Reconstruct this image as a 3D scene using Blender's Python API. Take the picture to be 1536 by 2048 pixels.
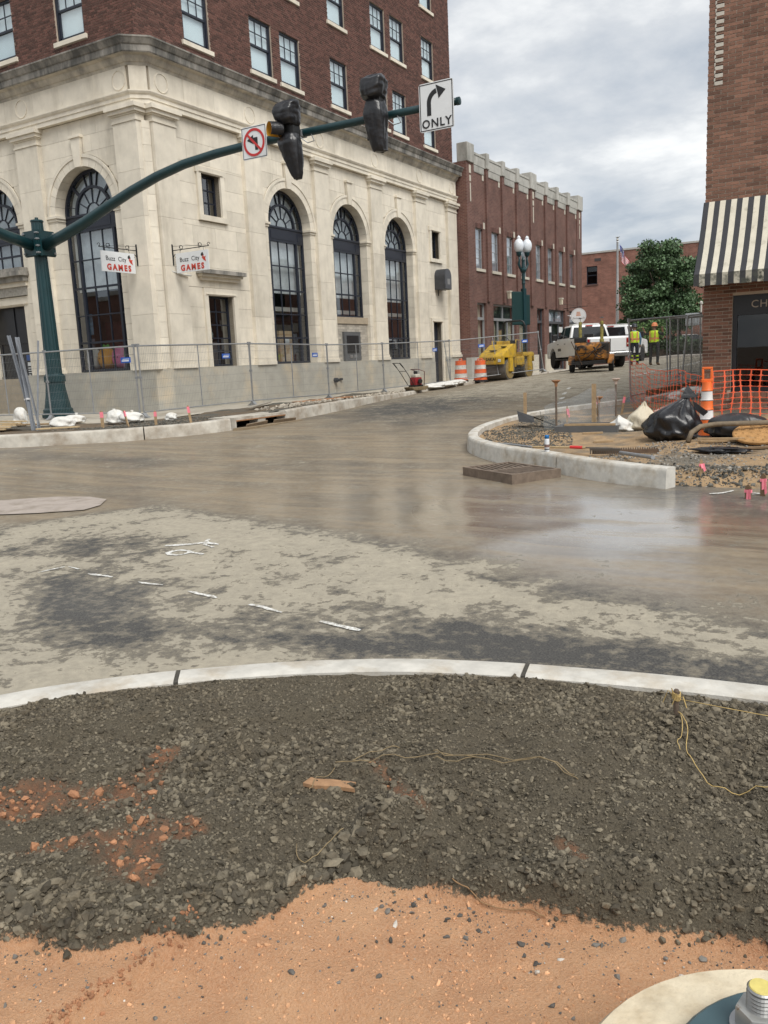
import bpy, bmesh, math, random
import numpy as np
from mathutils import Vector, Matrix
from mathutils.geometry import delaunay_2d_cdt
from math import sin, cos, pi, radians, sqrt, hypot, atan2
random.seed(7); rng = np.random.default_rng(7)
for o in list(bpy.data.objects): bpy.data.objects.remove(o)
SC = bpy.context.scene; COL = SC.collection

# ------------------------------------------------------------------ camera, sky, sun, exposure
EYE = 1.55
cam_d = bpy.data.cameras.new('camera'); cam = bpy.data.objects.new('camera', cam_d); COL.objects.link(cam)
YAW, PITCH, ROLL = radians(30.3), radians(10.1), radians(2.7)
_F = Vector((-sin(YAW)*cos(PITCH), cos(YAW)*cos(PITCH), -sin(PITCH)))
_R = Vector((cos(YAW), sin(YAW), 0)); _D = _F.cross(_R)
_U = _R*cos(ROLL) + _D*sin(ROLL); _V = _D*cos(ROLL) - _R*sin(ROLL)
_m = Matrix((_U, -_V, -_F)).transposed().to_4x4(); _m.translation = (0, 0, EYE)
cam.matrix_world = _m
cam_d.sensor_fit = 'HORIZONTAL'; cam_d.sensor_width = 36; cam_d.lens = 36*1670/1536
cam_d.clip_start = .05; cam_d.clip_end = 3000
SC.camera = cam

W = bpy.data.worlds.new('World'); SC.world = W; W.use_nodes = True
nt = W.node_tree; nt.nodes.clear()
def N(t, typ, **kw):
    n = t.nodes.new(typ)
    for k, v in kw.items(): setattr(n, k, v)
    return n
out = N(nt, 'ShaderNodeOutputWorld'); bg = N(nt, 'ShaderNodeBackground'); bg.inputs[1].default_value = 0.1
SUN_EL, SUN_AZ = radians(52), radians(120)      # azimuth measured clockwise from +Y
sky = N(nt, 'ShaderNodeTexSky', sky_type='NISHITA', sun_disc=False, sun_elevation=SUN_EL, sun_rotation=SUN_AZ)
tc = N(nt, 'ShaderNodeTexCoord'); sep = N(nt, 'ShaderNodeSeparateXYZ')
nt.links.new(tc.outputs['Generated'], sep.inputs[0])
zc = N(nt, 'ShaderNodeMath', operation='MAXIMUM'); zc.inputs[1].default_value = 0.02
nt.links.new(sep.outputs[2], zc.inputs[0])
za = N(nt, 'ShaderNodeMath', operation='ADD'); za.inputs[1].default_value = 0.22
nt.links.new(zc.outputs[0], za.inputs[0])
dv = N(nt, 'ShaderNodeVectorMath', operation='DIVIDE'); cb = N(nt, 'ShaderNodeCombineXYZ')
for i in range(3): nt.links.new(za.outputs[0], cb.inputs[i])
nt.links.new(tc.outputs['Generated'], dv.inputs[0]); nt.links.new(cb.outputs[0], dv.inputs[1])
n1 = N(nt, 'ShaderNodeTexNoise'); n1.inputs['Scale'].default_value = 1.7; n1.inputs['Detail'].default_value = 9; n1.inputs['Roughness'].default_value = .58; n1.inputs['Distortion'].default_value = .12
nt.links.new(dv.outputs[0], n1.inputs['Vector'])
rp = N(nt, 'ShaderNodeValToRGB')
rp.color_ramp.elements[0].position = .34; rp.color_ramp.elements[0].color = (2.0, 2.22, 2.5, 1)
rp.color_ramp.elements[1].position = .64; rp.color_ramp.elements[1].color = (4.6, 4.6, 4.5, 1)
e = rp.color_ramp.elements.new(.50); e.color = (3.05, 3.15, 3.25, 1)
nt.links.new(n1.outputs['Fac'], rp.inputs[0])
mx = N(nt, 'ShaderNodeMixRGB'); mx.inputs[0].default_value = .94
nt.links.new(sky.outputs[0], mx.inputs[1]); nt.links.new(rp.outputs[0], mx.inputs[2])
nt.links.new(mx.outputs[0], bg.inputs[0]); nt.links.new(bg.outputs[0], out.inputs[0])

sl = bpy.data.lights.new('sun', 'SUN'); sl.energy = 1.35; sl.angle = radians(35); sl.color = (1, .965, .91)
so = bpy.data.objects.new('sun', sl); COL.objects.link(so)
sd = Vector((sin(SUN_AZ)*cos(SUN_EL), cos(SUN_AZ)*cos(SUN_EL), sin(SUN_EL)))
so.rotation_euler = (-sd).to_track_quat('-Z', 'Y').to_euler(); so.location = (20, -20, 40)

SC.render.engine = 'CYCLES'
vs = SC.view_settings; vs.view_transform = 'Standard'; vs.look = 'None'; vs.exposure = 1.25; vs.gamma = 1; vs.use_curve_mapping = False

# ------------------------------------------------------------------ materials
MATS = {}
def M(name, col, rough=.7, metal=0., var=.15, scale=6., bump=0., bscale=60., isl=0., col2=None, c2lo=.5, c2hi=.65, c2scale=1.5, stretch=None, spec=.5, detail=6, alpha=1, emit=None, rvar=0):
    """Principled surface: base colour with noise variation, per-piece variation, an optional second colour in patches, bump."""
    if name in MATS: return MATS[name]
    m = bpy.data.materials.new(name); m.use_nodes = True; t = m.node_tree; b = t.nodes['Principled BSDF']
    L = t.links.new
    geo = N(t, 'ShaderNodeNewGeometry'); vec = geo.outputs['Position']
    if stretch:
        vm = N(t, 'ShaderNodeVectorMath', operation='MULTIPLY'); vm.inputs[1].default_value = stretch
        L(vec, vm.inputs[0]); svec = vm.outputs[0]
    else: svec = vec
    nz = N(t, 'ShaderNodeTexNoise'); nz.inputs['Scale'].default_value = scale; nz.inputs['Detail'].default_value = detail; nz.inputs['Roughness'].default_value = .6
    L(vec, nz.inputs['Vector'])
    mr = N(t, 'ShaderNodeMapRange'); mr.inputs['From Min'].default_value = .25; mr.inputs['From Max'].default_value = .75
    mr.inputs['To Min'].default_value = 1-var; mr.inputs['To Max'].default_value = 1+var
    L(nz.outputs['Fac'], mr.inputs[0]); val = mr.outputs[0]
    if isl:
        oi = N(t, 'ShaderNodeObjectInfo'); ad = N(t, 'ShaderNodeMath', operation='ADD'); fr = N(t, 'ShaderNodeMath', operation='FRACT')
        L(oi.outputs['Random'], ad.inputs[0]); L(geo.outputs['Random Per Island'], ad.inputs[1]); L(ad.outputs[0], fr.inputs[0])
        m2 = N(t, 'ShaderNodeMapRange'); m2.inputs['To Min'].default_value = 1-isl; m2.inputs['To Max'].default_value = 1+isl; L(fr.outputs[0], m2.inputs[0])
        mu = N(t, 'ShaderNodeMath', operation='MULTIPLY'); L(val, mu.inputs[0]); L(m2.outputs[0], mu.inputs[1]); val = mu.outputs[0]
    base = N(t, 'ShaderNodeRGB'); base.outputs[0].default_value = (*col, 1); bc = base.outputs[0]
    if col2:
        n2 = N(t, 'ShaderNodeTexNoise'); n2.inputs['Scale'].default_value = c2scale; n2.inputs['Detail'].default_value = 8; n2.inputs['Roughness'].default_value = .65
        L(svec, n2.inputs['Vector'])
        m3 = N(t, 'ShaderNodeMapRange'); m3.inputs['From Min'].default_value = c2lo; m3.inputs['From Max'].default_value = c2hi; L(n2.outputs['Fac'], m3.inputs[0])
        mc = N(t, 'ShaderNodeMixRGB'); mc.inputs[2].default_value = (*col2, 1); L(m3.outputs[0], mc.inputs[0]); L(bc, mc.inputs[1]); bc = mc.outputs[0]
    vmul = N(t, 'ShaderNodeVectorMath', operation='SCALE'); L(bc, vmul.inputs[0]); L(val, vmul.inputs['Scale'])
    L(vmul.outputs[0], b.inputs['Base Color'])
    b.inputs['Roughness'].default_value = rough; b.inputs['Metallic'].default_value = metal
    b.inputs['Specular IOR Level'].default_value = spec; b.inputs['Alpha'].default_value = alpha
    if rvar:
        r3 = N(t, 'ShaderNodeMapRange'); r3.inputs['From Min'].default_value = .3; r3.inputs['From Max'].default_value = .7; r3.inputs['To Min'].default_value = rough-rvar; r3.inputs['To Max'].default_value = rough+rvar
        L(nz.outputs['Fac'], r3.inputs[0]); L(r3.outputs[0], b.inputs['Roughness'])
    if bump:
        nb = N(t, 'ShaderNodeTexNoise'); nb.inputs['Scale'].default_value = bscale; nb.inputs['Detail'].default_value = 5; L(vec, nb.inputs['Vector'])
        bn = N(t, 'ShaderNodeBump'); bn.inputs['Strength'].default_value = 1; bn.inputs['Distance'].default_value = bump
        L(nb.outputs['Fac'], bn.inputs['Height']); L(bn.outputs[0], b.inputs['Normal'])
    if emit:
        b.inputs['Emission Color'].default_value = (*emit[:3], 1); b.inputs['Emission Strength'].default_value = emit[3]
    MATS[name] = m; return m

def glass(name, tint=(.75, .8, .82), refl=.16, rough=.02):
    if name in MATS: return MATS[name]
    m = bpy.data.materials.new(name); m.use_nodes = True; t = m.node_tree; t.nodes.clear(); L = t.links.new
    o = N(t, 'ShaderNodeOutputMaterial'); mix = N(t, 'ShaderNodeMixShader'); tr = N(t, 'ShaderNodeBsdfTransparent'); gl = N(t, 'ShaderNodeBsdfGlossy')
    tr.inputs[0].default_value = (*tint, 1); gl.inputs['Roughness'].default_value = rough; gl.inputs[0].default_value = (.95, .97, 1, 1)
    lw = N(t, 'ShaderNodeLayerWeight'); lw.inputs[0].default_value = .5; ge = N(t, 'ShaderNodeNewGeometry')
    pw = N(t, 'ShaderNodeMath', operation='POWER'); pw.inputs[1].default_value = 5; L(lw.outputs['Facing'], pw.inputs[0])
    ad = N(t, 'ShaderNodeMath', operation='MULTIPLY_ADD', use_clamp=True); ad.inputs[1].default_value = .9; ad.inputs[2].default_value = refl; L(pw.outputs[0], ad.inputs[0])
    iv = N(t, 'ShaderNodeMath', operation='SUBTRACT'); iv.inputs[0].default_value = 1; L(ge.outputs['Backfacing'], iv.inputs[1])
    mu = N(t, 'ShaderNodeMath', operation='MULTIPLY'); L(ad.outputs[0], mu.inputs[0]); L(iv.outputs[0], mu.inputs[1])
    L(mu.outputs[0], mix.inputs[0]); L(tr.outputs[0], mix.inputs[1]); L(gl.outputs[0], mix.inputs[2]); L(mix.outputs[0], o.inputs[0])
    MATS[name] = m; return m

def translucent(name, col, alpha, rough=.35):
    m = bpy.data.materials.new(name); m.use_nodes = True; t = m.node_tree; b = t.nodes['Principled BSDF']
    b.inputs['Base Color'].default_value = (*col, 1); b.inputs['Alpha'].default_value = alpha; b.inputs['Roughness'].default_value = rough
    MATS[name] = m; return m

# ------------------------------------------------------------------ mesh helpers
class MB:
    """collects geometry for ONE mesh object"""
    def __init__(s): s.v = []; s.f = []; s.mi = []
    def add(s, verts, faces, mi=0):
        n = len(s.v); s.v += [tuple(v) for v in verts]; s.f += [tuple(i+n for i in f) for f in faces]; s.mi += [mi]*len(faces); return s
    def box(s, x0, x1, y0, y1, z0, z1, mi=0, M4=None):
        vs = [(x0,y0,z0),(x1,y0,z0),(x1,y1,z0),(x0,y1,z0),(x0,y0,z1),(x1,y0,z1),(x1,y1,z1),(x0,y1,z1)]
        if M4: vs = [M4 @ Vector(v) for v in vs]
        return s.add(vs, [(0,3,2,1),(4,5,6,7),(0,1,5,4),(1,2,6,5),(2,3,7,6),(3,0,4,7)], mi)
    def bev(s, x0, x1, y0, y1, z0, z1, r=.02, mi=0, M4=None):
        """box with chamfered vertical and top/bottom edges"""
        def ring(i, z): return [(x0+r+i,y0+i,z),(x1-r-i,y0+i,z),(x1-i,y0+r+i,z),(x1-i,y1-r-i,z),(x1-r-i,y1-i,z),(x0+r+i,y1-i,z),(x0+i,y1-r-i,z),(x0+i,y0+r+i,z)]
        rs = [ring(r*.7, z0), ring(0, z0+r), ring(0, z1-r), ring(r*.7, z1)]
        vs = [v for q in rs for v in q]
        if M4: vs = [M4 @ Vector(v) for v in vs]
        fs = [tuple(range(7, -1, -1)), tuple(range(24, 32))]
        for k in range(3):
            for i in range(8): fs.append((k*8+i, k*8+(i+1)%8, k*8+8+(i+1)%8, k*8+8+i))
        return s.add(vs, fs, mi)
    def prism(s, poly, a, b, fn, mi=0):
        """extrude 2-D polygon between a and b; fn(p, q, t) -> xyz"""
        n = len(poly); vs = [fn(p, q, a) for p, q in poly] + [fn(p, q, b) for p, q in poly]
        fs = [tuple(range(n-1, -1, -1)), tuple(range(n, 2*n))] + [(i, (i+1) % n, n+(i+1) % n, n+i) for i in range(n)]
        return s.add(vs, fs, mi)
    def tube(s, pts, r, seg=8, mi=0, cap=True, flat=1.0):
        pts = [Vector(p) for p in pts]; n = len(pts)
        rs = r if isinstance(r, (list, tuple)) else [r]*n
        rings = []; up = Vector((0, 0, 1)); prev = None
        for i, p in enumerate(pts):
            d = (pts[min(i+1, n-1)]-pts[max(i-1, 0)]);
            d = d.normalized() if d.length > 1e-9 else Vector((0, 0, 1))
            if prev is None:
                a = up if abs(d.z) < .95 else Vector((1, 0, 0)); x = d.cross(a).normalized()
            else:
                x = (prev - d*prev.dot(d)); x = x.normalized() if x.length > 1e-6 else d.orthogonal().normalized()
            prev = x; y = d.cross(x)
            rings.append([p + (x*cos(2*pi*k/seg) + y*sin(2*pi*k/seg)*flat)*rs[i] for k in range(seg)])
        vs = [v for q in rings for v in q]; fs = []
        for i in range(n-1):
            for k in range(seg): fs.append((i*seg+k, i*seg+(k+1) % seg, (i+1)*seg+(k+1) % seg, (i+1)*seg+k))
        if cap: fs += [tuple(range(seg-1, -1, -1)), tuple(range((n-1)*seg, n*seg))]
        return s.add(vs, fs, mi)
    def lathe(s, prof, seg=24, c=(0, 0, 0), mi=0, axis='z', flute=0):
        vs = []; n = len(prof)
        for r, z in prof:
            for k in range(seg):
                a = 2*pi*k/seg; rr = r*(1-flute*(k % 2)) if r > 0 else 0
                if axis == 'z': p = (c[0]+rr*cos(a), c[1]+rr*sin(a), c[2]+z)
                elif axis == 'x': p = (c[0]+z, c[1]+rr*cos(a), c[2]+rr*sin(a))
                else: p = (c[0]+rr*cos(a), c[1]-z, c[2]+rr*sin(a))
                vs.append(p)
        fs = []
        for i in range(n-1):
            for k in range(seg): fs.append((i*seg+k, i*seg+(k+1) % seg, (i+1)*seg+(k+1) % seg, (i+1)*seg+k))
        if prof[0][0] > 0: fs.append(tuple(range(seg-1, -1, -1)))
        if prof[-1][0] > 0: fs.append(tuple(range((n-1)*seg, n*seg)))
        return s.add(vs, fs, mi)
    def mesh(s, name, mats, smooth=False):
        me = bpy.data.meshes.new(name); me.from_pydata(s.v, [], s.f)
        for m in (mats if isinstance(mats, (list, tuple)) else [mats]): me.materials.append(m)
        if any(s.mi): me.polygons.foreach_set('material_index', s.mi)
        if smooth: me.polygons.foreach_set('use_smooth', [True]*len(me.polygons))
        me.update(); return me
    def build(s, name, mats, parent=None, smooth=False, loc=None, rot=None):
        return link(name, s.mesh(name, mats, smooth), parent, loc, rot)

def link(name, me, parent=None, loc=None, rot=None, scale=None):
    o = bpy.data.objects.new(name, me); COL.objects.link(o)
    if loc is not None: o.location = loc
    if rot is not None: o.rotation_euler = rot if hasattr(rot, '__len__') else (0, 0, rot)
    if scale is not None: o.scale = scale
    if parent is not None: o.parent = parent
    return o
def tag(o, label=None, cat=None, group=None, kind=None):
    if label: o['label'] = label
    if cat: o['category'] = cat
    if group: o['group'] = group
    if kind: o['kind'] = kind
    return o
def thing(name, label, cat, loc=(0, 0, 0), rz=0, group=None, rot=None):
    o = bpy.data.objects.new(name, None); COL.objects.link(o); o.location = loc
    o.rotation_euler = rot if rot else (0, 0, rz); o.empty_display_size = .2
    return tag(o, label, cat, group)
def world_child(o, root):
    """child built in world coordinates under an unrotated root"""
    return par(o, root)
def dup(root, loc, rz, label=None, group=None, rot=None):
    r = root.copy(); COL.objects.link(r); r.location = loc; r.rotation_euler = rot if rot else (0, 0, rz)
    if label: r['label'] = label
    if group: r['group'] = group
    for ch in list(root.children):
        c = ch.copy(); COL.objects.link(c); c.parent = r
        for gch in list(ch.children):
            d = gch.copy(); COL.objects.link(d); d.parent = c
    return r
def smooth_by_angle(o, ang=40):
    me = o.data; me.polygons.foreach_set('use_smooth', [True]*len(me.polygons))
    bm = bmesh.new(); bm.from_mesh(me); lim = radians(ang)
    for e_ in bm.edges:
        if len(e_.link_faces) == 2 and e_.calc_face_angle(0) > lim: e_.smooth = False
    bm.to_mesh(me); bm.free(); return o
def text_mesh(body, size, mat, extrude=.004, space=1., shear=0, bold=0, align='CENTER'):
    cu = bpy.data.curves.new('lettering', 'FONT'); cu.body = body; cu.size = size; cu.extrude = extrude; cu.align_x = align
    cu.space_character = space; cu.shear = shear; cu.offset = bold; cu.resolution_u = 3
    ob = bpy.data.objects.new('tmp', cu); COL.objects.link(ob)
    me = bpy.data.meshes.new_from_object(ob.evaluated_get(bpy.context.evaluated_depsgraph_get()))
    bpy.data.objects.remove(ob); bpy.data.curves.remove(cu); me.materials.clear(); me.materials.append(mat); return me
UNIT = {}
def unit_cube(mat):
    if mat.name not in UNIT: UNIT[mat.name] = MB().box(-.5, .5, -.5, .5, -.5, .5).mesh('block', mat)
    return UNIT[mat.name]
def block(name, x0, x1, y0, y1, z0, z1, mat, parent, frame=None):
    """one stone/brick: shared unit cube, scaled; frame = (origin, rotz)"""
    c = Vector(((x0+x1)/2, (y0+y1)/2, (z0+z1)/2))
    o = link(name, unit_cube(mat), None, scale=(x1-x0, y1-y0, z1-z0))
    if frame:
        ori, rz = frame; o.location = Matrix.Rotation(rz, 3, 'Z') @ c + Vector(ori); o.rotation_euler = (0, 0, rz)
    else: o.location = c
    return par(o, parent)
_WM = {}
def wmat(o):
    if o.name not in _WM:
        _WM[o.name] = (wmat(o.parent) @ o.matrix_parent_inverse if o.parent else Matrix.Identity(4)) @ Matrix.LocRotScale(o.location, o.rotation_euler, o.scale)
    return _WM[o.name]
def par(o, parent):
    """parent an object that is placed in world coordinates"""
    o.parent = parent; o.matrix_parent_inverse = wmat(parent).inverted(); return o
def part(mb, name, mats, root, frame=None, smooth=False):
    """part built in a facade frame"""
    o = mb.build(name, mats, None, smooth)
    if frame: o.location = frame[0]; o.rotation_euler = (0, 0, frame[1])
    return par(o, root)
def sub(mb_or_me, name, mats, par, loc=None, rot=None, scale=None, smooth=False):
    me = mb_or_me.mesh(name, mats, smooth) if isinstance(mb_or_me, MB) else mb_or_me
    return link(name, me, par, loc, rot, scale)

def S(t):
    t = np.clip(t, 0, 1); return t*t*(3-2*t)
def g(x, y):
    """height of the road surface"""
    yy = np.maximum(0, y-8); r = yy*yy/(yy+2.0); r = np.where(r > 30, 30+(r-30)*.25, r)
    return .033*r*(1-.62*S((-9.5-x)/7)) + .12*S((-8-x)/8) - .08*S((7-y)/3)
def gz(x, y, o=0): return float(g(x, y))+o
def vnoise(x, y, sc, seed=0):
    """smooth 2-D value noise, numpy"""
    r = np.random.default_rng(seed); tab = r.random((256, 256)); x = np.asarray(x)*sc; y = np.asarray(y)*sc
    xi = np.floor(x).astype(int); yi = np.floor(y).astype(int); fx = x-xi; fy = y-yi
    fx = fx*fx*(3-2*fx); fy = fy*fy*(3-2*fy)
    a = tab[xi % 256, yi % 256]; b = tab[(xi+1) % 256, yi % 256]; c = tab[xi % 256, (yi+1) % 256]; d = tab[(xi+1) % 256, (yi+1) % 256]
    return (a*(1-fx)+b*fx)*(1-fy)+(c*(1-fx)+d*fx)*fy
def fbm(x, y, sc, seed=0, oct=4):
    v = 0; a = .5; t = 0
    for i in range(oct): v = v+a*vnoise(x, y, sc*2**i, seed+i); t += a; a *= .5
    return v/t
def sheet(name, outline, hfun, mat, step=1., skirt=.0, kind='structure'):
    """a surface inside an outline polygon following hfun"""
    pts = []; n = len(outline)
    for i in range(n):
        a = Vector(outline[i]); b = Vector(outline[(i+1) % n]); k = max(1, int((b-a).length/step))
        for j in range(k): pts.append(a.lerp(b, j/k))
    ne = len(pts); edges = [(i, (i+1) % ne) for i in range(ne)]
    xs = [p.x for p in pts]; ys = [p.y for p in pts]
    def inside(x, y):
        c = False; j = ne-1
        for i in range(ne):
            if (ys[i] > y) != (ys[j] > y) and x < (xs[j]-xs[i])*(y-ys[i])/(ys[j]-ys[i])+xs[i]: c = not c
            j = i
        return c
    for x in np.arange(min(xs)+step*.5, max(xs), step):
        for y in np.arange(min(ys)+step*.5, max(ys), step):
            if inside(x, y): pts.append(Vector((x, y)))
    v, e_, f, *_ = delaunay_2d_cdt(pts, edges, [list(range(ne))], 1, 1e-5)
    X = np.array([p.x for p in v]); Y = np.array([p.y for p in v]); Z = hfun(X, Y)
    me = bpy.data.meshes.new(name); me.from_pydata(list(zip(X, Y, Z)), [], [tuple(q) for q in f]); me.materials.append(mat)
    me.polygons.foreach_set('use_smooth', [True]*len(me.polygons)); me.update()
    if len(me.polygons) and me.polygons[0].normal.z < 0: me.flip_normals()
    o = link(name, me); return tag(o, kind=kind)
def grid_mesh(name, X, Y, Z, mat, attr=None):
    ny, nx = X.shape; me = bpy.data.meshes.new(name)
    idx = np.arange(nx*ny).reshape(ny, nx)
    q = np.stack([idx[:-1, :-1], idx[:-1, 1:], idx[1:, 1:], idx[1:, :-1]], -1).reshape(-1, 4)
    me.vertices.add(nx*ny); me.vertices.foreach_set('co', np.stack([X, Y, Z], -1).astype(np.float32).ravel())
    me.loops.add(q.size); me.loops.foreach_set('vertex_index', q.ravel().astype(np.int32))
    me.polygons.add(len(q)); me.polygons.foreach_set('loop_start', (np.arange(len(q))*4).astype(np.int32)); me.polygons.foreach_set('loop_total', np.full(len(q), 4, np.int32))
    me.update(calc_edges=True); me.polygons.foreach_set('use_smooth', [True]*len(me.polygons)); me.materials.append(mat)
    if attr is not None:
        a = me.attributes.new('mask', 'FLOAT_COLOR', 'POINT')
        a.data.foreach_set('color', np.concatenate([attr.reshape(-1, 3), np.ones((nx*ny, 1))], 1).astype(np.float32).ravel())
    return me
# ================================================================== GROUND, ROAD, KERBS
def mask_material(name, build):
    m = bpy.data.materials.new(name); m.use_nodes = True; t = m.node_tree; b = t.nodes['Principled BSDF']; build(t, b, t.links.new); MATS[name] = m; return m
def nnoise(t, vec, scale, detail=8, rough=.62, dist=0):
    n = N(t, 'ShaderNodeTexNoise'); n.inputs['Scale'].default_value = scale; n.inputs['Detail'].default_value = detail; n.inputs['Roughness'].default_value = rough; n.inputs['Distortion'].default_value = dist
    t.links.new(vec, n.inputs['Vector']); return n.outputs['Fac']
def nmap(t, x, a, b, c=0, d=1):
    n = N(t, 'ShaderNodeMapRange'); n.inputs['From Min'].default_value = a; n.inputs['From Max'].default_value = b; n.inputs['To Min'].default_value = c; n.inputs['To Max'].default_value = d
    t.links.new(x, n.inputs[0]); return n.outputs[0]
def nmath(t, op, a, b):
    n = N(t, 'ShaderNodeMath', operation=op)
    for i, q in enumerate((a, b)):
        if isinstance(q, (int, float)): n.inputs[i].default_value = q
        else: t.links.new(q, n.inputs[i])
    return n.outputs[0]
def nmix(t, f, a, b):
    n = N(t, 'ShaderNodeMixRGB')
    if isinstance(f, (int, float)): n.inputs[0].default_value = f
    else: t.links.new(f, n.inputs[0])
    for i, q in ((1, a), (2, b)):
        if isinstance(q, tuple): n.inputs[i].default_value = (*q, 1)
        else: t.links.new(q, n.inputs[i])
    return n.outputs[0]

def road_nodes(t, b, L):
    geo = N(t, 'ShaderNodeNewGeometry'); P = geo.outputs['Position']
    at = N(t, 'ShaderNodeAttribute', attribute_name='mask'); sp = N(t, 'ShaderNodeSeparateColor'); L(at.outputs['Color'], sp.inputs[0])
    nA = nnoise(t, P, 2.2, 12, .74, .35); nB = nnoise(t, P, 11, 8, .72); nC = nnoise(t, P, 90, 4, .6); nD = nnoise(t, P, .7, 5, .5)
    # dried pale mud: sharp-edged patches
    tv = nmath(t, 'ADD', sp.outputs[0], nmath(t, 'MULTIPLY', nmath(t, 'ADD', nmath(t, 'SUBTRACT', nA, .5), nmath(t, 'MULTIPLY', nmath(t, 'SUBTRACT', nB, .5), .85)), 2.7))
    tan = nmap(t, tv, .45, .58)
    film = nmap(t, nmath(t, 'ADD', sp.outputs[1], nmath(t, 'MULTIPLY', nmath(t, 'SUBTRACT', nD, .5), 1.1)), .25, .8)
    asph = nmix(t, nmap(t, nC, .35, .7), (.040, .040, .040), (.115, .11, .10))
    vm = N(t, 'ShaderNodeMapping'); vm.inputs['Rotation'].default_value = (0, 0, .45); vm.inputs['Scale'].default_value = (.35, 3.2, 1); L(P, vm.inputs['Vector']); nS = nnoise(t, vm.outputs[0], 1.3, 8, .62, .4)
    mud = nmix(t, nmap(t, nB, .3, .7), (.20, .155, .102), (.30, .245, .17))
    dry = nmix(t, nmap(t, nB, .3, .7), (.43, .385, .30), (.27, .245, .195))
    mud = nmix(t, nmap(t, nS, .40, .62, 0, .65), mud, (.125, .105, .08)); mud = nmix(t, nmap(t, nS, .42, .30, 0, .5), mud, (.31, .255, .18))
    c = nmix(t, film, asph, mud)
    # a thin pale veil around the dried patches
    veil = nmap(t, tv, .0, .48, 0, .8); c = nmix(t, veil, c, (.235, .208, .16)); c = nmix(t, tan, c, dry)
    L(c, b.inputs['Base Color'])
    wet = nmath(t, 'MULTIPLY', sp.outputs[2], nmap(t, nmath(t, 'ADD', nmath(t, 'MULTIPLY', nS, .6), nmath(t, 'MULTIPLY', nnoise(t, P, 1.1, 7, .6, .3), .4)), .29, .50))
    wetd = nmath(t, 'MULTIPLY', wet, nmath(t, 'SUBTRACT', 1, tan))
    L(nmap(t, wetd, 0, 1, .8, .20), b.inputs['Roughness'])
    L(nmap(t, wetd, 0, 1, .25, .9), b.inputs['Specular IOR Level'])
    L(wetd, b.inputs['Coat Weight']); b.inputs['Coat Roughness'].default_value = .16; b.inputs['Coat IOR'].default_value = 1.7
    bn = N(t, 'ShaderNodeBump'); bn.inputs['Strength'].default_value = 1
    bn.inputs['Distance'].default_value = .006
    h = nmath(t, 'ADD', nmath(t, 'MULTIPLY', nC, nmap(t, wetd, 0, .7, .8, .03)), nmath(t, 'ADD', nmath(t, 'MULTIPLY', tan, .35), nmath(t, 'MULTIPLY', nB, nmap(t, wetd, 0, .7, .6, .06))))
    L(h, bn.inputs['Height']); L(bn.outputs[0], b.inputs['Normal'])
ROADM = mask_material('muddy_asphalt', road_nodes)

earth_m = M('bare_earth', (.16, .11, .07), .9, var=.3, scale=2, bump=.02, bscale=14)
# the land far and wide, below everything
gx, gy = np.meshgrid(np.concatenate([[-1500, -600, -250], np.arange(-120, 121, 12), [250, 600, 1500]]), np.concatenate([[-1500, -500, -150], np.arange(-60, 181, 10), [300, 700, 1800]]))
tag(link('ground', grid_mesh('ground', gx.astype(float), gy.astype(float), g(gx, gy)-.45, earth_m)), kind='structure')

def seg_dist(x, y, pl):
    d = np.full(np.shape(x), 1e9)
    for (a, b), (c, e) in zip(pl[:-1], pl[1:]):
        vx, vy = c-a, e-b; tt = np.clip(((x-a)*vx+(y-b)*vy)/(vx*vx+vy*vy), 0, 1)
        d = np.minimum(d, np.hypot(x-a-tt*vx, y-b-tt*vy))
    return d
def blob(x, y, cx, cy, rx, ry, ang=0):
    c, s = cos(ang), sin(ang); u = ((x-cx)*c+(y-cy)*s)/rx; v = (-(x-cx)*s+(y-cy)*c)/ry
    return np.exp(-(u*u+v*v))
def road_mask(x, y):
    yb = np.interp(x, [-14, -10, -8.1, -7.25, -5.68, -3.15, -1.69, -.46, 2, 8], [3.6, 4.4, 5.7, 7.1, 6.7, 6.13, 5.5, 5.2, 4.9, 4.7])
    nearz = S((yb-y)/.25+.5); near = S((yb-y)/.9+.55)                              # 1 = in the dried-mud apron
    tan = near*.66+(1-near)*.02
    for bl, w in ((blob(x, y, -4.95, 4.05, .75, .42, -.5), .8), (blob(x, y, -6.3, 5.3, .9, .35, .2), .5), (blob(x, y, -4.1, 3.55, .5, .3, 0), .45), (blob(x, y, -1.6, 4.35, 1.2, .3, -.1), .6), (blob(x, y, -.4, 4.25, 1., .28, -.05), .7),
                  (blob(x, y, -2.6, 4.0, .9, .22, .1), .65), (blob(x, y, -1.5, 5.35, .9, .16, -.25), .5), (blob(x, y, -6.6, 3.6, .6, .5, 0), .3)):
        tan = tan-bl*w*near
    tan = tan+.25*blob(x, y, -5.2, 6.1, 1.6, .5, -.2)*near+.12*blob(x, y, -2.4, 5.1, 1.5, .35, -.2)
    far = S((y-17)/8)
    tan = tan+far*.60*S((x+15)/4)-.45*blob(x, y, -10.2, 19.5, 2.2, 3.5, .3)*far
    film = (1-near)*.85+near*.12-.5*blob(x, y, -1.2, 9.0, 1.8, .8, -.3)-.8*blob(x, y, -10.5, 20.5, 2.2, 4.5, .3)-.35*blob(x, y, -12, 10.4, 5, .7, 0)
    wet = (1-near)*(1-S((y-12)/9))*(.20+1.0*blob(x, y, -2.6, 7.7, 2.7, 1.7, -.35))+.25*near*blob(x, y, -4.9, 4.1, .8, .5)
    return np.stack([np.clip(tan, 0, 1), np.clip(film, 0, 1), np.clip(wet, 0, 1)], -1)
xa = np.concatenate([np.arange(-60, -20, 2.), np.arange(-20, -9, .35), np.arange(-9, 1.5, .09), np.arange(1.5, 22, 1.2)])
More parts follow.
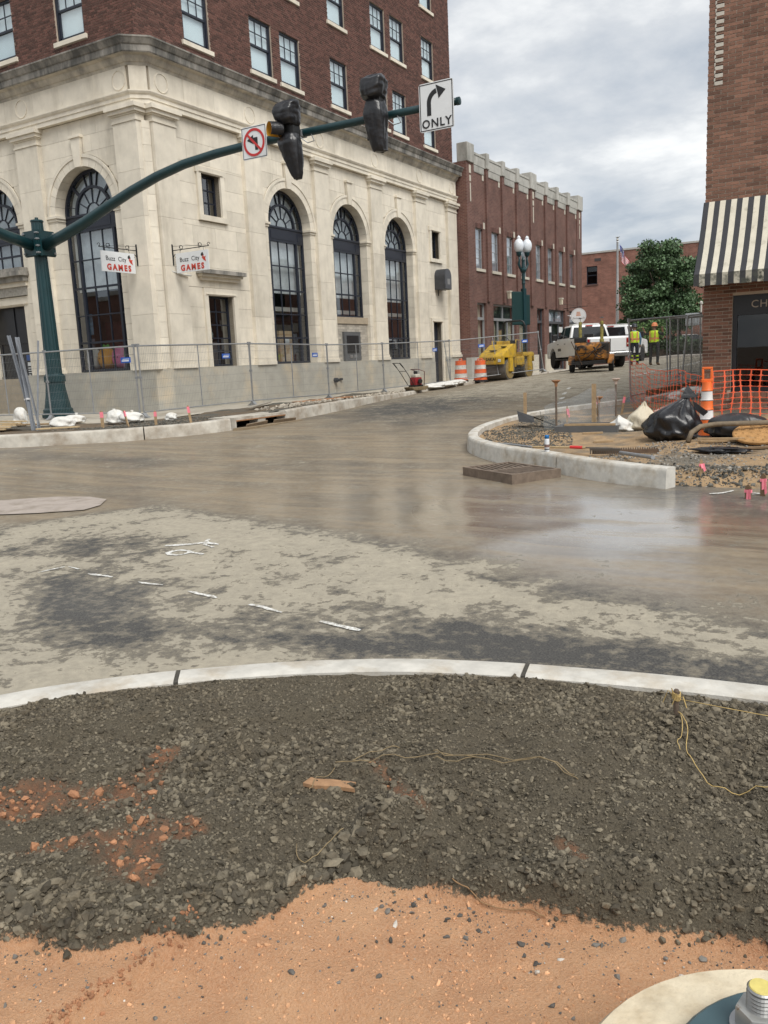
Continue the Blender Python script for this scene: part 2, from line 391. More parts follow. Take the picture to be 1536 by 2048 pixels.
ya = np.concatenate([np.arange(-6, 2.2, .6), np.arange(2.2, 10, .09), np.arange(10, 26, .3), np.arange(26, 66, 1.)])
RX, RY = np.meshgrid(xa, ya)
RZ = g(RX, RY)+(fbm(RX, RY, .35, 3)-.5)*.05*S((RY-4)/3)+(vnoise(RX, RY, 2.2, 9)-.5)*.012
RZ = RZ-.3*S((np.interp(RX, [-5.6, -5.0, -4.6, -4.15, -3.6, -2.96, -2.11, -1.35, -.33, 3, 14], [-3, -1.2, .5, 1.55, 2.37, 3.01, 3.53, 3.76, 3.89, 3.95, 3.95])-.2-RY)/.3)*(RX > -5.4)
road = tag(link('road', grid_mesh('road', RX, RY, RZ, ROADM, road_mask(RX, RY))), kind='structure')
def rz(x, y): return float(g(x, y)+(fbm(np.array([x]), np.array([y]), .35, 3)[0]-.5)*.05*float(S((y-4)/3))+(vnoise(np.array([x]), np.array([y]), 2.2, 9)[0]-.5)*.012)

paint_m = M('spray_paint', (.68, .68, .65), .8, var=.3, scale=25, col2=(.30, .27, .22), c2lo=.45, c2hi=.62, c2scale=38)
def road_strip(name, pts, w, mat, lift=.006, jag=.011):
    """painted strip following the road"""
    pts = [Vector(p) for p in pts]; L_ = []; R_ = []
    fine = []
    for a, b in zip(pts[:-1], pts[1:]):
        k = max(1, int((b-a).length/.06)); fine += [a.lerp(b, i/k) for i in range(k)]
    fine.append(pts[-1])
    for i, p in enumerate(fine):
        d = (fine[min(i+1, len(fine)-1)]-fine[max(i-1, 0)]).normalized(); n = Vector((-d.y, d.x))
        ww = w*(.6 if i in (0, len(fine)-1) else 1)
        for lst, s_ in ((L_, 1), (R_, -1)):
            q = p+n*s_*(ww/2+random.uniform(-jag, jag)); lst.append((q.x, q.y, rz(q.x, q.y)+lift))
    n = len(L_); mb = MB().add(L_+R_, [(n+i, n+i+1, i+1, i) for i in range(n-1)])
    return mb.build(name, mat, road)
for a, b in (((-6.06, 4.49), (-5.99, 4.71)), ((-5.95, 4.72), (-5.78, 4.69)), ((-5.57, 4.60), (-5.28, 4.59)), ((-4.97, 4.58), (-4.69, 4.56)), ((-4.37, 4.50), (-4.03, 4.44)), ((-3.69, 4.39), (-3.36, 4.33)), ((-3.01, 4.26), (-2.67, 4.21))):
    road_strip('paint_dash', [a, b], .035, paint_m)
for a, b in (((-6.80, 20.4), (-6.70, 20.9)), ((-7.1, 21.7), (-7.2, 22.3)), ((-7.5, 23.2), (-7.62, 23.8)), ((-7.95, 25.0), (-8.1, 25.7)), ((-6.4, 18.6), (-6.5, 19.1))):
    road_strip('paint_dash', [a, b], .10, paint_m)
six = [(-5.02+.0, 5.40), (-5.14, 5.42), (-5.25, 5.46), (-5.34, 5.46), (-5.40, 5.42), (-5.40, 5.36), (-5.34, 5.31), (-5.26, 5.31), (-5.21, 5.35), (-5.20, 5.41), (-5.23, 5.455)]
road_strip('painted_numeral', six, .04, paint_m)
road_strip('painted_scrawl', [(-5.62, 5.55), (-5.45, 5.62), (-5.3, 5.74), (-5.12, 5.72)], .05, paint_m)
road_strip('painted_scrawl', [(-5.35, 5.85), (-5.25, 5.68), (-5.1, 5.62)], .035, paint_m)
road_strip('painted_mark', [(-1.42, 9.30), (-1.30, 9.37), (-1.22, 9.55)], .05, paint_m)
road_strip('painted_mark', [(-1.08, 9.40), (-1.0, 9.45), (-.93, 9.40), (-1.0, 9.35), (-1.08, 9.40)], .03, paint_m)
road_strip('stop_line', [(-7.3, 30.3), (-6.9, 34.5), (-6.4, 39.4), (-5.9, 43)], .12, paint_m, .01)
# pale concrete patch let into the asphalt
pp = [(-10.4, 6.35), (-9.66, 6.85), (-9.17, 7.19), (-8.72, 7.36), (-8.28, 7.25), (-8.0, 6.9), (-7.94, 6.6), (-8.4, 6.3), (-8.9, 6.05), (-9.8, 5.7), (-10.6, 5.9)]
pc = MB(); cxm = sum(p[0] for p in pp)/len(pp); cym = sum(p[1] for p in pp)/len(pp)
pc.add([(x, y, rz(x, y)+.012) for x, y in pp]+[(cxm, cym, rz(cxm, cym)+.02)], [(i, (i+1) % len(pp), len(pp)) for i in range(len(pp))])
pc.build('concrete_patch', M('patch_concrete', (.36, .31, .27), .8, var=.12, scale=5, col2=(.26, .22, .18), c2scale=3), road)

# ---- kerbs
def offset_line(pl, d):
    pl = [Vector(p[:2]) for p in pl]; o = []
    for i, p in enumerate(pl):
        a = (p-pl[i-1]).normalized() if i else (pl[1]-p).normalized(); b = (pl[i+1]-p).normalized() if i < len(pl)-1 else a
        n = Vector((-a.y-b.y, a.x+b.x)).normalized(); c = max(.5, n.dot(Vector((-a.y, a.x)))); o.append(p+n*d/c)
    return o
def resample(pl, step):
    pl = [Vector(p[:2]) for p in pl]; o = [pl[0]]
    for a, b in zip(pl[:-1], pl[1:]):
        k = max(1, int(round((b-a).length/step))); o += [a.lerp(b, (i+1)/k) for i in range(k)]
    return o
def smooth_line(pl, it=2):
    pl = [Vector(p[:2]) for p in pl]
    for _ in range(it):
        q = [pl[0]]
        for a, b in zip(pl[:-1], pl[1:]): q += [a.lerp(b, .25), a.lerp(b, .75)]
        q.append(pl[-1]); pl = q
    return pl
def kerb(root, line, w, top, low, mat, cuts, gap=.012, name='kerb_stone', batter=.03):
    """line: road-side edge; width goes to the left of travel; top(x,y), low(x,y) heights; cuts = arclengths of joints"""
    pl = resample(smooth_line(line), .15); s_ = [0]
    for a, b in zip(pl[:-1], pl[1:]): s_.append(s_[-1]+(b-a).length)
    prof = [(-batter, 0), (0, .92), (.012, .985), (.03, 1), (w-.02, 1.0), (w, .98), (w, 0)]
    offs = [offset_line(pl, p[0]) for p in prof]
    lim = [0]+list(cuts)+[s_[-1]]
    for a, b in zip(lim[:-1], lim[1:]):
        def at_s(k, q):
            i = min(max(0, int(np.searchsorted(s_, q))-1), len(pl)-2); f_ = (q-s_[i])/max(1e-6, s_[i+1]-s_[i]); return offs[k][i].lerp(offs[k][i+1], f_)
        st = [a+gap]+[q for q in s_ if a+gap+.03 < q < b-gap-.03]+[b-gap]
        if b-a < .1: continue
        ids = st; mb = MB(); vs = []
        for q in st:
            p0 = at_s(0, q); wob = (fbm(np.array([p0.x]), np.array([p0.y]), 1.3, 21)[0]-.5)*.012
            for k, (o_, f) in enumerate(prof):
                p = at_s(k, q); zt = top(p.x, p.y)+wob; zl = low(p.x, p.y); vs.append((p.x, p.y, zl+(zt-zl)*f))
        m_ = len(prof); n = len(ids); fs = [(r*m_+k, r*m_+k+1, (r+1)*m_+k+1, (r+1)*m_+k) for r in range(n-1) for k in range(m_-1)]
        fs += [tuple(range(m_-1, -1, -1)), tuple(range((n-1)*m_, n*m_))]
        o = mb.add(vs, fs).build(name, mat, root); smooth_by_angle(o, 50)
    return s_[-1]
kerb_m = M('kerb_concrete', (.53, .51, .46), .85, var=.2, scale=9, bump=.003, bscale=160, col2=(.34, .275, .19), c2lo=.48, c2hi=.72, c2scale=3)
kerb_dirty = M('kerb_concrete_muddy', (.50, .47, .41), .88, var=.2, scale=5, bump=.004, bscale=120, col2=(.22, .165, .11), c2lo=.42, c2hi=.72, c2scale=1.6)
def kroot(name, label):
    o = bpy.data.objects.new(name, None); COL.objects.link(o); tag(o, label, None, None, 'structure'); return o
near_line = [(-5.6, -3), (-5.0, -1.2), (-4.6, .5), (-4.15, 1.55), (-3.6, 2.37), (-3.31, 2.71), (-2.96, 3.01), (-2.51, 3.33), (-2.11, 3.53), (-1.79, 3.65), (-1.35, 3.76), (-.84, 3.84), (-.33, 3.89), (.6, 3.93), (3, 3.95), (14, 3.95)]
near_line = near_line[::-1]     # travel left so that the width goes towards the camera side
nk = kroot('near_kerb', 'pale new concrete kerb curving round the gravel bed')
def arclen_at(line, p):
    pl = resample(smooth_line(line), .15); best = (9e9, 0); s_ = 0
    for a, b in zip(pl[:-1], pl[1:]):
        if (a-Vector(p)).length < best[0]: best = ((a-Vector(p)).length, s_)
        s_ += (b-a).length
    return best[1]
cA = [arclen_at(near_line, p) for p in ((6, 3.95), (3, 3.95), (.6, 3.93), (-1.35, 3.76), (-2.96, 3.01), (-4.3, 1.2))]
kerb(nk, near_line, .19, lambda x, y: .062, lambda x, y: -.35, kerb_m, cA)
# dark filler strips in the two joints
fill_m = M('joint_filler', (.06, .055, .045), .95, var=.3, scale=40)
def line_at(line, s0):
    pl = resample(smooth_line(line), .15); acc_ = 0
    for a, b in zip(pl[:-1], pl[1:]):
        L_ = (b-a).length
        if acc_+L_ >= s0: return a.lerp(b, (s0-acc_)/L_), (b-a).normalized()
        acc_ += L_
    return pl[-1], (pl[-1]-pl[-2]).normalized()
for s0 in cA[2:5]:
    p, d = line_at(near_line, s0); block('joint_filler', -.0108, .0108, .01, .182, -.3, .056, fill_m, nk, ((p.x, p.y, 0), atan2(d.y, d.x)))

left_line = [(-60, 10.0), (-25, 10.1), (-19, 10.5), (-16.2, 11.15), (-15, 11.75), (-14, 12.4), (-13.2, 13.1), (-12.65, 14.0), (-12.45, 15.2), (-12.45, 16.4), (-12.5, 18), (-12.75, 20), (-13.3, 22.5), (-13.9, 25), (-14.4, 28), (-14.8, 31), (-15.2, 34), (-15.3, 60)]
def kerb_h(y): return float(.27-.15*S((y-18)/9))
lk = kroot('corner_kerb', 'muddy concrete kerb curving round the corner below the limestone building')
Ltot = arclen_at(left_line, (-15.3, 60))
inl0, inl1 = arclen_at(left_line, (-12.5, 14.75)), arclen_at(left_line, (-12.45, 16.75))
cl = [arclen_at(left_line, p) for p in ((-40, 10), (-30, 10), (-24, 10.1), (-20, 10.4), (-16.5, 11), (-13.45, 12.9))]
ll = resample(smooth_line(left_line), .15)
acc = 0; h1 = []; h2 = []
for a, b in zip(ll[:-1], ll[1:]):
    if acc <= inl0: h1.append(a)
    if acc >= inl1: h2.append(a)
    acc += (b-a).length
kerb(lk, h1, .24, lambda x, y: gz(x, y)+kerb_h(y), lambda x, y: gz(x, y)-.3, kerb_dirty, cl)
kerb(lk, h2, .24, lambda x, y: gz(x, y)+kerb_h(y), lambda x, y: gz(x, y)-.3, kerb_dirty, [arclen_at(h2, p) for p in ((-12.6, 19), (-13.2, 22.2), (-13.9, 25), (-14.4, 28), (-14.8, 31), (-15.2, 34.2), (-15.2, 37.5), (-15.2, 41), (-15.2, 45))])
right_line = [(-1.90, 9.52), (-2.5, 9.78), (-3.0, 10.08), (-3.55, 10.5), (-4.05, 10.84), (-4.56, 11.17), (-5.15, 11.7), (-5.62, 12.35), (-5.98, 13.35), (-6.12, 14.5), (-6.05, 15.7), (-5.7, 16.8), (-5.25, 17.7), (-4.75, 18.6)][::-1]
rk = kroot('island_kerb', 'new concrete kerb curving round the excavated corner with the drain grate')
kerb(rk, right_line, .17, lambda x, y: gz(x, y)+.235, lambda x, y: gz(x, y)-.3, kerb_m, [arclen_at(right_line, p) for p in ((-5.9, 16.3), (-6.05, 13.6), (-3.5, 10.47))])

# ---- pavements and bare corners
walk_m = M('pavement_concrete', (.42, .385, .32), .88, var=.15, scale=3, bump=.004, bscale=80, col2=(.27, .22, .16), c2lo=.5, c2hi=.75, c2scale=1.1)
soil_l = M('disturbed_soil', (.13, .095, .06), .95, var=.35, scale=7, bump=.03, bscale=22, col2=(.09, .085, .07), c2lo=.46, c2hi=.58, c2scale=.8)
lin = [(p.x, p.y) for p in offset_line(left_line, .2)]
lin2 = [(p.x, p.y) for p in offset_line(left_line, 2.9)]
def hl(x, y): return g(x, y)+.25-.15*S((y-18)/9)
def hdirt(x, y): return hl(x, y)-.01+(fbm(x, y, 1.2, 31)-.5)*.14
verge = sheet('corner_verge', lin[:15]+lin2[:15][::-1], hdirt, soil_l, .35)
fr_pts = lin2[:15]+[(-15.0, 28.2), (-15.2, 34), (-15.45, 60)]
sheet('pavement', fr_pts+[(-19.5, 60), (-19.5, 19.5), (-60, 19.5)], lambda x, y: hl(x, y)-.015, walk_m, 1.2)
isl_m = M('island_soil', (.33, .225, .125), .95, var=.25, scale=5, bump=.03, bscale=25, col2=(.15, .13, .10), c2lo=.47, c2hi=.57, c2scale=.75)
rin = [(p.x, p.y) for p in offset_line(right_line, .14)]
def hisl(x, y): return g(x, y)+.15+(fbm(x, y, .9, 41)-.5)*.16-.22*S((10.2-y)/.75)*S((x+2.3)/.4)
sheet('excavated_corner', rin+[(-1.2, 9.45), (6, 9.3), (14, 9.3), (14, 16.9), (-2.4, 16.9), (-2.6, 19), (-4.4, 19)], hisl, isl_m, .25)
sheet('side_pavement', [(-4.6, 18.8), (-2.6, 18.8), (-2.6, 50), (-5.6, 50)], lambda x, y: g(x, y)+.10, M('gritty_pavement', (.22, .20, .17), .9, var=.3, scale=4, bump=.02, bscale=20), .8)
far_m = M('far_grass', (.07, .10, .03), .9, var=.3, scale=3)
sheet('far_lawn', [(-15, 53.5), (40, 51.5), (40, 72), (-15, 72)], lambda x, y: g(x, y)+.14, far_m, 3)
fk = kroot('far_kerb', 'grey kerb and path beyond the workers'); 
kerb(fk, [(-15, 50.5), (10, 49.5), (40, 49)], 3.2, lambda x, y: gz(x, y)+.13, lambda x, y: gz(x, y)-.3, M('far_path', (.36, .33, .29), .9), [8, 16, 24])
# ================================================================== NEAR GRAVEL BED AND CLAY
YBX = [-4.6, -3.4, -2.6, -2.15, -1.98, -1.78, -1.70, -1.56, -1.44, -1.46+.03, -1.38, -1.2, -1.02, -.86, -.72, -.46, -.16, .5, 1.6]
YBY = [.6, .9, 1.16, 1.30, 1.33, 1.38, 1.50, 1.62, 1.74, 1.86, 1.98, 2.04, 2.02, 2.02, 2.05, 2.14, 2.19, 2.3, 2.4]
def near_fields(x, y):
    d = y-np.interp(x, YBX, YBY)+(fbm(x, y, 5, 51)-.5)*.22
    gm = S(d/.06+.5)                                                # gravel mask
    # red clay showing between stones on the left
    cl = sum(blob(x, y, a, b, r1, r2, an)*w for a, b, r1, r2, an, w in ((-2.55, 1.78, .16, .10, .4, 1), (-2.75, 1.62, .3, .09, .5, 1.1), (-2.28, 1.95, .10, .16, 0, .9), (-2.0, 1.72, .1, .16, .3, 1), (-2.2, 1.6, .16, .05, .6, .8), (-1.85, 1.62, .07, .05, 0, .7), (-1.45, 2.42, .16, .03, -.55, 1.1), (-2.35, 2.2, .05, .1, .2, .8), (-1.3, 2.3, .12, .025, -.5, .8), (-1.92, 1.9, .05, .05, 0, .8), (-.72, 2.27, .08, .025, -.5, .8)))
    cl = np.clip(cl*1.25+(fbm(x, y, 9, 57)-.5)*1.0, 0, 1)*S((cl-.15)*4)
    rut = -.05*S(((x+1.72)*1.0-(y-1.09)*.18)/.014+.5)*S((1.62-y)/.2)   # step along the tyre edge
    clay = -.055+(fbm(x, y, 1.6, 52)-.5)*.04+(fbm(x, y, 9, 53)-.5)*.022+rut-.012*blob(x, y, -.85, 1.75, .16, .06, .5)-.012*blob(x, y, -1.15, 1.5, .17, .06, .3)
    th = S(d/.22+.3)*.06
    bumps = (fbm(x, y, 1.5, 54)-.5)*.15+.012*np.sin((x*.45-y*.9)*17+5*fbm(x, y, 1.2, 59))*S((fbm(x, y, .9, 60)-.42)*6)+(fbm(x, y, 6, 55)-.5)*.085+(fbm(x, y, 24, 58, 3)-.5)*.042
    kd = np.clip(seg_dist(x, y, [tuple(p) for p in near_line])-.19, 0, 9)
    k = S(kd/.5)
    grav = clay*(.3+.0*k)+th+bumps*gm*(.25+.75*k)+.012
    z = clay*(1-gm)+np.maximum(grav, clay)*gm
    z = z*k+(.045+bumps*.25)*(1-k)
    z = z+.055*blob(x, y, -.60, 3.27, .15, .11)                        # small heap round the pin
    return z, gm, cl
nx_, ny_ = np.meshgrid(np.arange(-4.7, 1.5, .014), np.arange(.3, 4.1, .014))
nz_, gm_, cl_ = near_fields(nx_, ny_)
# hide what would poke through beyond the kerb
kl = np.interp(nx_, [p[0] for p in near_line[::-1]], [p[1] for p in near_line[::-1]])
nz_ = np.where(ny_ > kl-.06, -.4, nz_)
def near_nodes(t, b, L):
    geo = N(t, 'ShaderNodeNewGeometry'); P = geo.outputs['Position']
    at = N(t, 'ShaderNodeAttribute', attribute_name='mask'); sp = N(t, 'ShaderNodeSeparateColor'); L(at.outputs['Color'], sp.inputs[0])
    n1 = nnoise(t, P, 12, 8, .65); n2 = nnoise(t, P, 140, 5, .6); n3 = nnoise(t, P, 3, 6, .6); n4 = nnoise(t, P, 420, 3, .6)
    clay = nmix(t, nmap(t, n3, .35, .65), (.65, .365, .195), (.50, .24, .12))
    clay = nmix(t, nmap(t, n2, .35, .7, 0, .55), clay, (.69, .455, .29))
    clay = nmix(t, nmap(t, n4, .62, .72, 0, .55), clay, (.12, .07, .045))
    clay = nmix(t, nmap(t, n4, .30, .24, 0, .6), clay, (.62, .5, .38))
    grav = nmix(t, nmap(t, n2, .3, .7), (.068, .057, .040), (.165, .140, .098))
    grav = nmix(t, nmap(t, n1, .5, .75, 0, .4), grav, (.135, .11, .075))
    red = nmix(t, nmap(t, n1, .35, .65), (.33, .155, .08), (.17, .095, .06))
    gm2 = nmap(t, nmath(t, 'ADD', sp.outputs[0], nmath(t, 'MULTIPLY', nmath(t, 'SUBTRACT', nnoise(t, P, 45, 5, .7), .5), 1.3)), .42, .58)
    c = nmix(t, gm2, clay, grav); c = nmix(t, nmath(t, 'MULTIPLY', sp.outputs[1], nmap(t, nnoise(t, P, 18, 6, .7), .35, .6)), c, red)
    L(c, b.inputs['Base Color']); b.inputs['Roughness'].default_value = .9; b.inputs['Specular IOR Level'].default_value = .3
    bn = N(t, 'ShaderNodeBump'); bn.inputs['Strength'].default_value = 1; bn.inputs['Distance'].default_value = .012
    L(nmath(t, 'ADD', nmath(t, 'MULTIPLY', n2, .8), nmath(t, 'ADD', nmath(t, 'MULTIPLY', n4, .55), n1)), bn.inputs['Height']); L(bn.outputs[0], b.inputs['Normal'])
NEARM = mask_material('clay_and_fines', near_nodes)
tag(link('gravel_bed', grid_mesh('gravel_bed', nx_, ny_, nz_, NEARM, np.stack([gm_, cl_*gm_, gm_*0], -1))), kind='structure')
tag(sheet('clay_ground', [(-5.6, -3), (-4.9, -.6), (-4.4, .45), (1.4, .45), (1.4, 3.7), (9, 3.75), (9, -5), (-5.6, -5)], lambda x, y: x*0-.075, M('red_clay', (.40, .19, .085), .95, var=.25, scale=4, bump=.02, bscale=20), .6), kind='structure')

# ---- loose stones: many thousand, one mesh each kind
ICO_V = []; _p = (1+sqrt(5))/2
for a in (-1, 1):
    for b in (-_p, _p): ICO_V += [(0, a, b), (a, b, 0), (b, 0, a)]
ICO_V = np.array(ICO_V)/np.linalg.norm(ICO_V[0])
def ico_faces():
    bm = bmesh.new(); bmesh.ops.create_icosphere(bm, subdivisions=1, radius=1); bm.verts.ensure_lookup_table()
    v = np.array([w.co[:] for w in bm.verts]); f = np.array([[w.index for w in q.verts] for q in bm.faces]); bm.free(); return v, f
IV, IF = ico_faces()
def rot_rand(n, r):
    q = r.normal(size=(n, 4)); q /= np.linalg.norm(q, axis=1)[:, None]; w, x, y, z = q.T
    return np.stack([1-2*(y*y+z*z), 2*(x*y-z*w), 2*(x*z+y*w), 2*(x*y+z*w), 1-2*(x*x+z*z), 2*(y*z-x*w), 2*(x*z-y*w), 2*(y*z+x*w), 1-2*(x*x+y*y)], -1).reshape(n, 3, 3)
def stones(name, px, py, pz, size, mat, seed, flat=.62, sink=.25, smooth=False):
    """angular stones from icosahedra, joined"""
    n = len(px); r = np.random.default_rng(seed)
    V = IV[None]*(1+r.uniform(-.34, .34, (n, len(IV), 1)))
    V = V*np.stack([r.uniform(.75, 1.3, n), r.uniform(.6, 1.0, n), r.uniform(.4, .8, n)], -1)[:, None]
    V = np.einsum('nij,nkj->nki', rot_rand(n, r), V); V[..., 2] *= flat+.25
    V *= (size/2)[:, None, None]
    V += np.stack([px, py, pz+size*(.5-sink)*flat*.6], -1)[:, None]
    F_ = (IF[None]+(np.arange(n)*len(IV))[:, None, None]).reshape(-1, 3)
    me = bpy.data.meshes.new(name); me.vertices.add(n*len(IV)); me.vertices.foreach_set('co', V.astype(np.float32).ravel())
    me.loops.add(F_.size); me.loops.foreach_set('vertex_index', F_.ravel().astype(np.int32))
    me.polygons.add(len(F_)); me.polygons.foreach_set('loop_start', (np.arange(len(F_))*3).astype(np.int32)); me.polygons.foreach_set('loop_total', np.full(len(F_), 3, np.int32))
    me.update(calc_edges=True); me.shade_flat(); me.materials.append(mat); return link(name, me)
def in_view(x, y, m=.5):
    left = np.interp(y, [.3, 1.05, 2.37, 4], [-1.4, -1.9, -3.75, -6]); right = np.interp(y, [.3, 1.88, 3.9], [.0, -.05, -.25])
    return (x > left-m) & (x < right+m+.8)
grav_m = M('crushed_stone', (.142, .122, .087), .85, var=.35, scale=60, isl=.55, col2=(.080, .064, .042), c2lo=.4, c2hi=.7, c2scale=6, bump=.001, bscale=500, spec=.4)
r = np.random.default_rng(11)
cx_ = r.uniform(-4.6, 1.2, 380000); cy_ = r.uniform(.6, 3.95, 380000)
z_, gm, cl = near_fields(cx_, cy_)
kl2 = np.interp(cx_, [p[0] for p in near_line[::-1]], [p[1] for p in near_line[::-1]])
kd2 = seg_dist(cx_, cy_, [tuple(p) for p in near_line])
coarse = fbm(cx_, cy_, 1.8, 61)
keep = in_view(cx_, cy_) & (cy_ < kl2) & (kd2 > .20) & (r.random(len(cx_)) < gm*(1-.75*cl)*np.clip(.5+1.2*(coarse-.35), .42, 1))
px, py, pz, co = cx_[keep][:84000], cy_[keep][:84000], z_[keep][:84000], coarse[keep][:84000]
sz = .004+.010*r.random(len(px))**1.8+.024*(r.random(len(px))**11)*(co/.5)
# the loose edge of the bed is coarser
ed = np.exp(-((py-np.interp(px, YBX, YBY)-.08)/.12)**2)*(px < -1.35)
sz = sz*(1+.5*ed)+.014*ed*r.random(len(px))**2
tag(stones('gravel', px, py, pz, sz, grav_m, 12), 'dark crushed stone spread behind the near kerb', 'gravel', kind='stuff')
# scattered pebbles on the clay
cx_ = r.uniform(-2.8, .6, 40000); cy_ = r.uniform(.6, 2.6, 40000); z_, gm, cl = near_fields(cx_, cy_)
dd = np.interp(cx_, YBX, YBY)-cy_
keep = in_view(cx_, cy_) & (gm < .2) & (r.random(40000) < (.06+.6*np.exp(-dd/.12)))
px, py, pz = cx_[keep], cy_[keep], z_[keep]
sz = .003+.006*r.random(len(px))**2+.024*r.random(len(px))**16
tag(stones('pebbles', px, py, pz, sz, M('mixed_pebbles', (.13, .12, .105), .8, var=.2, scale=50, isl=.6), 14), 'small stones scattered over the orange clay', 'pebbles', kind='stuff')
keep2 = r.random(len(px)) < .12
tag(stones('pale_pebbles', px[keep2]+.05, py[keep2]-.04, pz[keep2]-.002, sz[keep2]*1.1, M('pale_pebbles', (.52, .48, .42), .8, var=.2, scale=50, isl=.4), 15), 'pale quartz stones scattered over the orange clay', 'pebbles', kind='stuff')
cx_ = r.uniform(-2.8, .6, 45000); cy_ = r.uniform(.6, 2.6, 45000); z_, gm, cl = near_fields(cx_, cy_); keep = in_view(cx_, cy_, .2) & (gm < .3) & (r.random(45000) < np.clip((fbm(cx_, cy_, 3, 66)-.3)*2.2, .08, 1))
tag(stones('clay_crumbs', cx_[keep], cy_[keep], z_[keep]-.001, .003+.006*r.random(keep.sum())**3+.012*r.random(keep.sum())**20, M('clay_crumb', (.56, .315, .17), .95, var=.2, scale=40, isl=.3), 17, flat=.8), 'fine orange crumbs over the trodden clay', 'clay', kind='stuff')
# red clay clods among the gravel
cx_ = r.uniform(-3.3, -.5, 9000); cy_ = r.uniform(1.2, 2.7, 9000); z_, gm, cl = near_fields(cx_, cy_)
keep = (r.random(9000) < cl*gm*.42)
px, py, pz = cx_[keep], cy_[keep], z_[keep]
ly = r.uniform(1.0, 1.60, 160); lx = -1.735+(ly-1.09)*.18+r.normal(size=160)*.014; nl = len(px); px, py = np.concatenate([px, lx]), np.concatenate([py, ly]); pz = np.concatenate([pz, near_fields(lx, ly)[0]])
tag(stones('clay_clods', px, py, pz, .007+.010*r.random(len(px))+.035*r.random(len(px))**6*(np.arange(len(px)) < nl), M('red_clod', (.34, .165, .085), .95, var=.35, scale=30, bump=.004, bscale=120, isl=.25), 16, flat=.8), 'rust red clay lumps among the dark gravel', 'clay', kind='stuff')
# gravel and rubble on the far corners
def scatter(name, outline, n, hf, smin, smax, mat, seed, label, mask=None):
    r = np.random.default_rng(seed); xs = [p[0] for p in outline]; ys = [p[1] for p in outline]
    x = r.uniform(min(xs), max(xs), n); y = r.uniform(min(ys), max(ys), n); ins = np.zeros(n, bool); j = len(outline)-1
    for i in range(len(outline)):
        c = ((ys[i] > y) != (ys[j] > y)) & (x < (xs[j]-xs[i])*(y-ys[i])/(ys[j]-ys[i]+1e-12)+xs[i]); ins ^= c; j = i
    if mask is not None: ins &= r.random(n) < mask(x, y)
    x, y = x[ins], y[ins]
    return tag(stones(name, x, y, hf(x, y), smin+(smax-smin)*r.random(len(x))**4, mat, seed), label, name.replace('_', ' '), kind='stuff')
grey_m = M('grey_rubble', (.22, .205, .18), .85, var=.2, scale=30, isl=.5)
dark_m = M('dark_rubble', (.10, .095, .08), .88, var=.2, scale=30, isl=.5)
scatter('loose_gravel', [(-3.2, 10.7), (-2.1, 9.6), (-.3, 9.4), (0, 12.8), (-2.6, 12.4)], 5500, hisl, .015, .05, grey_m, 71, 'pale grey gravel round the pink topped stakes', lambda x, y: np.clip((fbm(x, y, .9, 72)-.38)*5, 0, 1))
scatter('dark_gravel', [(-5.9, 13.6), (-5.0, 11.9), (-4.2, 11.2), (-3.8, 12.2), (-4.6, 14.5), (-5.6, 16)], 9000, hisl, .015, .05, dark_m, 73, 'dark gravel filled in behind the curved island kerb')
scatter('crushed_rock', [(-2.2, 9.75), (-1.7, 9.35), (-.2, 9.3), (-.2, 10.4), (-2.5, 10.5)], 1600, hisl, .02, .07, dark_m, 74, 'dark broken rock at the open end of the island kerb')
scatter('verge_gravel', [(-15.6, 12.2), (-13.4, 13.3), (-12.9, 15), (-13.4, 16), (-15, 14.2)], 6000, hdirt, .02, .06, dark_m, 75, 'dark gravel behind the muddy corner kerb')
scatter('rubble', [(-13.0, 17), (-14, 17.2), (-15.8, 27.5), (-14.6, 28)], 2600, lambda x, y: hl(x, y), .03, .16, M('broken_concrete', (.36, .32, .26), .9, var=.2, scale=20, isl=.4), 76, 'broken concrete bits along the kerb by the fence')
# ================================================================== LIMESTONE AND BRICK CORNER BUILDING
KX, KY = -17.8, 18.2
FR_R = ((KX, KY, 0), pi/2)      # u runs along +Y, outward is +X
FR_L = ((KX, KY, 0), 0.)        # u runs along +X (negative to the left), outward is -Y
lime = M('limestone', (.70, .645, .54), .85, var=.12, scale=2.5, bump=.003, bscale=90, isl=.09, col2=(.50, .45, .36), c2lo=.50, c2hi=.82, c2scale=1.3, stretch=(1.5, 1.5, .28))
lime_dirty = M('weathered_limestone', (.33, .31, .275), .9, var=.25, scale=3, bump=.004, bscale=70, isl=.08, col2=(.10, .098, .09), c2lo=.40, c2hi=.62, c2scale=1.3, stretch=(1.6, 1.6, .5))
base_m = M('stone_plinth', (.40, .385, .335), .85, var=.16, scale=2, bump=.004, bscale=60, isl=.06, col2=(.52, .44, .32), c2lo=.5, c2hi=.7, c2scale=.8)
joint_m = M('mortar_dark', (.30, .26, .20), .95)
navy = M('navy_window_paint', (.012, .016, .028), .45, var=.15, scale=8)
GL = glass('window_glass', (.92, .94, .95), .17, .015)
GLU = glass('upper_glass', (.95, .97, .98), .22, .01)
blind_m = M('pale_blind', (.74, .84, .84), .8, var=.05, scale=1)
brick_m = M('dark_red_brick', (.112, .052, .040), .85, var=.25, scale=30, isl=.45, bump=.003, bscale=120)
mortar_m = M('brick_mortar', (.42, .35, .28), .95, var=.2, scale=20)
B0 = thing('corner_building', 'tall corner building with cream limestone arches below and dark red brick above', 'building', (KX, KY, .3))
GAP = .006
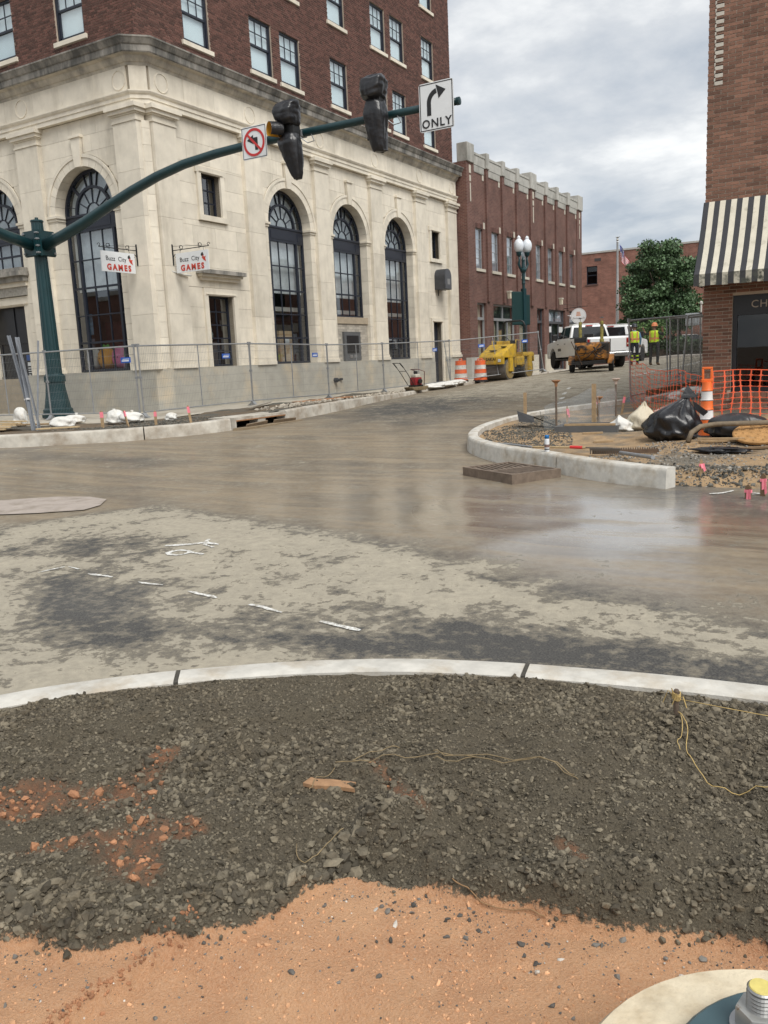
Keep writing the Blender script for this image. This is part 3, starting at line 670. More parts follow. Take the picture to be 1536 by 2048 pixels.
def stones_rect(parent, fr, u0, u1, z0, z1, zs, w, y0, y1, mat, holes=(), name='stone', stag=0):
    """courses of ashlar blocks; holes are (u0,u1,z0,z1)"""
    levels = sorted(set([z0]+[z for z in zs if z0 < z < z1]+[z1]+[h for q in holes for h in q[2:4] if z0 < h < z1]))
    for k, (a, b) in enumerate(zip(levels[:-1], levels[1:])):
        iv = [(u0, u1)]
        for h in holes:
            if h[2] < b-1e-6 and h[3] > a+1e-6:
                nv = []
                for p, q in iv:
                    if h[0] > p: nv.append((p, min(q, h[0])))
                    if h[1] < q: nv.append((max(p, h[1]), q))
                iv = [x for x in nv if x[1]-x[0] > .02]
        for p, q in iv:
            n = max(1, round((q-p)/w)); cuts = [p+(q-p)*i/n for i in range(n+1)]
            if n > 1 and (k+stag) % 2: cuts = [p]+[(x+y)/2 for x, y in zip(cuts[:-1], cuts[1:])]+[q]
            for c, d in zip(cuts[:-1], cuts[1:]):
                block(name, c+GAP/2, d-GAP/2, -y1-random.uniform(0, .003), -y0, a+GAP/2, b-GAP/2, mat, parent, fr)
def wall_boxes(mb, u0, u1, z0, z1, ya, yb, holes):
    us = sorted(set([u0, u1]+[min(max(h[i], u0), u1) for h in holes for i in (0, 1)])); zs = sorted(set([z0, z1]+[min(max(h[i], z0), z1) for h in holes for i in (2, 3)]))
    for a, b in zip(us[:-1], us[1:]):
        run = None
        for c, d in zip(zs[:-1], zs[1:]):
            hit = any(h[0] < (a+b)/2 < h[1] and h[2] < (c+d)/2 < h[3] for h in holes)
            if hit:
                if run: mb.box(a, b, ya, yb, *run); run = None
            else: run = (run[0], d) if run else (c, d)
        if run: mb.box(a, b, ya, yb, *run)

def glazed_grid(win, u0, u1, z0, z1, cols, rows, y, bar, barm, glassm, thick=.05, pane_tilt=.006):
    """bars (part of the window mesh) are added by the caller; here the panes"""
    for a, b in zip(cols[:-1], cols[1:]):
        for c, d in zip(rows[:-1], rows[1:]):
            sub(PANE, 'pane', None, win, ((a+b)/2, y, (c+d)/2), (random.uniform(-1, 1)*pane_tilt, 0, random.uniform(-1, 1)*pane_tilt), (b-a, 1, d-c))
PANE = MB().box(-.5, .5, -.004, .004, -.5, .5).mesh('pane', GL)
PANEU = MB().box(-.5, .5, -.004, .004, -.5, .5).mesh('pane', GLU)
SPR, RO, RI = 6.35, 1.24, 1.24
def arch_window(root, fr, uc, sill, label=None):
    """tall arched window with fanlight, 0.34 m behind the wall face"""
    y = .34; t = .05; mb = MB()
    half = RO-.01
    # outer frame, jambs, sill
    for s_ in (-1, 1): mb.box(*(sorted((s_*half, s_*(half-.075)))), y-.03, y+.07, sill, SPR)
    mb.box(-half, half, y-.035, y+.07, sill, sill+.07)
    # transom panel
    mb.box(-half+.075, half-.075, y-.04, y+.06, SPR-.46, SPR-.02); mb.box(-half, half, y-.07, y+.08, SPR-.02, SPR+.045)
    for a, b in ((-.72, .72), (-half+.14, -.84), (.84, half-.14)):
        mb.box(a, b, y-.052, y-.04, SPR-.38, SPR-.10)
    mu = .78
    for s_ in (-1, 1): mb.box(s_*mu-.045, s_*mu+.045, y-.035, y+.06, sill+.07, SPR-.46)
    top = SPR-.46; n = max(2, round((top-sill-.07)/.82)); rows = [sill+.07+(top-sill-.07)*i/n for i in range(n+1)]
    for i, z in enumerate(rows[1:-1]): mb.box(-half+.075, half-.075, y-.02, y+.04, z-(.03 if i % 2 == 0 else .018), z+(.03 if i % 2 == 0 else .018))
    for u in (-.26, .26): mb.box(u-.013, u+.013, y-.012, y+.03, sill+.07, top)
    # fanlight bars: rings and spokes
    def ring(r0, r1, ya, yb, n=28):
        for i in range(n):
            a, b = pi*i/n, pi*(i+1)/n
            poly = [(r0*cos(a), r0*sin(a)), (r1*cos(a), r1*sin(a)), (r1*cos(b), r1*sin(b)), (r0*cos(b), r0*sin(b))]
            mb.prism(poly, yb, ya, lambda p, q, w: (p, w, SPR+.045+q))
    R1 = half-.01
    ring(R1-.075, R1, y-.03, y+.07); ring(.70, .775, y-.03, y+.06); ring(.27, .30, y-.012, y+.03, 14)
    def spoke(a, r0, r1, w, ya, yb):
        d = Vector((cos(a), sin(a))); n_ = Vector((-sin(a), cos(a)))*w/2
        poly = [tuple(d*r0-n_), tuple(d*r1-n_), tuple(d*r1+n_), tuple(d*r0+n_)]
        mb.prism(poly, yb, ya, lambda p, q, w_: (p, w_, SPR+.045+q))
    for k in range(1, 6): spoke(pi*k/6, .30, .70, .022, y-.012, y+.03)
    for k, w in ((1, .022), (2, .075), (3, .022), (4, .075), (5, .022), (6, .075), (7, .022), (8, .075), (9, .022), (10, .022), (11, .022)):
        spoke(pi*k/12, .775, R1-.075, .075 if k in (2+1, 6, 9) else .022, y-.02, y+.04) if k % 1 == 0 and k in (1, 3, 5, 6, 7, 9, 11) else None
    o_ = Matrix.Rotation(fr[1], 3, 'Z') @ Vector((uc, 0, 0))+Vector(fr[0]); win = part(mb, 'arched_window', navy, root, (o_, fr[1]))
    if label: win['label'] = label
    cols = [-half+.075, -mu, -.26, .26, mu, half-.075]
    glazed_grid(win, 0, 0, 0, 0, cols, rows, y+.02, 0, None, None)
    # fan panes
    def fan(r0, r1, a0, a1):
        n_ = 6; pts = [(r0*cos(a0+(a1-a0)*i/n_), r0*sin(a0+(a1-a0)*i/n_)) for i in range(n_+1)]+[(r1*cos(a1-(a1-a0)*i/n_), r1*sin(a1-(a1-a0)*i/n_)) for i in range(n_+1)]
        q = MB().prism(pts, y+.024, y+.016, lambda p, q_, w: (p, w, SPR+.045+q_)); sub(q, 'pane', GL, win)
    for k in range(6): fan(.285, .70, pi*k/6, pi*(k+1)/6)
    fan(.0, .27, 0, pi)
    sub(MB().box(-half+.08, half-.08, y+.16, y+.168, max(sill+.1, SPR-2.2), SPR-.46), 'blind', M('sky_reflect_grey', (.60, .63, .63), .85), win)  # pale sheet added behind the upper panes to stand for reflected sky
    sub(MB().prism([(1.13*cos(pi*i/16), 1.13*sin(pi*i/16)) for i in range(17)], y+.16, y+.168, lambda p, q_, w: (p, w, SPR+.05+q_)), 'blind', MATS['sky_reflect_grey'], win)  # same for the fanlight: sky reflection put in as a grey sheet
    edges = [0, 1/12, 3/12, 5/12, 6/12, 7/12, 9/12, 11/12, 1]
    for a, b in zip(edges[:-1], edges[1:]): fan(.775, R1-.075, pi*a, pi*b)
    return win
def arch_bay(wall, fr, uc, sill, left, right):
    """jamb stones, imposts, voussoirs, keystone, spandrels for one bay"""
    for s_, lim in ((-1, left), (1, right)):
        a, b = sorted((uc+s_*RO, lim))
        z = sill; k = 0
        while z < SPR-.1-1e-6:
            h = min(.45, SPR-.1-z); block('stone', a+(GAP/2), b-(GAP/2), -.004*(k % 2), .40, z+GAP/2, z+h-GAP/2, lime, wall, fr); z += h; k += 1
        # impost moulding
        for z0, z1, p in ((SPR-.10, SPR-.02, .03), (SPR-.02, SPR+.05, .07)):
            a2, b2 = (a, b+ (0 if s_ > 0 else p)) if s_ < 0 else (a-p, b)
            block('impost', a2, b2, -p, .40, z0, z1-.002, lime, wall, fr)
    R0, R1 = RO, RO+.31
    zc = SPR+.05
    nv = 15
    for i in range(nv):
        a, b = pi*i/nv, pi*(i+1)/nv
        if i == nv//2: continue
        g_ = .004; pts = []
        n_ = 4
        for rr, seq in ((R0, range(n_+1)), (R1, range(n_, -1, -1))):
            for j in seq:
                t_ = a+g_/rr+(b-a-2*g_/rr)*j/n_; pts.append((uc+rr*cos(t_), zc+rr*sin(t_)))
        o = part(MB().prism(pts, .40, -.035, lambda p, q, w: (p, w, q)), 'voussoir', lime, wall, fr)
        pts2 = []
        for rr, seq in ((R1-.07, range(n_+1)), (R1+.02, range(n_, -1, -1))):
            for j in seq:
                t_ = a+(b-a)*j/n_; pts2.append((uc+rr*cos(t_), zc+rr*sin(t_)))
        o.data = o.data  # moulding on the outer edge, same stone
        bm_ = MB().prism(pts, .40, -.035, lambda p, q, w: (p, w, q)).prism(pts2, -.034, -.06, lambda p, q, w: (p, w, q)); o.data = bm_.mesh('voussoir', lime)
    kz0, kz1 = zc+R0-.02, 8.42
    a0, a1 = .12, .20
    ks = MB().prism([(uc-a0, kz0), (uc+a0, kz0), (uc+a1, kz1), (uc-a1, kz1)], .40, -.10, lambda p, q, w: (p, w, q)).box(uc-.24, uc+.24, -.14, .1, kz1, kz1+.07)
    part(ks, 'keystone', lime, wall, fr)
    # spandrel stones, clipped by the arch
    lv = [zc, 6.95, 7.5, 8.0, 8.45, 8.90]; R2 = R1+.022
    for k, (z0, z1) in enumerate(zip(lv[:-1], lv[1:])):
        cuts = [left, uc-.8+(.25 if k % 2 else 0), uc-.205, uc+.205, uc+.8-(.25 if k % 2 else 0), right]
        for a, b in zip(cuts[:-1], cuts[1:]):
            if abs((a+b)/2-uc) < .05 and z0 < 8.4: continue
            n_ = 10; us = [a+GAP/2+(b-a-GAP)*i/n_ for i in range(n_+1)]; low = []
            for u in us:
                d = abs(u-uc); zl = zc+sqrt(R2*R2-d*d) if d < R2 else zc; low.append(max(z0, zl))
            run = [(u, l) for u, l in zip(us, low) if l < z1-.02]
            if len(run) < 2: continue
            poly = [(u, l+GAP/2) for u, l in run]+[(run[-1][0], z1-GAP/2), (run[0][0], z1-GAP/2)]
            if run[0][1] >= z1: continue
            part(MB().prism(poly, .30, random.uniform(-.003, 0), lambda p, q, w: (p, w, q)), 'stone', lime, wall, fr)
def pilaster(wall, fr, u0, u1, mirror=False):
    zs = [1.90, 3.25, 4.6, 5.95, 7.2, 8.48]
    for a, b in zip(zs[:-1], zs[1:]): block('pilaster_stone', u0, u1, -.13-random.uniform(0, .002), .2, a+GAP/2, b-GAP/2, lime, wall, fr)
    for z0, z1, p in ((1.68, 1.80, .20), (1.80, 1.90, .165)): block('pilaster_base', u0-(p-.13), u1+(p-.13), -p, .2, z0, z1-.002, lime, wall, fr)
    for z0, z1, p in ((8.48, 8.53, .16), (8.53, 8.66, .135), (8.66, 8.70, .17), (8.70, 8.80, .23), (8.80, 8.915, .29)):
        block('capital', u0-(p-.13)*.9, u1+(p-.13)*.9, -p, .2, z0+.001, z1-.001, lime, wall, fr)
def small_window(root, fr, u0, u1, z0, z1, cols, rows, y=.22, label=None):
    mb = MB(); f = .055
    for a, b, c, d in ((u0, u0+f, z0, z1), (u1-f, u1, z0, z1), (u0+f, u1-f, z0, z0+f), (u0+f, u1-f, z1-f, z1)): mb.box(a, b, y-.03, y+.05, c, d)
    U = [u0+f+(u1-u0-2*f)*i/cols for i in range(cols+1)]; Z = [z0+f+(z1-z0-2*f)*i/rows for i in range(rows+1)]
    for u in U[1:-1]: mb.box(u-.014, u+.014, y-.02, y+.03, z0+f, z1-f)
    for i, z in enumerate(Z[1:-1]): mb.box(u0+f, u1-f, y-.022, y+.032, z-.018, z+.018)
    win = part(mb, 'window', navy, root, fr)
    if label: win['label'] = label
    glazed_grid(win, 0, 0, 0, 0, U, Z, y+.01, 0, None, None); return win

# --- facade right (along the side street)
ARC_R = [6.66, 10.63, 14.58]; PIL_R = [(.28, 1.18), (4.24, 5.11), (8.21, 9.09), (12.16, 13.07), (16.06, 17.0), (19.32, 20.3)]
ARC_L = [-2.62, -6.86]; PIL_L = [(-1.0, -.10), (-5.24, -4.24), (-9.48, -8.48)]
walls = {}
for nm, fr, u0, u1 in (('street_facade', FR_R, .3, 20.3), ('front_facade', FR_L, -9.5, -.3)):
    holes = [(a-RO-.3, a+RO+.3, 1.6, 8.2) for a in (ARC_R if fr is FR_R else ARC_L)]
    if fr is FR_R: holes += [(2.1, 3.3, 1.69, 3.85), (2.2, 3.08, 6.23, 7.45), (17.57, 18.5, .2, 3.33), (17.68, 18.52, 6.2, 7.42)]
    mb = MB(); wall_boxes(mb, u0+.05, u1-.02, 0., 10.7, .02 + .0, .5, holes)
    walls[nm] = part(mb, nm, joint_m, B0, fr)
WR, WL = walls['street_facade'], walls['front_facade']
for wall, fr, P in ((WR, FR_R, PIL_R), (WL, FR_L, PIL_L)):
    for p in P: pilaster(wall, fr, *p)
for i, a in enumerate(ARC_R): arch_bay(WR, FR_R, a, 1.69, PIL_R[i+1][1], PIL_R[i+2][0])
for i, a in enumerate(ARC_L): arch_bay(WL, FR_L, a, 1.69, PIL_L[i+1][1], PIL_L[i][0])
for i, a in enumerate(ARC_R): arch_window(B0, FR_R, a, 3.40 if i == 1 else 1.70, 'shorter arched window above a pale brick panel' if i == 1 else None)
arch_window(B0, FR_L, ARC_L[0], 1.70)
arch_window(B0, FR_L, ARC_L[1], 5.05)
crs = [1.69+.60*i for i in range(13)]
SQ_R = [(2.1, 3.3, 1.69, 3.85), (2.2, 3.08, 6.23, 7.45)]
stones_rect(WR, FR_R, 1.18, 4.24, 1.69, 8.9, crs, 1.15, -.3, 0, lime, [(1.92, 3.48, 1.69, 4.08), (2.02, 3.26, 6.05, 7.63)])
stones_rect(WR, FR_R, 17.0, 19.32, 1.69, 8.9, crs, 1.15, -.3, 0, lime, [(17.42, 18.65, .2, 3.5), (17.5, 18.7, 6.02, 7.6)])
stones_rect(WR, FR_R, 17.0, 17.42, .2, 1.69, [], 1.2, -.3, 0, lime)
def surround(wall, fr, u0, u1, z0, z1, w, wt, p=.06, sill=True, ears=False):
    """stone frame round a rectangular opening, with reveal"""
    block('surround_stone', u0-w, u0, -p, .30, z0, z1, lime, wall, fr); block('surround_stone', u1, u1+w, -p, .30, z0, z1, lime, wall, fr)
    block('surround_stone', u0-w-(.05 if ears else 0), u1+w+(.05 if ears else 0), -p-.004, .30, z1, z1+wt, lime, wall, fr)
    block('surround_stone', u0-w*.55, u1+w*.55, -p-.03, -.0, z1+wt*.15, z1+wt*.30, lime, wall, fr)
    if sill: block('sill', u0-w-.03, u1+w+.03, -p-.03, .30, z0-.16, z0-.001, lime, wall, fr)
surround(WR, FR_R, 2.1, 3.3, 1.69, 3.85, .18, .22, sill=False)
surround(WR, FR_R, 2.2, 3.08, 6.23, 7.45, .18, .18, ears=True)
surround(WR, FR_R, 17.68, 18.52, 6.2, 7.42, .18, .18, ears=True)
surround(WR, FR_R, 17.57, 18.5, .2, 3.33, .15, .17, sill=False)
for z0, z1, p in ((4.30, 4.40, .10), (4.40, 4.48, .20), (4.48, 4.60, .30)): block('hood', 2.7-.82-p*.7, 2.7+.82+p*.7, -p, .1, z0, z1-.002, lime_dirty if z0 > 4.45 else lime, WR, FR_R)
small_window(B0, FR_R, 2.1, 3.3, 1.70, 3.85, 2, 5, label='narrow ground floor window under a stone hood')
small_window(B0, FR_R, 2.2, 3.08, 6.23, 7.45, 3, 3); small_window(B0, FR_R, 17.68, 18.52, 6.2, 7.42, 3, 3)
part(MB().box(17.57, 18.5, .22, .28, .2, 3.33).box(17.67, 18.4, .20, .22, .45, 2.3), 'door', navy, B0, FR_R)
# brick infill with a dark cash hatch under the middle arch
inf = part(MB().box(9.39, 11.87, .16, .42, 1.62, 3.40), 'infill_panel', M('grey_mortar', (.33, .31, .27), .95), B0, FR_R)
ib = M('pale_infill_brick', (.40, .365, .31), .85, var=.12, scale=25, isl=.16)
zz = 1.66; k = 0
while zz < 3.14:
    u = 9.39-(.15 if k % 2 else 0)
    while u < 11.87:
        a, b = max(u, 9.39)+.004, min(u+.30, 11.87)-.004
        if b-a > .03 and not (a < 11.17 and b > 9.93 and zz < 2.83): block('brick', a, b, .145, .25, zz+.004, zz+.093, ib, inf, FR_R)
        u += .30
    zz += .0975; k += 1
block('lintel', 9.40, 11.86, .10, .3, 3.14, 3.395, M('tan_lintel', (.36, .30, .22), .9, var=.2, scale=5), inf, FR_R)
hat = MB().box(9.95, 11.15, .06, .2, 1.70, 2.82)
hb = part(hat, 'cash_hatch', M('grey_steel', (.14, .145, .15), .5, .4), B0, FR_R)
sub(MB().box(10.12, 10.98, .045, .062, 2.0, 2.68), 'hatch_opening', M('black_panel', (.008, .008, .01), .3), hb); sub(MB().box(10.3, 10.5, .045, .062, 1.82, 1.93).box(10.6, 10.8, .045, .062, 1.82, 1.93), 'slot', M('bright_steel', (.45, .45, .45), .4, .8), hb)
# --- front facade: doorway under the second arch
du = -6.86
stones_rect(WL, FR_L, du-RO, du-.94, .3, 4.95, [.3+.6*i for i in range(9)], .6, -.4, -.15, lime); stones_rect(WL, FR_L, du+.94, du+RO, .3, 4.95, [.3+.6*i for i in range(9)], .6, -.4, -.15, lime)
surround(WL, FR_L, du-.94, du+.94, .3, 3.92, .36, .28, p=-.06, sill=False)
block('inscription_panel', du-1.28, du+1.28, -.02, .3, 4.22, 4.5, M('stained_panel', (.34, .32, .28), .9, var=.3, scale=12), WL, FR_L)
for z0, z1, p in ((4.5, 4.64, .08), (4.64, 4.80, .20), (4.80, 4.94, .36), (4.94, 5.05, .30)): block('door_hood', du-1.3-p*.35, du+1.3+p*.35, -p, .3, z0, z1-.002, lime_dirty if z0 > 4.6 else lime, WL, FR_L)
drm = M('black_door', (.012, .013, .016), .35, var=.2, scale=5)
dr = part(MB().box(du-.94, du+.94, .36, .42, .3, 3.92).box(du-.03, du+.03, .33, .36, .35, 3.9).box(du-.94, du+.94, .33, .36, 2.75, 2.85).box(du-.9, du-.78, .335, .36, .35, 2.75).box(du+.78, du+.9, .335, .36, .35, 2.75), 'door', drm, B0, FR_L)
notice = M('white_notice', (.6, .62, .62), .6, var=.2, scale=40); nblue = M('blue_notice', (.03, .08, .25), .6)
sub(MB().box(du+.42, du+.74, .325, .332, 2.18, 2.36), 'notice', nblue, dr); sub(MB().box(du+.44, du+.72, .325, .332, 2.0, 2.12), 'notice', notice, dr)
for i in range(6): sub(MB().box(du+.44, du+.48+.2*random.random(), .325, .332, 1.92-i*.075, 1.95-i*.075), 'notice_line', notice, dr)
sub(MB().box(du+.5, du+.72, .325, .332, 1.12, 1.4), 'notice', notice, dr); sub(MB().box(du+.3, du+.38, .325, .332, 1.2, 1.38), 'notice', notice, dr)
# --- chamfered corner quoins
c = .26
def chamfer_pt(d, which):
    k = sqrt(2)-1
    return (KX-c+d*k, KY-d) if which == 'L' else (KX+d, KY+c-d*k)
z = 1.70; k = 0
while z < 8.45:
    h = .44; z1 = min(z+h, 8.5); d = .03
    a = chamfer_pt(d, 'L'); b = chamfer_pt(d, 'R'); ai = (KX-c, KY+.3); bi = (KX-.3, KY+c)
    a2 = (a[0]+.02, a[1]); b2 = (b[0], b[1]-.02)
    o = MB().prism([(KX-c-.0, KY-d+.0), a2, ((a2[0]+b2[0])/2+.035, (a2[1]+b2[1])/2-.035), b2, (KX+d, KY+c), (KX-.3, KY+c), (KX-c, KY+.3)], z+GAP/2, z1-GAP/2, lambda p, q, w: (p, q, w)).build('quoin', lime)
    par(o, WR); z = z1; k += 1
# --- entablature: swept mouldings round both facades
def sweep(prof, u_l, u_r):
    """profile (d, z) bottom to top -> mesh running along both facades"""
    vs = []; n = len(prof)
    for d, z in prof: vs.append((KX+u_l, KY-d, z))
    for d, z in prof: vs.append((*chamfer_pt(d, 'L'), z))
    for d, z in prof: vs.append((*chamfer_pt(d, 'R'), z))
    for d, z in prof: vs.append((KX+d, KY+u_r, z))
    fs = [(s_*n+i, (s_+1)*n+i, (s_+1)*n+i+1, s_*n+i+1) for s_ in range(3) for i in range(n-1)]
    fs += [tuple(range(n)), tuple(range(4*n-1, 3*n-1, -1))]
    return MB().add(vs, fs)
def ent(prof, name, mat, uend=20.32):
    o = sweep(prof, -9.6, uend).build(name, mat); world_child(o, B0); return o
arch_o = ent([(-.1, 8.915), (.15, 8.915), (.15, 9.04), (.175, 9.045), (.175, 9.14), (.21, 9.17), (.24, 9.22), (.24, 9.25), (.12, 9.255), (-.1, 9.255)], 'architrave', lime)
fri = ent([(-.1, 9.25), (.10, 9.25), (.10, 9.92), (-.1, 9.92)], 'frieze', joint_m)
def fr_blocks(fr, u0, u1, w):
    n = round((u1-u0)/w)
    for i in range(n):
        a, b = u0+(u1-u0)*i/n, u0+(u1-u0)*(i+1)/n
        block('frieze_stone', a+GAP/2, b-GAP/2, -.135-random.uniform(0, .004), -.05, 9.262, 9.90, lime, fri, fr)
par(MB().prism([chamfer_pt(.13, 'L'), chamfer_pt(.13, 'R'), (KX-.2, KY+c), (KX-c, KY+.2)], 9.262, 9.90, lambda p, q, w: (p, q, w)).build('frieze_stone', lime), fri)
fr_blocks(FR_R, .3, 20.28, 1.32); fr_blocks(FR_L, -9.4, -.32, 1.28)
for fr, us in ((FR_R, [.75, 4.67, 8.65, 12.6, 16.5, 19.8]), (FR_L, [-.6, -4.74, -8.98])):
    for u in us:
        m = MB(); n_ = 28
        for i in range(n_):
            a, b = 2*pi*i/n_, 2*pi*(i+1)/n_; q = [(u+.235*cos(t_)*1, 9.58+.235*sin(t_)) if j < 2 else (u+.265*cos(t_), 9.58+.265*sin(t_)) for j, t_ in enumerate((a, b, b, a))]
            m.prism(q, -.10, -.155, lambda p, q_, w: (p, w, q_))
        part(m, 'roundel', lime, B0, fr)
corn = [(.05, 9.90), (.14, 9.90), (.17, 9.97), (.20, 9.98), (.26, 10.06), (.28, 10.12), (.40, 10.15), (.42, 10.18), (.43, 10.33), (.46, 10.35), (.53, 10.47), (.55, 10.49), (.55, 10.53), (.05, 10.68), (-.1, 10.68)]
lowc = ent(corn[:7]+[(.05, 10.15)], 'bed_moulding', M('stained_limestone', (.50, .455, .375), .88, var=.2, scale=3, col2=(.24, .225, .2), c2lo=.42, c2hi=.66, c2scale=1.2, stretch=(1.5, 1.5, .5)))
ent([(.05, 10.15)]+corn[6:], 'cornice', lime_dirty, 20.75)
# --- plinth
for fr, u0, u1, hs in ((FR_R, .25, 20.45, [(17.42, 18.65)]), (FR_L, -9.6, -.25, [(du-.94, du+.94)])):
    u = u0
    segs = []; cur = u0
    for h in hs: segs.append((cur, h[0])); cur = h[1]
    segs.append((cur, u1))
    pl = part(MB().box(segs[0][0]+.02, segs[0][1]-.02, -.05, .3, 0, 1.5), 'plinth', joint_m, B0, fr)
    for a, b in segs:
        n = max(1, round((b-a)/2.05))
        for i in range(n): block('plinth_stone', a+(b-a)*i/n+GAP/2, a+(b-a)*(i+1)/n-GAP/2, -.16-random.uniform(0, .004), .25, 0., 1.50, base_m, pl, fr)
        for i in range(n): block('plinth_cap', a+(b-a)*i/n, a+(b-a)*(i+1)/n-GAP/2, -.145, .34, 1.50, 1.688, base_m if fr is FR_R else base_m, pl, fr)
pq = MB().prism([(KX-c-.1, KY-.155), (KX-c+.07, KY-.155), (KX+.155, KY+c-.07), (KX+.155, KY+c+.1), (KX-.3, KY+c+.1), (KX-c-.1, KY+.3)], 0, 1.688, lambda p, q, w: (p, q, w)).build('plinth_corner', base_m); par(pq, B0)
# --- plain side returns so that the building is closed
bk = MB().box(KX-19.5, KX-.55, KY+.55, KY+20.25, 0, .25).box(KX-9.5, KX-.5, KY+19.9, KY+20.28, 0, 18.9).box(KX-9.5, KX-9.2, KY+.5, KY+20, 0, 18.9)
world_child(bk.build('rear_wall', M('plain_brick_wall', (.11, .05, .04), .9, var=.2, scale=8)), B0)
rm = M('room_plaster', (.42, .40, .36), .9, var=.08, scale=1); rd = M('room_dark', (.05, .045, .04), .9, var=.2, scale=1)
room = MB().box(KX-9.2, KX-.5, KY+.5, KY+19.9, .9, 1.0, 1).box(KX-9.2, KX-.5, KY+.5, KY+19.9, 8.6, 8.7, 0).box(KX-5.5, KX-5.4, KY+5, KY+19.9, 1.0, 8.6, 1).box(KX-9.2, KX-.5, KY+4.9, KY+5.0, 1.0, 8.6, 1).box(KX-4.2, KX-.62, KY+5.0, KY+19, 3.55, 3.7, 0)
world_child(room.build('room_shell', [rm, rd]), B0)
# --- brick upper storeys
BL, BH = .205, .0690
ZB0, ZB1 = 10.66, 18.75
WIN_R = [(u, z, z+1.66) for u in (2.58, 5.72, 7.33, 10.44, 13.56, 15.16, 17.98) for z in (11.08, 13.97, 16.86)]
WIN_L = [(u, z, z+1.66) for u in (-2.45, -5.45, -8.3) for z in (11.08, 13.97, 16.86)]
HW = .575
def brick_wall(name, fr, u0, u1, wins, nearfn):
    holes = [(u-HW, u+HW, a, b) for u, a, b in wins]; sills = [(u-HW-.1, u+HW+.1, a-.13, a) for u, a, b in wins]
    mb = MB(); wall_boxes(mb, u0+.012, u1-.012, ZB0-.2, ZB1, .010, .30, holes); wall = part(mb, name, mortar_m, B0, fr)
    rows = int((ZB1-ZB0)/BH); cells = []
    for r_ in range(rows):
        z0 = ZB0+r_*BH+.0065; z1 = z0+BH-.013; hdr = r_ % 6 == 5; L_ = BL/2 if hdr else BL
        u = u0-(L_/2 if r_ % 2 else 0); 
        while u < u1-.01:
            a, b = max(u+.0065, u0), min(u+L_-.0065, u1)
            for h in holes+sills:
                if h[2] < z1-.01 and h[3] > z0+.01:
                    if a >= h[0]-.001 and b <= h[1]+.001: a = b; break
                    if a < h[0] < b and h[1] >= b: b = h[0]-.004
                    elif a < h[1] < b and h[0] <= a: a = h[1]+.004
            if b-a > .03: cells.append((a, b, z0, z1))
            u += L_
    cells.sort(key=lambda q: nearfn((q[0]+q[1])/2, (q[2]+q[3])/2))
    for q in cells[:150]: block('brick', q[0], q[1], -random.uniform(0, .004), .08, q[2], q[3], brick_m, wall, fr)
    big = MB()
    for a, b, z0, z1 in cells[150:]:
        y = -random.uniform(0, .004)
        big.add([(a, y, z0), (b, y, z0), (b, y, z1), (a, y, z1), (a, .03, z0), (b, .03, z0), (b, .03, z1), (a, .03, z1)], [(0, 1, 2, 3), (1, 5, 6, 2), (4, 0, 3, 7), (3, 2, 6, 7), (4, 5, 1, 0)])
    o = part(big, 'brickwork', brick_m, wall, fr); tag(o, kind='stuff'); return wall
brick_wall('street_brick_wall', FR_R, 0., 20.3, WIN_R, lambda u, z: (u-2)**2+(z-10.9)**2*3)
brick_wall('front_brick_wall', FR_L, -9.5, 0., WIN_L, lambda u, z: (u+2)**2+(z-10.9)**2*3)
# sash windows: one shared set of meshes
f = .07
sash = MB().box(-HW, -HW+f, .06, .16, 0, 1.66).box(HW-f, HW, .06, .16, 0, 1.66).box(-HW+f, HW-f, .06, .16, 0, f).box(-HW+f, HW-f, .06, .16, 1.66-f, 1.66).box(-HW+f, HW-f, .075, .15, .80, .86)
sash.box(-HW+f, -HW+f+.045, .09, .14, f, .80).box(HW-f-.045, HW-f, .09, .14, f, .80).box(-HW+f, HW-f, .09, .14, f, f+.05)
for u in (-.17, .17): sash.box(u-.012, u+.012, .085, .11, .86, 1.66-f)
sash.box(-HW+f, HW-f, .084, .112, 1.21, 1.234)
SASH = sash.mesh('sash_window', navy); SILL = MB().box(-HW-.1, HW+.1, -.06, .12, -.125, -.003).mesh('sill', lime); BLIND = MB().box(-HW+f, HW-f, .165, .172, .05, 1.6).mesh('blind', blind_m)
PT = MB().box(-HW+f, HW-f, .098, .102, .86, 1.6).mesh('pane', GLU); PB = MB().box(-HW+f, HW-f, .118, .122, .1, .8).mesh('pane', GLU)
for fr, ws in ((FR_R, WIN_R), (FR_L, WIN_L)):
    for u, a, b in ws:
        w = link('sash_window', SASH); w.location = Matrix.Rotation(fr[1], 3, 'Z') @ Vector((u, 0, a))+Vector(fr[0]); w.rotation_euler = (0, 0, fr[1]); par(w, B0)
        link('sill', SILL, w); link('blind', BLIND, w)
        link('pane', PT, w, rot=(0, 0, random.uniform(-.01, .01))); link('pane', PB, w, rot=(random.uniform(-.008, .008), 0, random.uniform(-.01, .01)))
world_child(MB().box(KX-9.5, KX+.05, KY-.05, KY+20.35, 18.75, 19.0).build('coping', lime_dirty), B0)
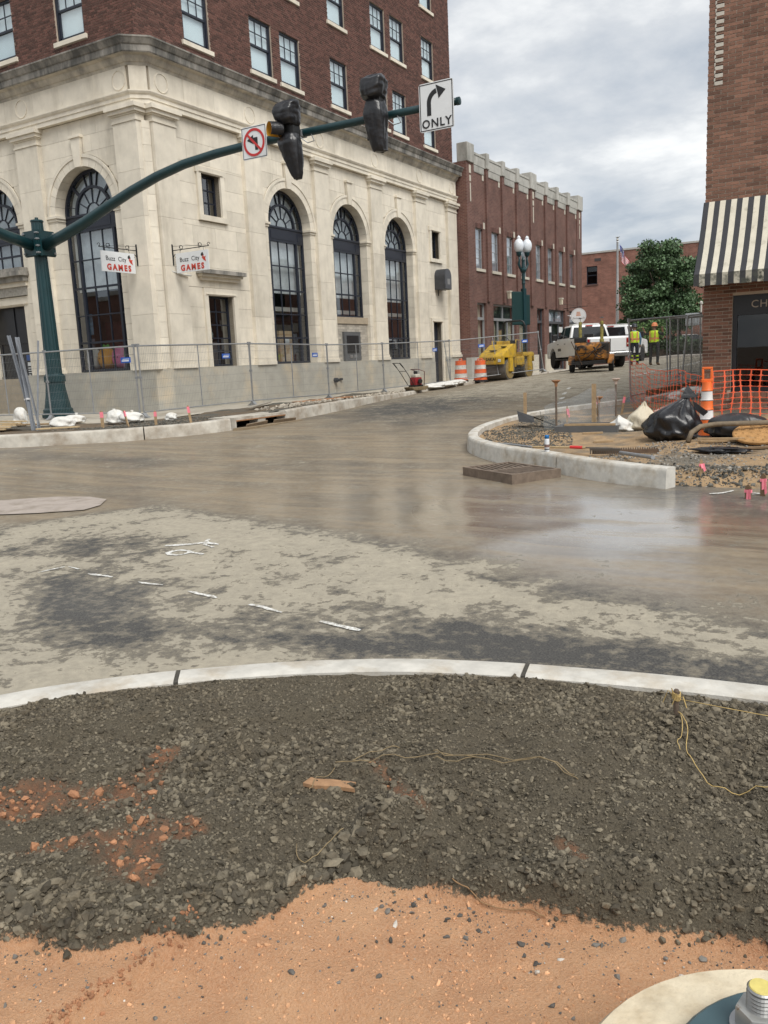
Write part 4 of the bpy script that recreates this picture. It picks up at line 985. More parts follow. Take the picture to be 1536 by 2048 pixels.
# --- things fixed to the corner building
# grey arched night deposit box
nb = thing('wall_box', 'dark grey metal box with rounded top bolted high on the limestone wall', 'wall box', (KX, KY+18.28, 4.8))
prof = [(-.36, 0), (.36, 0), (.36, .58)]+[(.36*cos(t_), .58+.36*sin(t_)) for t_ in np.linspace(.2, pi-.2, 9)]+[(-.36, .58)]
wb = M('dark_box_steel', (.055, .058, .065), .5, .3, var=.2, scale=6)
MB().prism(prof, 0, .52, lambda p, q, w: (w, p, q)).build('box_body', wb, nb)
MB().prism([(p*.92, q*.96+.02) for p, q in prof], .52, .55, lambda p, q, w: (w, p, q)).build('box_front', M('box_front', (.10, .105, .115), .45, .3), nb)
MB().box(.55, .556, -.12, .16, .22, .48).build('panel', M('box_panel', (.22, .22, .22), .5), nb); MB().tube([(.2, .33, -.03), (.2, .33, .62)], .02).tube([(0, 0, 0), (0, 0, -.25)], .03).build('conduit', wb, nb)
# wall pipe stub
ps = thing('wall_pipe', 'short dark pipe stub sticking out of the stone plinth', 'pipe', (KX+.16, KY+8.75, 1.0))
MB().lathe([(.09, 0), (.09, .12), (.06, .13), (.06, .22)], 14, axis='x').build('stub', wb, ps); MB().box(0, .08, .35, .45, -.02, .06).build('tap', wb, ps)
# white conduit running down the corner
cw = thing('conduit', 'white electrical conduit running down the corner and bending to the sign', 'conduit', (KX+.05, KY+.25, 3.9))
MB().tube([(.02, .06, 2.0), (.02, .06, 1.35), (.03, .10, .9), (.06, .3, .55), (.12, .7, .48), (.14, 1.0, .47)], .028, 8).build('tube', M('conduit_white', (.66, .65, .6), .6), cw, True)
# ================================================================== OTHER BUILDINGS
def brick_tex(name, c1, c2, mort, bl=.203, bh=.0677, axis='y', rough=.85, var=.25):
    """brick pattern for walls too far away to pick bricks apart"""
    if name in MATS: return MATS[name]
    def nodes(t, b, L):
        geo = N(t, 'ShaderNodeNewGeometry'); sp = N(t, 'ShaderNodeSeparateXYZ'); L(geo.outputs['Position'], sp.inputs[0])
        nr = N(t, 'ShaderNodeSeparateXYZ'); L(geo.outputs['True Normal'], nr.inputs[0])
        ax = nmath(t, 'GREATER_THAN', nmath(t, 'ABSOLUTE', nr.outputs[0], 0), .5)
        u = nmath(t, 'ADD', nmath(t, 'MULTIPLY', sp.outputs[1], ax), nmath(t, 'MULTIPLY', sp.outputs[0], nmath(t, 'SUBTRACT', 1, ax)))
        cb_ = N(t, 'ShaderNodeCombineXYZ'); L(u, cb_.inputs[0]); L(sp.outputs[2], cb_.inputs[1])
        br = N(t, 'ShaderNodeTexBrick'); L(cb_.outputs[0], br.inputs['Vector']); br.inputs['Scale'].default_value = 1
        br.inputs['Brick Width'].default_value = bl; br.inputs['Row Height'].default_value = bh; br.inputs['Mortar Size'].default_value = .006; br.inputs['Mortar Smooth'].default_value = .2; br.inputs['Bias'].default_value = 0
        br.inputs['Color1'].default_value = (*c1, 1); br.inputs['Color2'].default_value = (*c2, 1); br.inputs['Mortar'].default_value = (*mort, 1)
        nz = nmap(t, nnoise(t, geo.outputs['Position'], 1.3, 8, .65), .3, .7, 1-var, 1+var)
        sc = N(t, 'ShaderNodeVectorMath', operation='SCALE'); L(br.outputs['Color'], sc.inputs[0]); L(nz, sc.inputs['Scale']); L(sc.outputs[0], b.inputs['Base Color'])
        b.inputs['Roughness'].default_value = rough
        bn = N(t, 'ShaderNodeBump'); bn.inputs['Distance'].default_value = .006; bn.inputs['Strength'].default_value = 1; bn.invert = True
        L(br.outputs['Fac'], bn.inputs['Height']); L(bn.outputs[0], b.inputs['Normal'])
    return mask_material(name, nodes)
# ---- two-storey dark red brick building with pale stone battlement
RXO, RYO = -17.2, 38.6
FR_D = ((RXO, RYO, 0), pi/2)
rbrick = brick_tex('street_brick', (.108, .045, .035), (.160, .070, .054), (.22, .17, .14))
grey_st = M('grey_cast_stone', (.42, .41, .375), .9, var=.16, scale=2.5, col2=(.24, .235, .21), c2lo=.5, c2hi=.72, c2scale=1.2, stretch=(1, 1, .4))
pale_st = M('pale_cast_stone', (.52, .48, .40), .88, var=.12, scale=4)
alu = M('aluminium_frame', (.40, .41, .42), .45, .5, var=.08)
alu_d = M('dark_frame', (.10, .105, .115), .45, .3, var=.1)
RD = thing('brick_shop', 'two storey dark red brick shop building with pale stone battlements', 'building', (RXO, RYO, .5))
PIERS = [(2.33, 2.60), (4.45, 4.75), (6.52, 6.83), (8.70, 9.15), (11.2, 11.55), (13.2, 13.52), (15.4, 15.8)]
WUP = [(1.0, 1.98), (3.1, 4.1), (5.18, 6.15), (7.35, 8.3), (9.75, 10.7), (11.86, 12.78), (13.95, 14.85), (16.07, 17.0)]
ST = [(.98, 2.22), (3.13, 6.4), (6.85, 8.5), (9.83, 11.05), (11.93, 15.15), (16.0, 17.8)]
holesD = [(a, b, 5.98, 7.92) for a, b in WUP]+[(a, b, .2, 4.32) for a, b in ST]
mb = MB(); wall_boxes(mb, 0, 18.6, .1, 10.85, 0, .35, holesD); mb.box(0, .35, .35, 14, .1, 10.85).box(18.25, 18.6, .35, 14, .1, 10.85).box(.35, 18.25, 13.7, 14, .1, 10.85)
wd = part(mb, 'wall', rbrick, RD, FR_D)
for a, b in PIERS: part(MB().box(a, b, -.10, 0, 4.4, 10.85), 'brick_pier', rbrick, RD, FR_D)
for a, b in ((0, .9), (17.6, 18.6)): part(MB().box(a, b, -.06, 0, .1, 10.85), 'brick_pier', rbrick, RD, FR_D)
# parapet: coping runs and caps
caps = [(0, .82, 11.70, .14)]+[(a-.02, b+.06, 11.58, .16) for a, b in PIERS[:3]]+[(8.65, 9.6, 11.72, .16)]+[(a-.02, b+.08, 11.60, .16) for a, b in PIERS[4:]]+[(17.65, 18.62, 11.75, .14)]
for k, (a, b, zt, p) in enumerate(caps):
    part(MB().bev(a, b, -p, .42, 10.84, zt, .02), 'parapet_cap', grey_st, RD, FR_D)
    if k < len(caps)-1:
        c0, c1 = b, caps[k+1][0]
        part(MB().box(c0+.005, c1-.005, -.05, .38, 10.852, 11.30).box(c0+.005, c1-.005, -.08, .40, 11.30, 11.40), 'coping', grey_st, RD, FR_D)
        pn = part(MB().box(c0+.08, c1-.1, -.03, .05, 10.52, 10.845), 'fluted_panel', grey_st, RD, FR_D)
        n_ = 9
        for i in range(n_):
            u = c0+.08+(c1-c0-.18)*(i+.5)/n_; sub(MB().box(u-.035, u+.035, -.05, -.03, 10.55, 10.82), 'flute', grey_st, pn)
        part(MB().box(c1-.30, c1-.12, -.02, .05, 10.25, 10.5), 'stone_tab', pale_st, RD, FR_D)
for u in (.42, 9.1, 18.1):
    for z0, z1, w in ((10.35, 10.72, .11), (9.98, 10.25, .09), (9.05, 9.9, .05)): part(MB().box(u-w, u+w, -.125 if u == 9.1 else -.075, .05, z0, z1), 'stone_inlay', pale_st, RD, FR_D)
whitegl = glass('frosted_glass', (.85, .88, .9), .30, .03)
shade_w = M('white_shade', (.68, .72, .76), .8, var=.06)
for a, b in WUP:
    f = .05; w = MB().box(a, a+f, .10, .17, 5.98, 7.92).box(b-f, b, .10, .17, 5.98, 7.92).box(a+f, b-f, .10, .17, 5.98, 6.03).box(a+f, b-f, .10, .17, 7.87, 7.92)
    Z = [6.03+(7.87-6.03)*i/4 for i in range(5)]
    for z in Z[1:-1]: w.box(a+f, b-f, .11, .15, z-.015, z+.015)
    w.box(b-.28, b-.245, .11, .15, 6.03, 7.87)
    wo = part(w, 'window', alu, RD, FR_D)
    for z0, z1 in zip(Z[:-1], Z[1:]): sub(MB().box(a+f, b-f, .128, .134, z0, z1), 'pane', whitegl, wo, rot=(0, 0, random.uniform(-.003, .003)))
    sub(MB().box(a+.02, b-.02, .24, .25, 5.98, 7.92), 'shade', shade_w, wo)
    part(MB().box(a-.06, b+.14, -.06, .15, 5.84, 5.978), 'sill', pale_st, RD, FR_D)
    part(MB().box(b+.04, b+.24, -.015, .02, 7.95, 8.25), 'stone_tab', pale_st, RD, FR_D)
    for i in range(11):
        u = a-.15+(b-a+.3)*(i+.5)/11; part(MB().box(u-.05, u+.05, -.008, .02, 7.93, 8.14), 'soldier_brick', MATS['dark_red_brick'], RD, FR_D)
paper = M('tan_paper', (.50, .43, .32), .8, var=.15, scale=2); darkin = M('shop_interior', (.02, .022, .026), .7)
for k, (a, b) in enumerate(ST):
    zb = 1.55 if k in (0,) else .55
    w = MB(); f = .07
    w.box(a, a+f, .14, .24, .5, 4.32).box(b-f, b, .14, .24, .5, 4.32).box(a+f, b-f, .14, .24, 4.25, 4.32).box(a+f, b-f, .12, .26, 3.48, 3.62).box(a+f, b-f, .14, .24, .5, .7)
    if b-a > 2: w.box(a+.9, a+.97, .14, .24, .7, 3.48).box(b-1.0, b-.93, .14, .24, .7, 3.48).box((a+b)/2-.03, (a+b)/2+.03, .14, .24, 3.62, 4.25)
    wo = part(w, 'shopfront', alu if k in (0, 1) else alu_d, RD, FR_D)
    sub(MB().box(a+f, b-f, .18, .186, .7, 3.48), 'pane', GL, wo)
    n_ = 6 if k == 4 else 2
    for i in range(n_): sub(MB().box(a+f+(b-a-2*f)*i/n_+.02, a+f+(b-a-2*f)*(i+1)/n_-.02, .18, .186, 3.62, 4.25), 'transom_pane', whitegl if k == 4 else GL, wo)
    sub(MB().box(a+f, b-f, .34, .35, .7, 4.25), 'backing', paper if k in (0, 2) else (shade_w if k == 5 else darkin), wo)
    if k == 1: sub(MB().box(a+.1, a+.9, .30, .32, .7, 3.45).box(b-.95, b-.1, .30, .32, .7, 3.45), 'paper_cover', paper, wo); sub(MB().box(a+1.3, a+1.8, .30, .32, .9, 3.0), 'board', M('ply_board', (.50, .33, .17), .8, var=.2), wo)
    if k == 4:
        sub(MB().box(a+f, b-f, .26, .27, 3.62, 4.25), 'curtain', shade_w, wo)
        sub(MB().lathe([(.2, 0), (.2, .01)], 18, (a+1.35, .13, 2.3), axis='y'), 'oval_sign', notice, wo, scale=(1, 1, 1))
        sub(MB().box(a+.1, a+.8, .13, .17, 2.95, 3.3).box(b-.9, b-.2, .13, .17, 2.95, 3.3), 'window_card', notice, wo)
    if k in (4, 5): sub(MB().box(a+.0, a+.75, -.02, .2, .5, 1.25), 'bulkhead', pale_st, wo)
for a, b in ((-.02, .95), (2.26, 3.1), (6.42, 6.83), (8.52, 9.8), (11.08, 11.9), (15.18, 15.97), (17.82, 18.62)): part(MB().box(a, b, -.09, .2, .1, 1.62), 'pier_base', pale_st if a > 1 else grey_st, RD, FR_D)
for u in (4.95, 13.7):
    wl = thing('wall_lantern', 'cream tapered lantern on the brick shop wall %s' % ('nearer the road roller' if u < 9 else 'near the round hanging sign'), 'lantern', (RXO+.10, RYO+u, 4.65)); wl.rotation_euler = (0, 0, pi/2)
    lm = M('cream_lantern', (.62, .56, .43), .6)
    MB().prism([(-.10, 0), (.10, 0), (.14, .32), (-.14, .32)], -.02, -.18, lambda p, q, w: (p, w, q)).build('lantern_glass', lm, wl); MB().box(-.17, .17, -.21, 0, .32, .40).build('lantern_cap', pale_st, wl)
cv = thing('security_camera', 'small white dome camera on the brick shop corner', 'camera', (RXO+.12, RYO+15.6, 3.95))
MB().lathe([(0, -.1), (.06, -.08), (.1, -.02), (.1, .05), (.05, .08)], 14, (.1, 0, 0)).build('dome', M('white_plastic', (.7, .7, .7), .4), cv, True); MB().box(-.1, .1, -.03, .03, .05, .1).build('arm', MATS['white_plastic'], cv)
# round hanging sign
SIGN_Y = 53.45
rs = thing('hanging_sign', 'round white hanging sign with a pink cake on a dark bracket', 'sign', (RXO+.95, SIGN_Y, 3.44)); rs.scale = (.62, .62, .62)
bm_ = M('black_iron', (.012, .012, .014), .5, .3)
MB().tube([(-1.5, 0, 1.6), (.95, 0, 1.72)], .03, 6).tube([(-1.5, 0, 2.05), (.3, 0, 1.7)], .015, 6).tube([(-.35, 0, 1.63), (-.35, 0, 1.3)], .01, 5).tube([(.35, 0, 1.67), (.35, 0, 1.3)], .01, 5).build('bracket', bm_, rs)
dm = M('sign_white', (.74, .74, .74), .5, var=.04); pinkm = M('cake_pink', (.62, .36, .27), .6)
RSR = .78
MB().lathe([(0, -.02), (RSR, -.02), (RSR, .02), (0, .02)], 40, (0, 0, .78), axis='y').build('disc', dm, rs)
rg = MB()
for i in range(48):
    a, b = 2*pi*i/48, 2*pi*(i+1)/48; rg.prism([(r_*cos(t_), .78+r_*sin(t_)) for r_, t_ in ((.70, a), (.715, a), (.715, b), (.70, b))], -.021, -.024, lambda p, q, w: (p, w, q))
rg.build('ring', M('sign_grey', (.28, .26, .25), .6), rs)
MB().box(-.18, .18, -.026, -.021, 1.08, 1.2).box(-.2, .2, -.026, -.021, .93, 1.06).box(-.24, .24, -.026, -.021, .78, .91).build('cake_picture', pinkm, rs)
sub(text_mesh('Sweet Life', .30, MATS['sign_grey'], .002, 1, .35), 'lettering', None, rs, (0, -.024, .48), (pi/2, 0, 0))
rs.rotation_euler = (0, 0, radians(8))

# ---- brick shop on the right with striped awning
QX, QY = -2.7, 16.5
FR_Q = ((QX, QY, 0), 0.)
RQ = thing('awning_shop', 'tan brown brick shop building with a striped awning over its window', 'building', (QX, QY, .1))
tb = M('tan_brown_brick', (.20, .105, .072), .85, var=.22, scale=25, isl=.38, bump=.002, bscale=150)
tm = M('pale_mortar', (.50, .44, .36), .95, var=.12, scale=30)
HQ = [(.50, 3.4, .73, 2.45)]
mb = MB(); wall_boxes(mb, .012, 9, -.3, 9.5, .008, .35, HQ); mb.box(0, .35, .35, 12, -.3, 9.5).box(8.7, 9, .35, 12, -.3, 9.5).box(.3, 8.7, 11.7, 12, -.3, 9.5)
wq = part(mb, 'wall', tm, RQ, FR_Q)
bl, bh = .222, .0615; cells = []
for r_ in range(int(9.6/bh)):
    z0 = -.15+r_*bh+.006; z1 = z0+bh-.012; u = -bl/2 if r_ % 2 else 0
    if abs((z0+z1)/2-.68) < .05: pass
    while u < 9:
        a, b = max(u+.006, 0), min(u+bl-.006, 9)
        for h in HQ+[(.46, 3.44, .60, .73)]:
            if h[2] < z1-.008 and h[3] > z0+.008:
                if a >= h[0]-.001 and b <= h[1]+.001: a = b; break
                if a < h[0] < b: b = h[0]-.004
                elif a < h[1] < b: a = h[1]+.004
        if b-a > .03: cells.append((a, b, z0, z1))
        u += bl
def vis(q):
    a, b, z0, z1 = q; hid = 2.45 < z0 < 4.1
    return (a > 1.15)*5+hid*3+abs(z0-2)*.25
cells.sort(key=vis)
for q in cells[:300]: block('brick', q[0], q[1], -random.uniform(0, .004), .08, q[2], q[3], tb, wq, FR_Q)
big = MB()
for a, b, z0, z1 in cells[300:]:
    y = -random.uniform(0, .004); big.add([(a, y, z0), (b, y, z0), (b, y, z1), (a, y, z1), (a, .03, z0), (b, .03, z0), (b, .03, z1), (a, .03, z1)], [(0, 1, 2, 3), (1, 5, 6, 2), (4, 0, 3, 7), (3, 2, 6, 7), (4, 5, 1, 0)])
tag(part(big, 'brickwork', tb, wq, FR_Q), kind='stuff')
for i in range(28):
    u = .48+i*.105; block('sill_brick', u+.004, u+.101, -.03, .1, .60, .725, tb, wq, FR_Q)
# stray pale mortar smear left by a removed downpipe
sm = MB(); zz = 5.9
path = [(.12, 8.0)]; z = 8.0; k = 0
while z > 6.05:
    path += [(.12+.0*k, z-.06), (.24 if k % 2 == 0 else .11, z-.06)]; z -= .0615; k += 1
for (a, b), (c_, d) in zip(path[:-1], path[1:]):
    u0, u1 = min(a, c_)-.007, max(a, c_)+.007; w0, w1 = min(b, d)-.007, max(b, d)+.007; sm.box(u0, u1, -.0065, .0, w0, w1)
part(sm, 'mortar_smear', M('mortar_smear', (.52, .49, .43), .95), RQ, FR_Q)
wf = MB().box(.50, .58, .05, .16, .73, 2.45).box(3.32, 3.4, .05, .16, .73, 2.45).box(.58, 3.32, .05, .16, .73, .83).box(.58, 3.32, .04, .16, 2.10, 2.45).box(1.9, 1.96, .05, .16, .83, 2.10)
wfo = part(wf, 'shop_window', M('black_frame', (.012, .014, .018), .35), RQ, FR_Q)
GLD = glass('dark_shop_glass', (.40, .42, .45), .05, .01)
for a, b in ((.58, 1.9), (1.96, 3.32)): sub(MB().box(a, b, .10, .106, .83, 2.10), 'pane', GLD, wfo)
sub(text_mesh('CHO', .185, M('gold_letter', (.42, .37, .30), .5), .003, 1.12, align='LEFT'), 'lettering', None, wfo, (.80, .036, 2.22), (pi/2, 0, 0))
sub(MB().box(.4, 3.5, 1.6, 1.7, .2, 2.6), 'back_wall', M('shop_back', (.045, .045, .05), .8), wfo)
sub(MB().box(.45, 3.45, .3, 1.6, .2, .5), 'display_base', M('shop_floor', (.08, .06, .05), .8), wfo)
# awning
AW = thing('awning', 'black and cream striped canvas awning over the shop window', 'awning', (QX, QY, 4.1))
blk = M('black_canvas', (.035, .036, .042), .8, var=.15, scale=6); crm = M('cream_canvas', (.60, .56, .46), .8, var=.1, scale=8, col2=(.30, .28, .21), c2lo=.55, c2hi=.8, c2scale=5)
crm2 = M('mouldy_valance', (.44, .42, .34), .85, var=.2, scale=12, col2=(.06, .065, .05), c2lo=.46, c2hi=.62, c2scale=9); blk2 = M('dirty_black_valance', (.04, .042, .045), .85, var=.2, scale=12, col2=(.07, .075, .06), c2lo=.5, c2hi=.7, c2scale=9)
n_ = 46; sw = .0925; prof_ = [(-.015, 0.), (-.10, -.14), (-.30, -.50), (-.55, -.88), (-.80, -1.20), (-.90, -1.30)]
for i in range(n_):
    u0, u1 = i*sw-.02, (i+1)*sw-.02; m = MB(); cr = i % 2
    for (ya_, za_), (yb_, zb_) in zip(prof_[:-1], prof_[1:]): m.add([(u0, ya_, za_), (u1, ya_, za_), (u1, yb_, zb_), (u0, yb_, zb_), (u0, ya_+.012, za_-.006), (u1, ya_+.012, za_-.006), (u1, yb_+.012, zb_-.006), (u0, yb_+.012, zb_-.006)], [(3, 2, 1, 0), (4, 5, 6, 7), (0, 4, 7, 3), (2, 6, 5, 1)])
    m.build('canvas_stripe', crm if cr else blk, AW)
    dz = -.015*sin(i*1.7); MB().box(u0, u1, -.905, -.895, -1.50+dz*.4, -1.30).build('valance_stripe', crm2 if cr else blk2, AW)
side = [(-.0, 0.)]+prof_+[(-.90, -1.48), (0, -1.48)]
for u in (-.02, n_*sw-.025): MB().prism(side, u, u+.008, lambda p, q, w: (w, p, q)).build('side_panel', blk, AW)
MB().tube([(0, -.88, -1.33), (n_*sw-.03, -.88, -1.33)], .018, 6).tube([(.1, 0, -1.35), (.1, -.88, -1.33)], .015, 6).tube([(2, 0, -1.35), (2, -.88, -1.33)], .015, 6).build('frame', M('awning_frame', (.2, .2, .2), .5, .6), AW)

# ---- long brick building at the end of the street
FY = 78.
fb = brick_tex('far_brick', (.21, .095, .07), (.28, .13, .095), (.27, .20, .16), bl=.3, bh=.1)
RF = thing('far_brick_building', 'long plain brown brick building behind the trees and flagpole', 'building', (-20, FY, 1.3))
fh = [(-22.95, -21.95, 7.75, 9.35), (-14.3, -13.2, 7.6, 9.0), (-12.9, -11.0, 6.9, 8.6), (-17.8, -16.8, 7.75, 9.3)]
mb = MB(); wall_boxes(mb, -40, 14, .5, 10.45, FY, FY+.4, fh); mb.box(-40, -39.6, FY+.4, FY+20, .5, 10.45).box(13.6, 14, FY+.4, FY+20, .5, 10.45)
par(mb.build('wall', fb), RF); par(MB().box(-40.1, 14.1, FY-.06, FY+.5, 10.45, 10.6).build('coping', M('metal_coping', (.45, .43, .40), .6)), RF)
for a, b, z0, z1 in fh:
    w = par(MB().box(a, a+.07, FY+.12, FY+.2, z0, z1).box(b-.07, b, FY+.12, FY+.2, z0, z1).box(a, b, FY+.12, FY+.2, z0, z0+.07).box(a, b, FY+.12, FY+.2, z1-.07, z1).box(a, b, FY+.12, FY+.2, (z0+z1)/2-.03, (z0+z1)/2+.03).build('window', navy), RF)
    sub(MB().box(a, b, FY+.16, FY+.17, z0, z1), 'pane', GLD, w); sub(MB().box(a-.1, b+.1, FY-.05, FY+.2, z0-.12, z0-.002), 'sill', M('far_sill', (.12, .07, .06), .9), w); sub(MB().box(a, b, FY+.35, FY+.36, z0, z1), 'room_back', darkin, w)
for a, z0 in ((-22.2, 10.0), (-13.0, 9.9)): par(MB().box(a, a+.6, FY-.02, FY+.05, z0-.25, z0).build('vent', M('vent_dark', (.06, .05, .05), .8)), RF)

# ---- brick blocks across the two streets: seen only as reflections in the shop windows
ob_brick = brick_tex('opposite_brick', (.16, .075, .055), (.21, .10, .075), (.25, .2, .16))
def opposite(name, label, x0, x1, y0, y1, h, wins, face):
    t = thing(name, label, 'building', ((x0+x1)/2, (y0+y1)/2, gz((x0+x1)/2, (y0+y1)/2)-.4)); B = t.location; z0 = B.z
    par(MB().box(x0, x1, y0, y1, z0-.3, z0+h).build('wall', ob_brick), t); par(MB().box(x0-.15, x1+.15, y0-.15, y1+.15, z0+h, z0+h+.3).build('coping', grey_st), t)
    for k in range(wins):
        f_ = (k+.5)/wins
        for za, zb, w in ((.9, 3.2, 1.5), (4.4, 6.2, .7)):
            if face == 'x': o = MB().box(x0-.03, x0+.02, y0+(y1-y0)*f_-w, y0+(y1-y0)*f_+w, z0+za, z0+zb)
            else: o = MB().box(x0+(x1-x0)*f_-w, x0+(x1-x0)*f_+w, y1-.02, y1+.03, z0+za, z0+zb)
            par(o.build('window', shade_w if za < 1 else carg), t)
        o = MB().box(x0-.02, x0+.02, y0+(y1-y0)*f_-1.7, y0+(y1-y0)*f_+1.7, z0+3.3, z0+3.9) if face == 'x' else MB().box(x0+(x1-x0)*f_-1.7, x0+(x1-x0)*f_+1.7, y1-.02, y1+.02, z0+3.3, z0+3.9)
        par(o.build('fascia', pale_st), t)
carg = M('dark_pane', (.02, .022, .026), .1)
opposite('neighbour_shop', 'brick shop next door to the awning shop, reflected in the arched windows', -2.5, 8, 28.9, 48, 7.6, 4, 'x')
opposite('opposite_shop', 'long brick shop across the main street, reflected in the toy shop window', -62, -13, -22, -9, 7.8, 9, 'y')
# ================================================================== SIGNALS, SIGNS, LAMPS, FENCES
green = M('dark_green_paint', (.007, .036, .042), .38, .0, var=.18, scale=5, bump=.001, bscale=60)
steel = M('galvanised_steel', (.36, .37, .38), .42, .7, var=.15, scale=12)
steel2 = M('dull_galvanised', (.30, .31, .32), .55, .5, var=.2, scale=10)
black_pl = M('black_plastic_sheet', (.012, .012, .014), .32, var=.25, scale=5, bump=.010, bscale=11, spec=.55)
white_sign = M('white_sheeting', (.72, .74, .75), .45, var=.04); black_ink = M('black_ink', (.012, .012, .013), .5); red_ink = M('red_ink', (.50, .03, .03), .5)
PX, PY = -20.1, 16.2; pz = gz(PX, PY, .26)
SP = thing('signal_pole', 'dark green fluted traffic signal pole with curved mast arms', 'signal pole', (PX, PY, pz))
MB().lathe([(.46, 0), (.46, .10), (.42, .14), (.42, .22), (.37, .26), (.36, .34), (.31, .60), (.275, .85), (.27, .98), (.30, 1.0), (.30, 1.16), (.26, 1.19), (.25, 1.22)], 20, flute=.03).build('pole_base', green, SP)
MB().lathe([(.225, 1.2), (.16, 5.15), (.155, 5.35)], 32, flute=.06).build('pole_shaft', green, SP)
MB().lathe([(.175, 5.35), (.175, 5.38), (.155, 5.40), (.05, 5.42), (.045, 5.47), (0, 5.47)], 20).build('pole_cap', green, SP)
az = 5.05-.0
def clamp(sx, sy, nm):
    """bolted plate pair carrying an arm; direction (sx, sy)"""
    d = Vector((sx, sy, 0)); n = Vector((-sy, sx, 0)); m = MB()
    A = Matrix(((d.x, n.x, 0), (d.y, n.y, 0), (0, 0, 1))).to_4x4()
    m.box(.17, .23, -.32, .32, 4.42, 5.10, M4=A).box(.235, .275, -.31, .31, 4.44, 5.08, M4=A)
    o = m.build(nm, green, SP)
    for z in (4.50, 4.68, 4.86, 5.02):
        for s_ in (-.26, .26): sub(MB().lathe([(.035, 0), (.035, .03), (.02, .03), (.02, .055)], 8, axis='x'), 'bolt', steel, o, A @ Vector((.275, s_, z)), (0, 0, atan2(sy, sx)))
clamp(1, 0, 'arm_clamp'); clamp(0, -1, 'arm_clamp')
pts = [(.27, 0, 4.72), (1.0, 0, 4.88), (1.9, 0, 5.12), (2.8, 0, 5.40), (3.7, 0, 5.66), (4.6, 0, 5.88), (5.5, 0, 6.03), (6.5, 0, 6.11), (7.6, 0, 6.15), (9.2, 0, 6.15), (11, 0, 6.14), (12.75, 0, 6.12)]
MB().tube(pts, [.155-.085*i/(len(pts)-1) for i in range(len(pts))], 16).build('mast_arm', green, SP, True)
p2 = [(0, -p[0], p[2]) for p in pts]; MB().tube(p2, [.155-.085*i/(len(pts)-1) for i in range(len(pts))], 16).build('mast_arm', green, SP, True)
MB().lathe([(.078, 0), (.078, .06), (0, .07)], 12, (12.75, 0, 6.12), axis='x').build('arm_end_cap', green, SP)
AZ = pz+6.13
def bag_loft(rings, seg=40, seed=1, amp=.034):
    """plastic sheet wrapped round something: rings = (cx, cy, z, rx, ry)"""
    r = np.random.default_rng(seed); ph = r.uniform(0, 6.28, 6); vs = []; n = len(rings)
    sm = []
    for i in range(n-1):
        for k in range(5): sm.append(tuple(np.array(rings[i])*(1-k/5)+np.array(rings[i+1])*k/5))
    sm.append(rings[-1])
    for i, (cx, cy, z, rx, ry) in enumerate(sm):
        for k in range(seg):
            a = 2*pi*k/seg; w = 1+amp*(sin(5*a+ph[0]+z*4)+.8*sin(9*a+ph[1]-z*9)+.6*sin(13*a+ph[2]+z*5)+.5*sin(z*38+2*a+ph[3])+.5*sin(z*61-3*a+ph[4]))
            c, s_ = cos(a), sin(a); q = (abs(c)**3.2+abs(s_)**3.2)**(-1/3.2)
            vs.append((cx+rx*c*q*w, cy+ry*s_*q*w, z+.02*sin(3*a+ph[5])*(1 if 0 < i < len(sm)-1 else 0)))
    n = len(sm); fs = [(i*seg+k, i*seg+(k+1) % seg, (i+1)*seg+(k+1) % seg, (i+1)*seg+k) for i in range(n-1) for k in range(seg)]
    return MB().add(vs, fs+[tuple(range(seg-1, -1, -1)), tuple(range((n-1)*seg, n*seg))])
def signal(x, lower, upper, gap, label, seed):
    t = thing('bagged_signal', label, 'traffic signal', (x, PY-.42, AZ), radians(0), 'bagged signals on the mast arm')
    hs = M('signal_housing', (.012, .012, .012), .5)
    MB().box(-.16, .16, -.1, .16, -.55, .55).build('housing', hs, t)
    MB().tube([(.0, .16, -.1), (0, .42, -.02)], .03, 8).box(-.09, .09, .30, .52, -.06, .06).tube([(.1, .2, -.1), (.28, .25, -.25), (.42, .3, -.22), (.3, .38, -.05)], .012, 6).build('bracket', steel2, t)
    bag_loft(upper, seed=seed).build('upper_bag', black_pl, t, True); bag_loft(lower, seed=seed+1).build('lower_bag', black_pl, t, True)
    if gap:
        v = MB(); n_ = 20
        for i in range(n_):
            a, b = -pi*.25+1.5*pi*i/n_, -pi*.25+1.5*pi*(i+1)/n_
            v.add([(r_*cos(t_), y_, r_*sin(t_)) for r_, t_, y_ in ((.15, a, 0), (.15, b, 0), (.14, b, -.26), (.14, a, -.26), (.146, a, 0), (.146, b, 0), (.136, b, -.26), (.136, a, -.26))], [(0, 1, 2, 3), (7, 6, 5, 4), (3, 2, 6, 7)])
        v.build('visor', M('amber_visor', (.55, .27, .02), .5), t, loc=(-.08, -.10, gap), rot=radians(-38))
        MB().lathe([(0, 0), (.13, 0), (.13, .02)], 20, axis='y').build('lens', M('dark_lens', (.02, .012, .006), .15), t, loc=(-.08, -.11, gap), rot=radians(-38))
    return t
signal(-11.13, [(.14, 0, -1.02, .08, .07), (.12, 0, -.95, .12, .09), (.06, 0, -.6, .21, .16), (.0, -.02, -.25, .25, .22), (.0, 0, -.08, .17, .16)], [(.03, 0, .09, .17, .17), (-.02, -.03, .18, .24, .25), (-.04, -.04, .36, .27, .27), (.0, -.02, .5, .25, .22), (.10, 0, .58, .14, .12)], .0, 'black bagged signal with an amber visor showing between two bags', 5).children[0]
t1 = [o for o in COL.objects if o.name.startswith('bagged_signal')][0]
v = MB(); n_ = 22
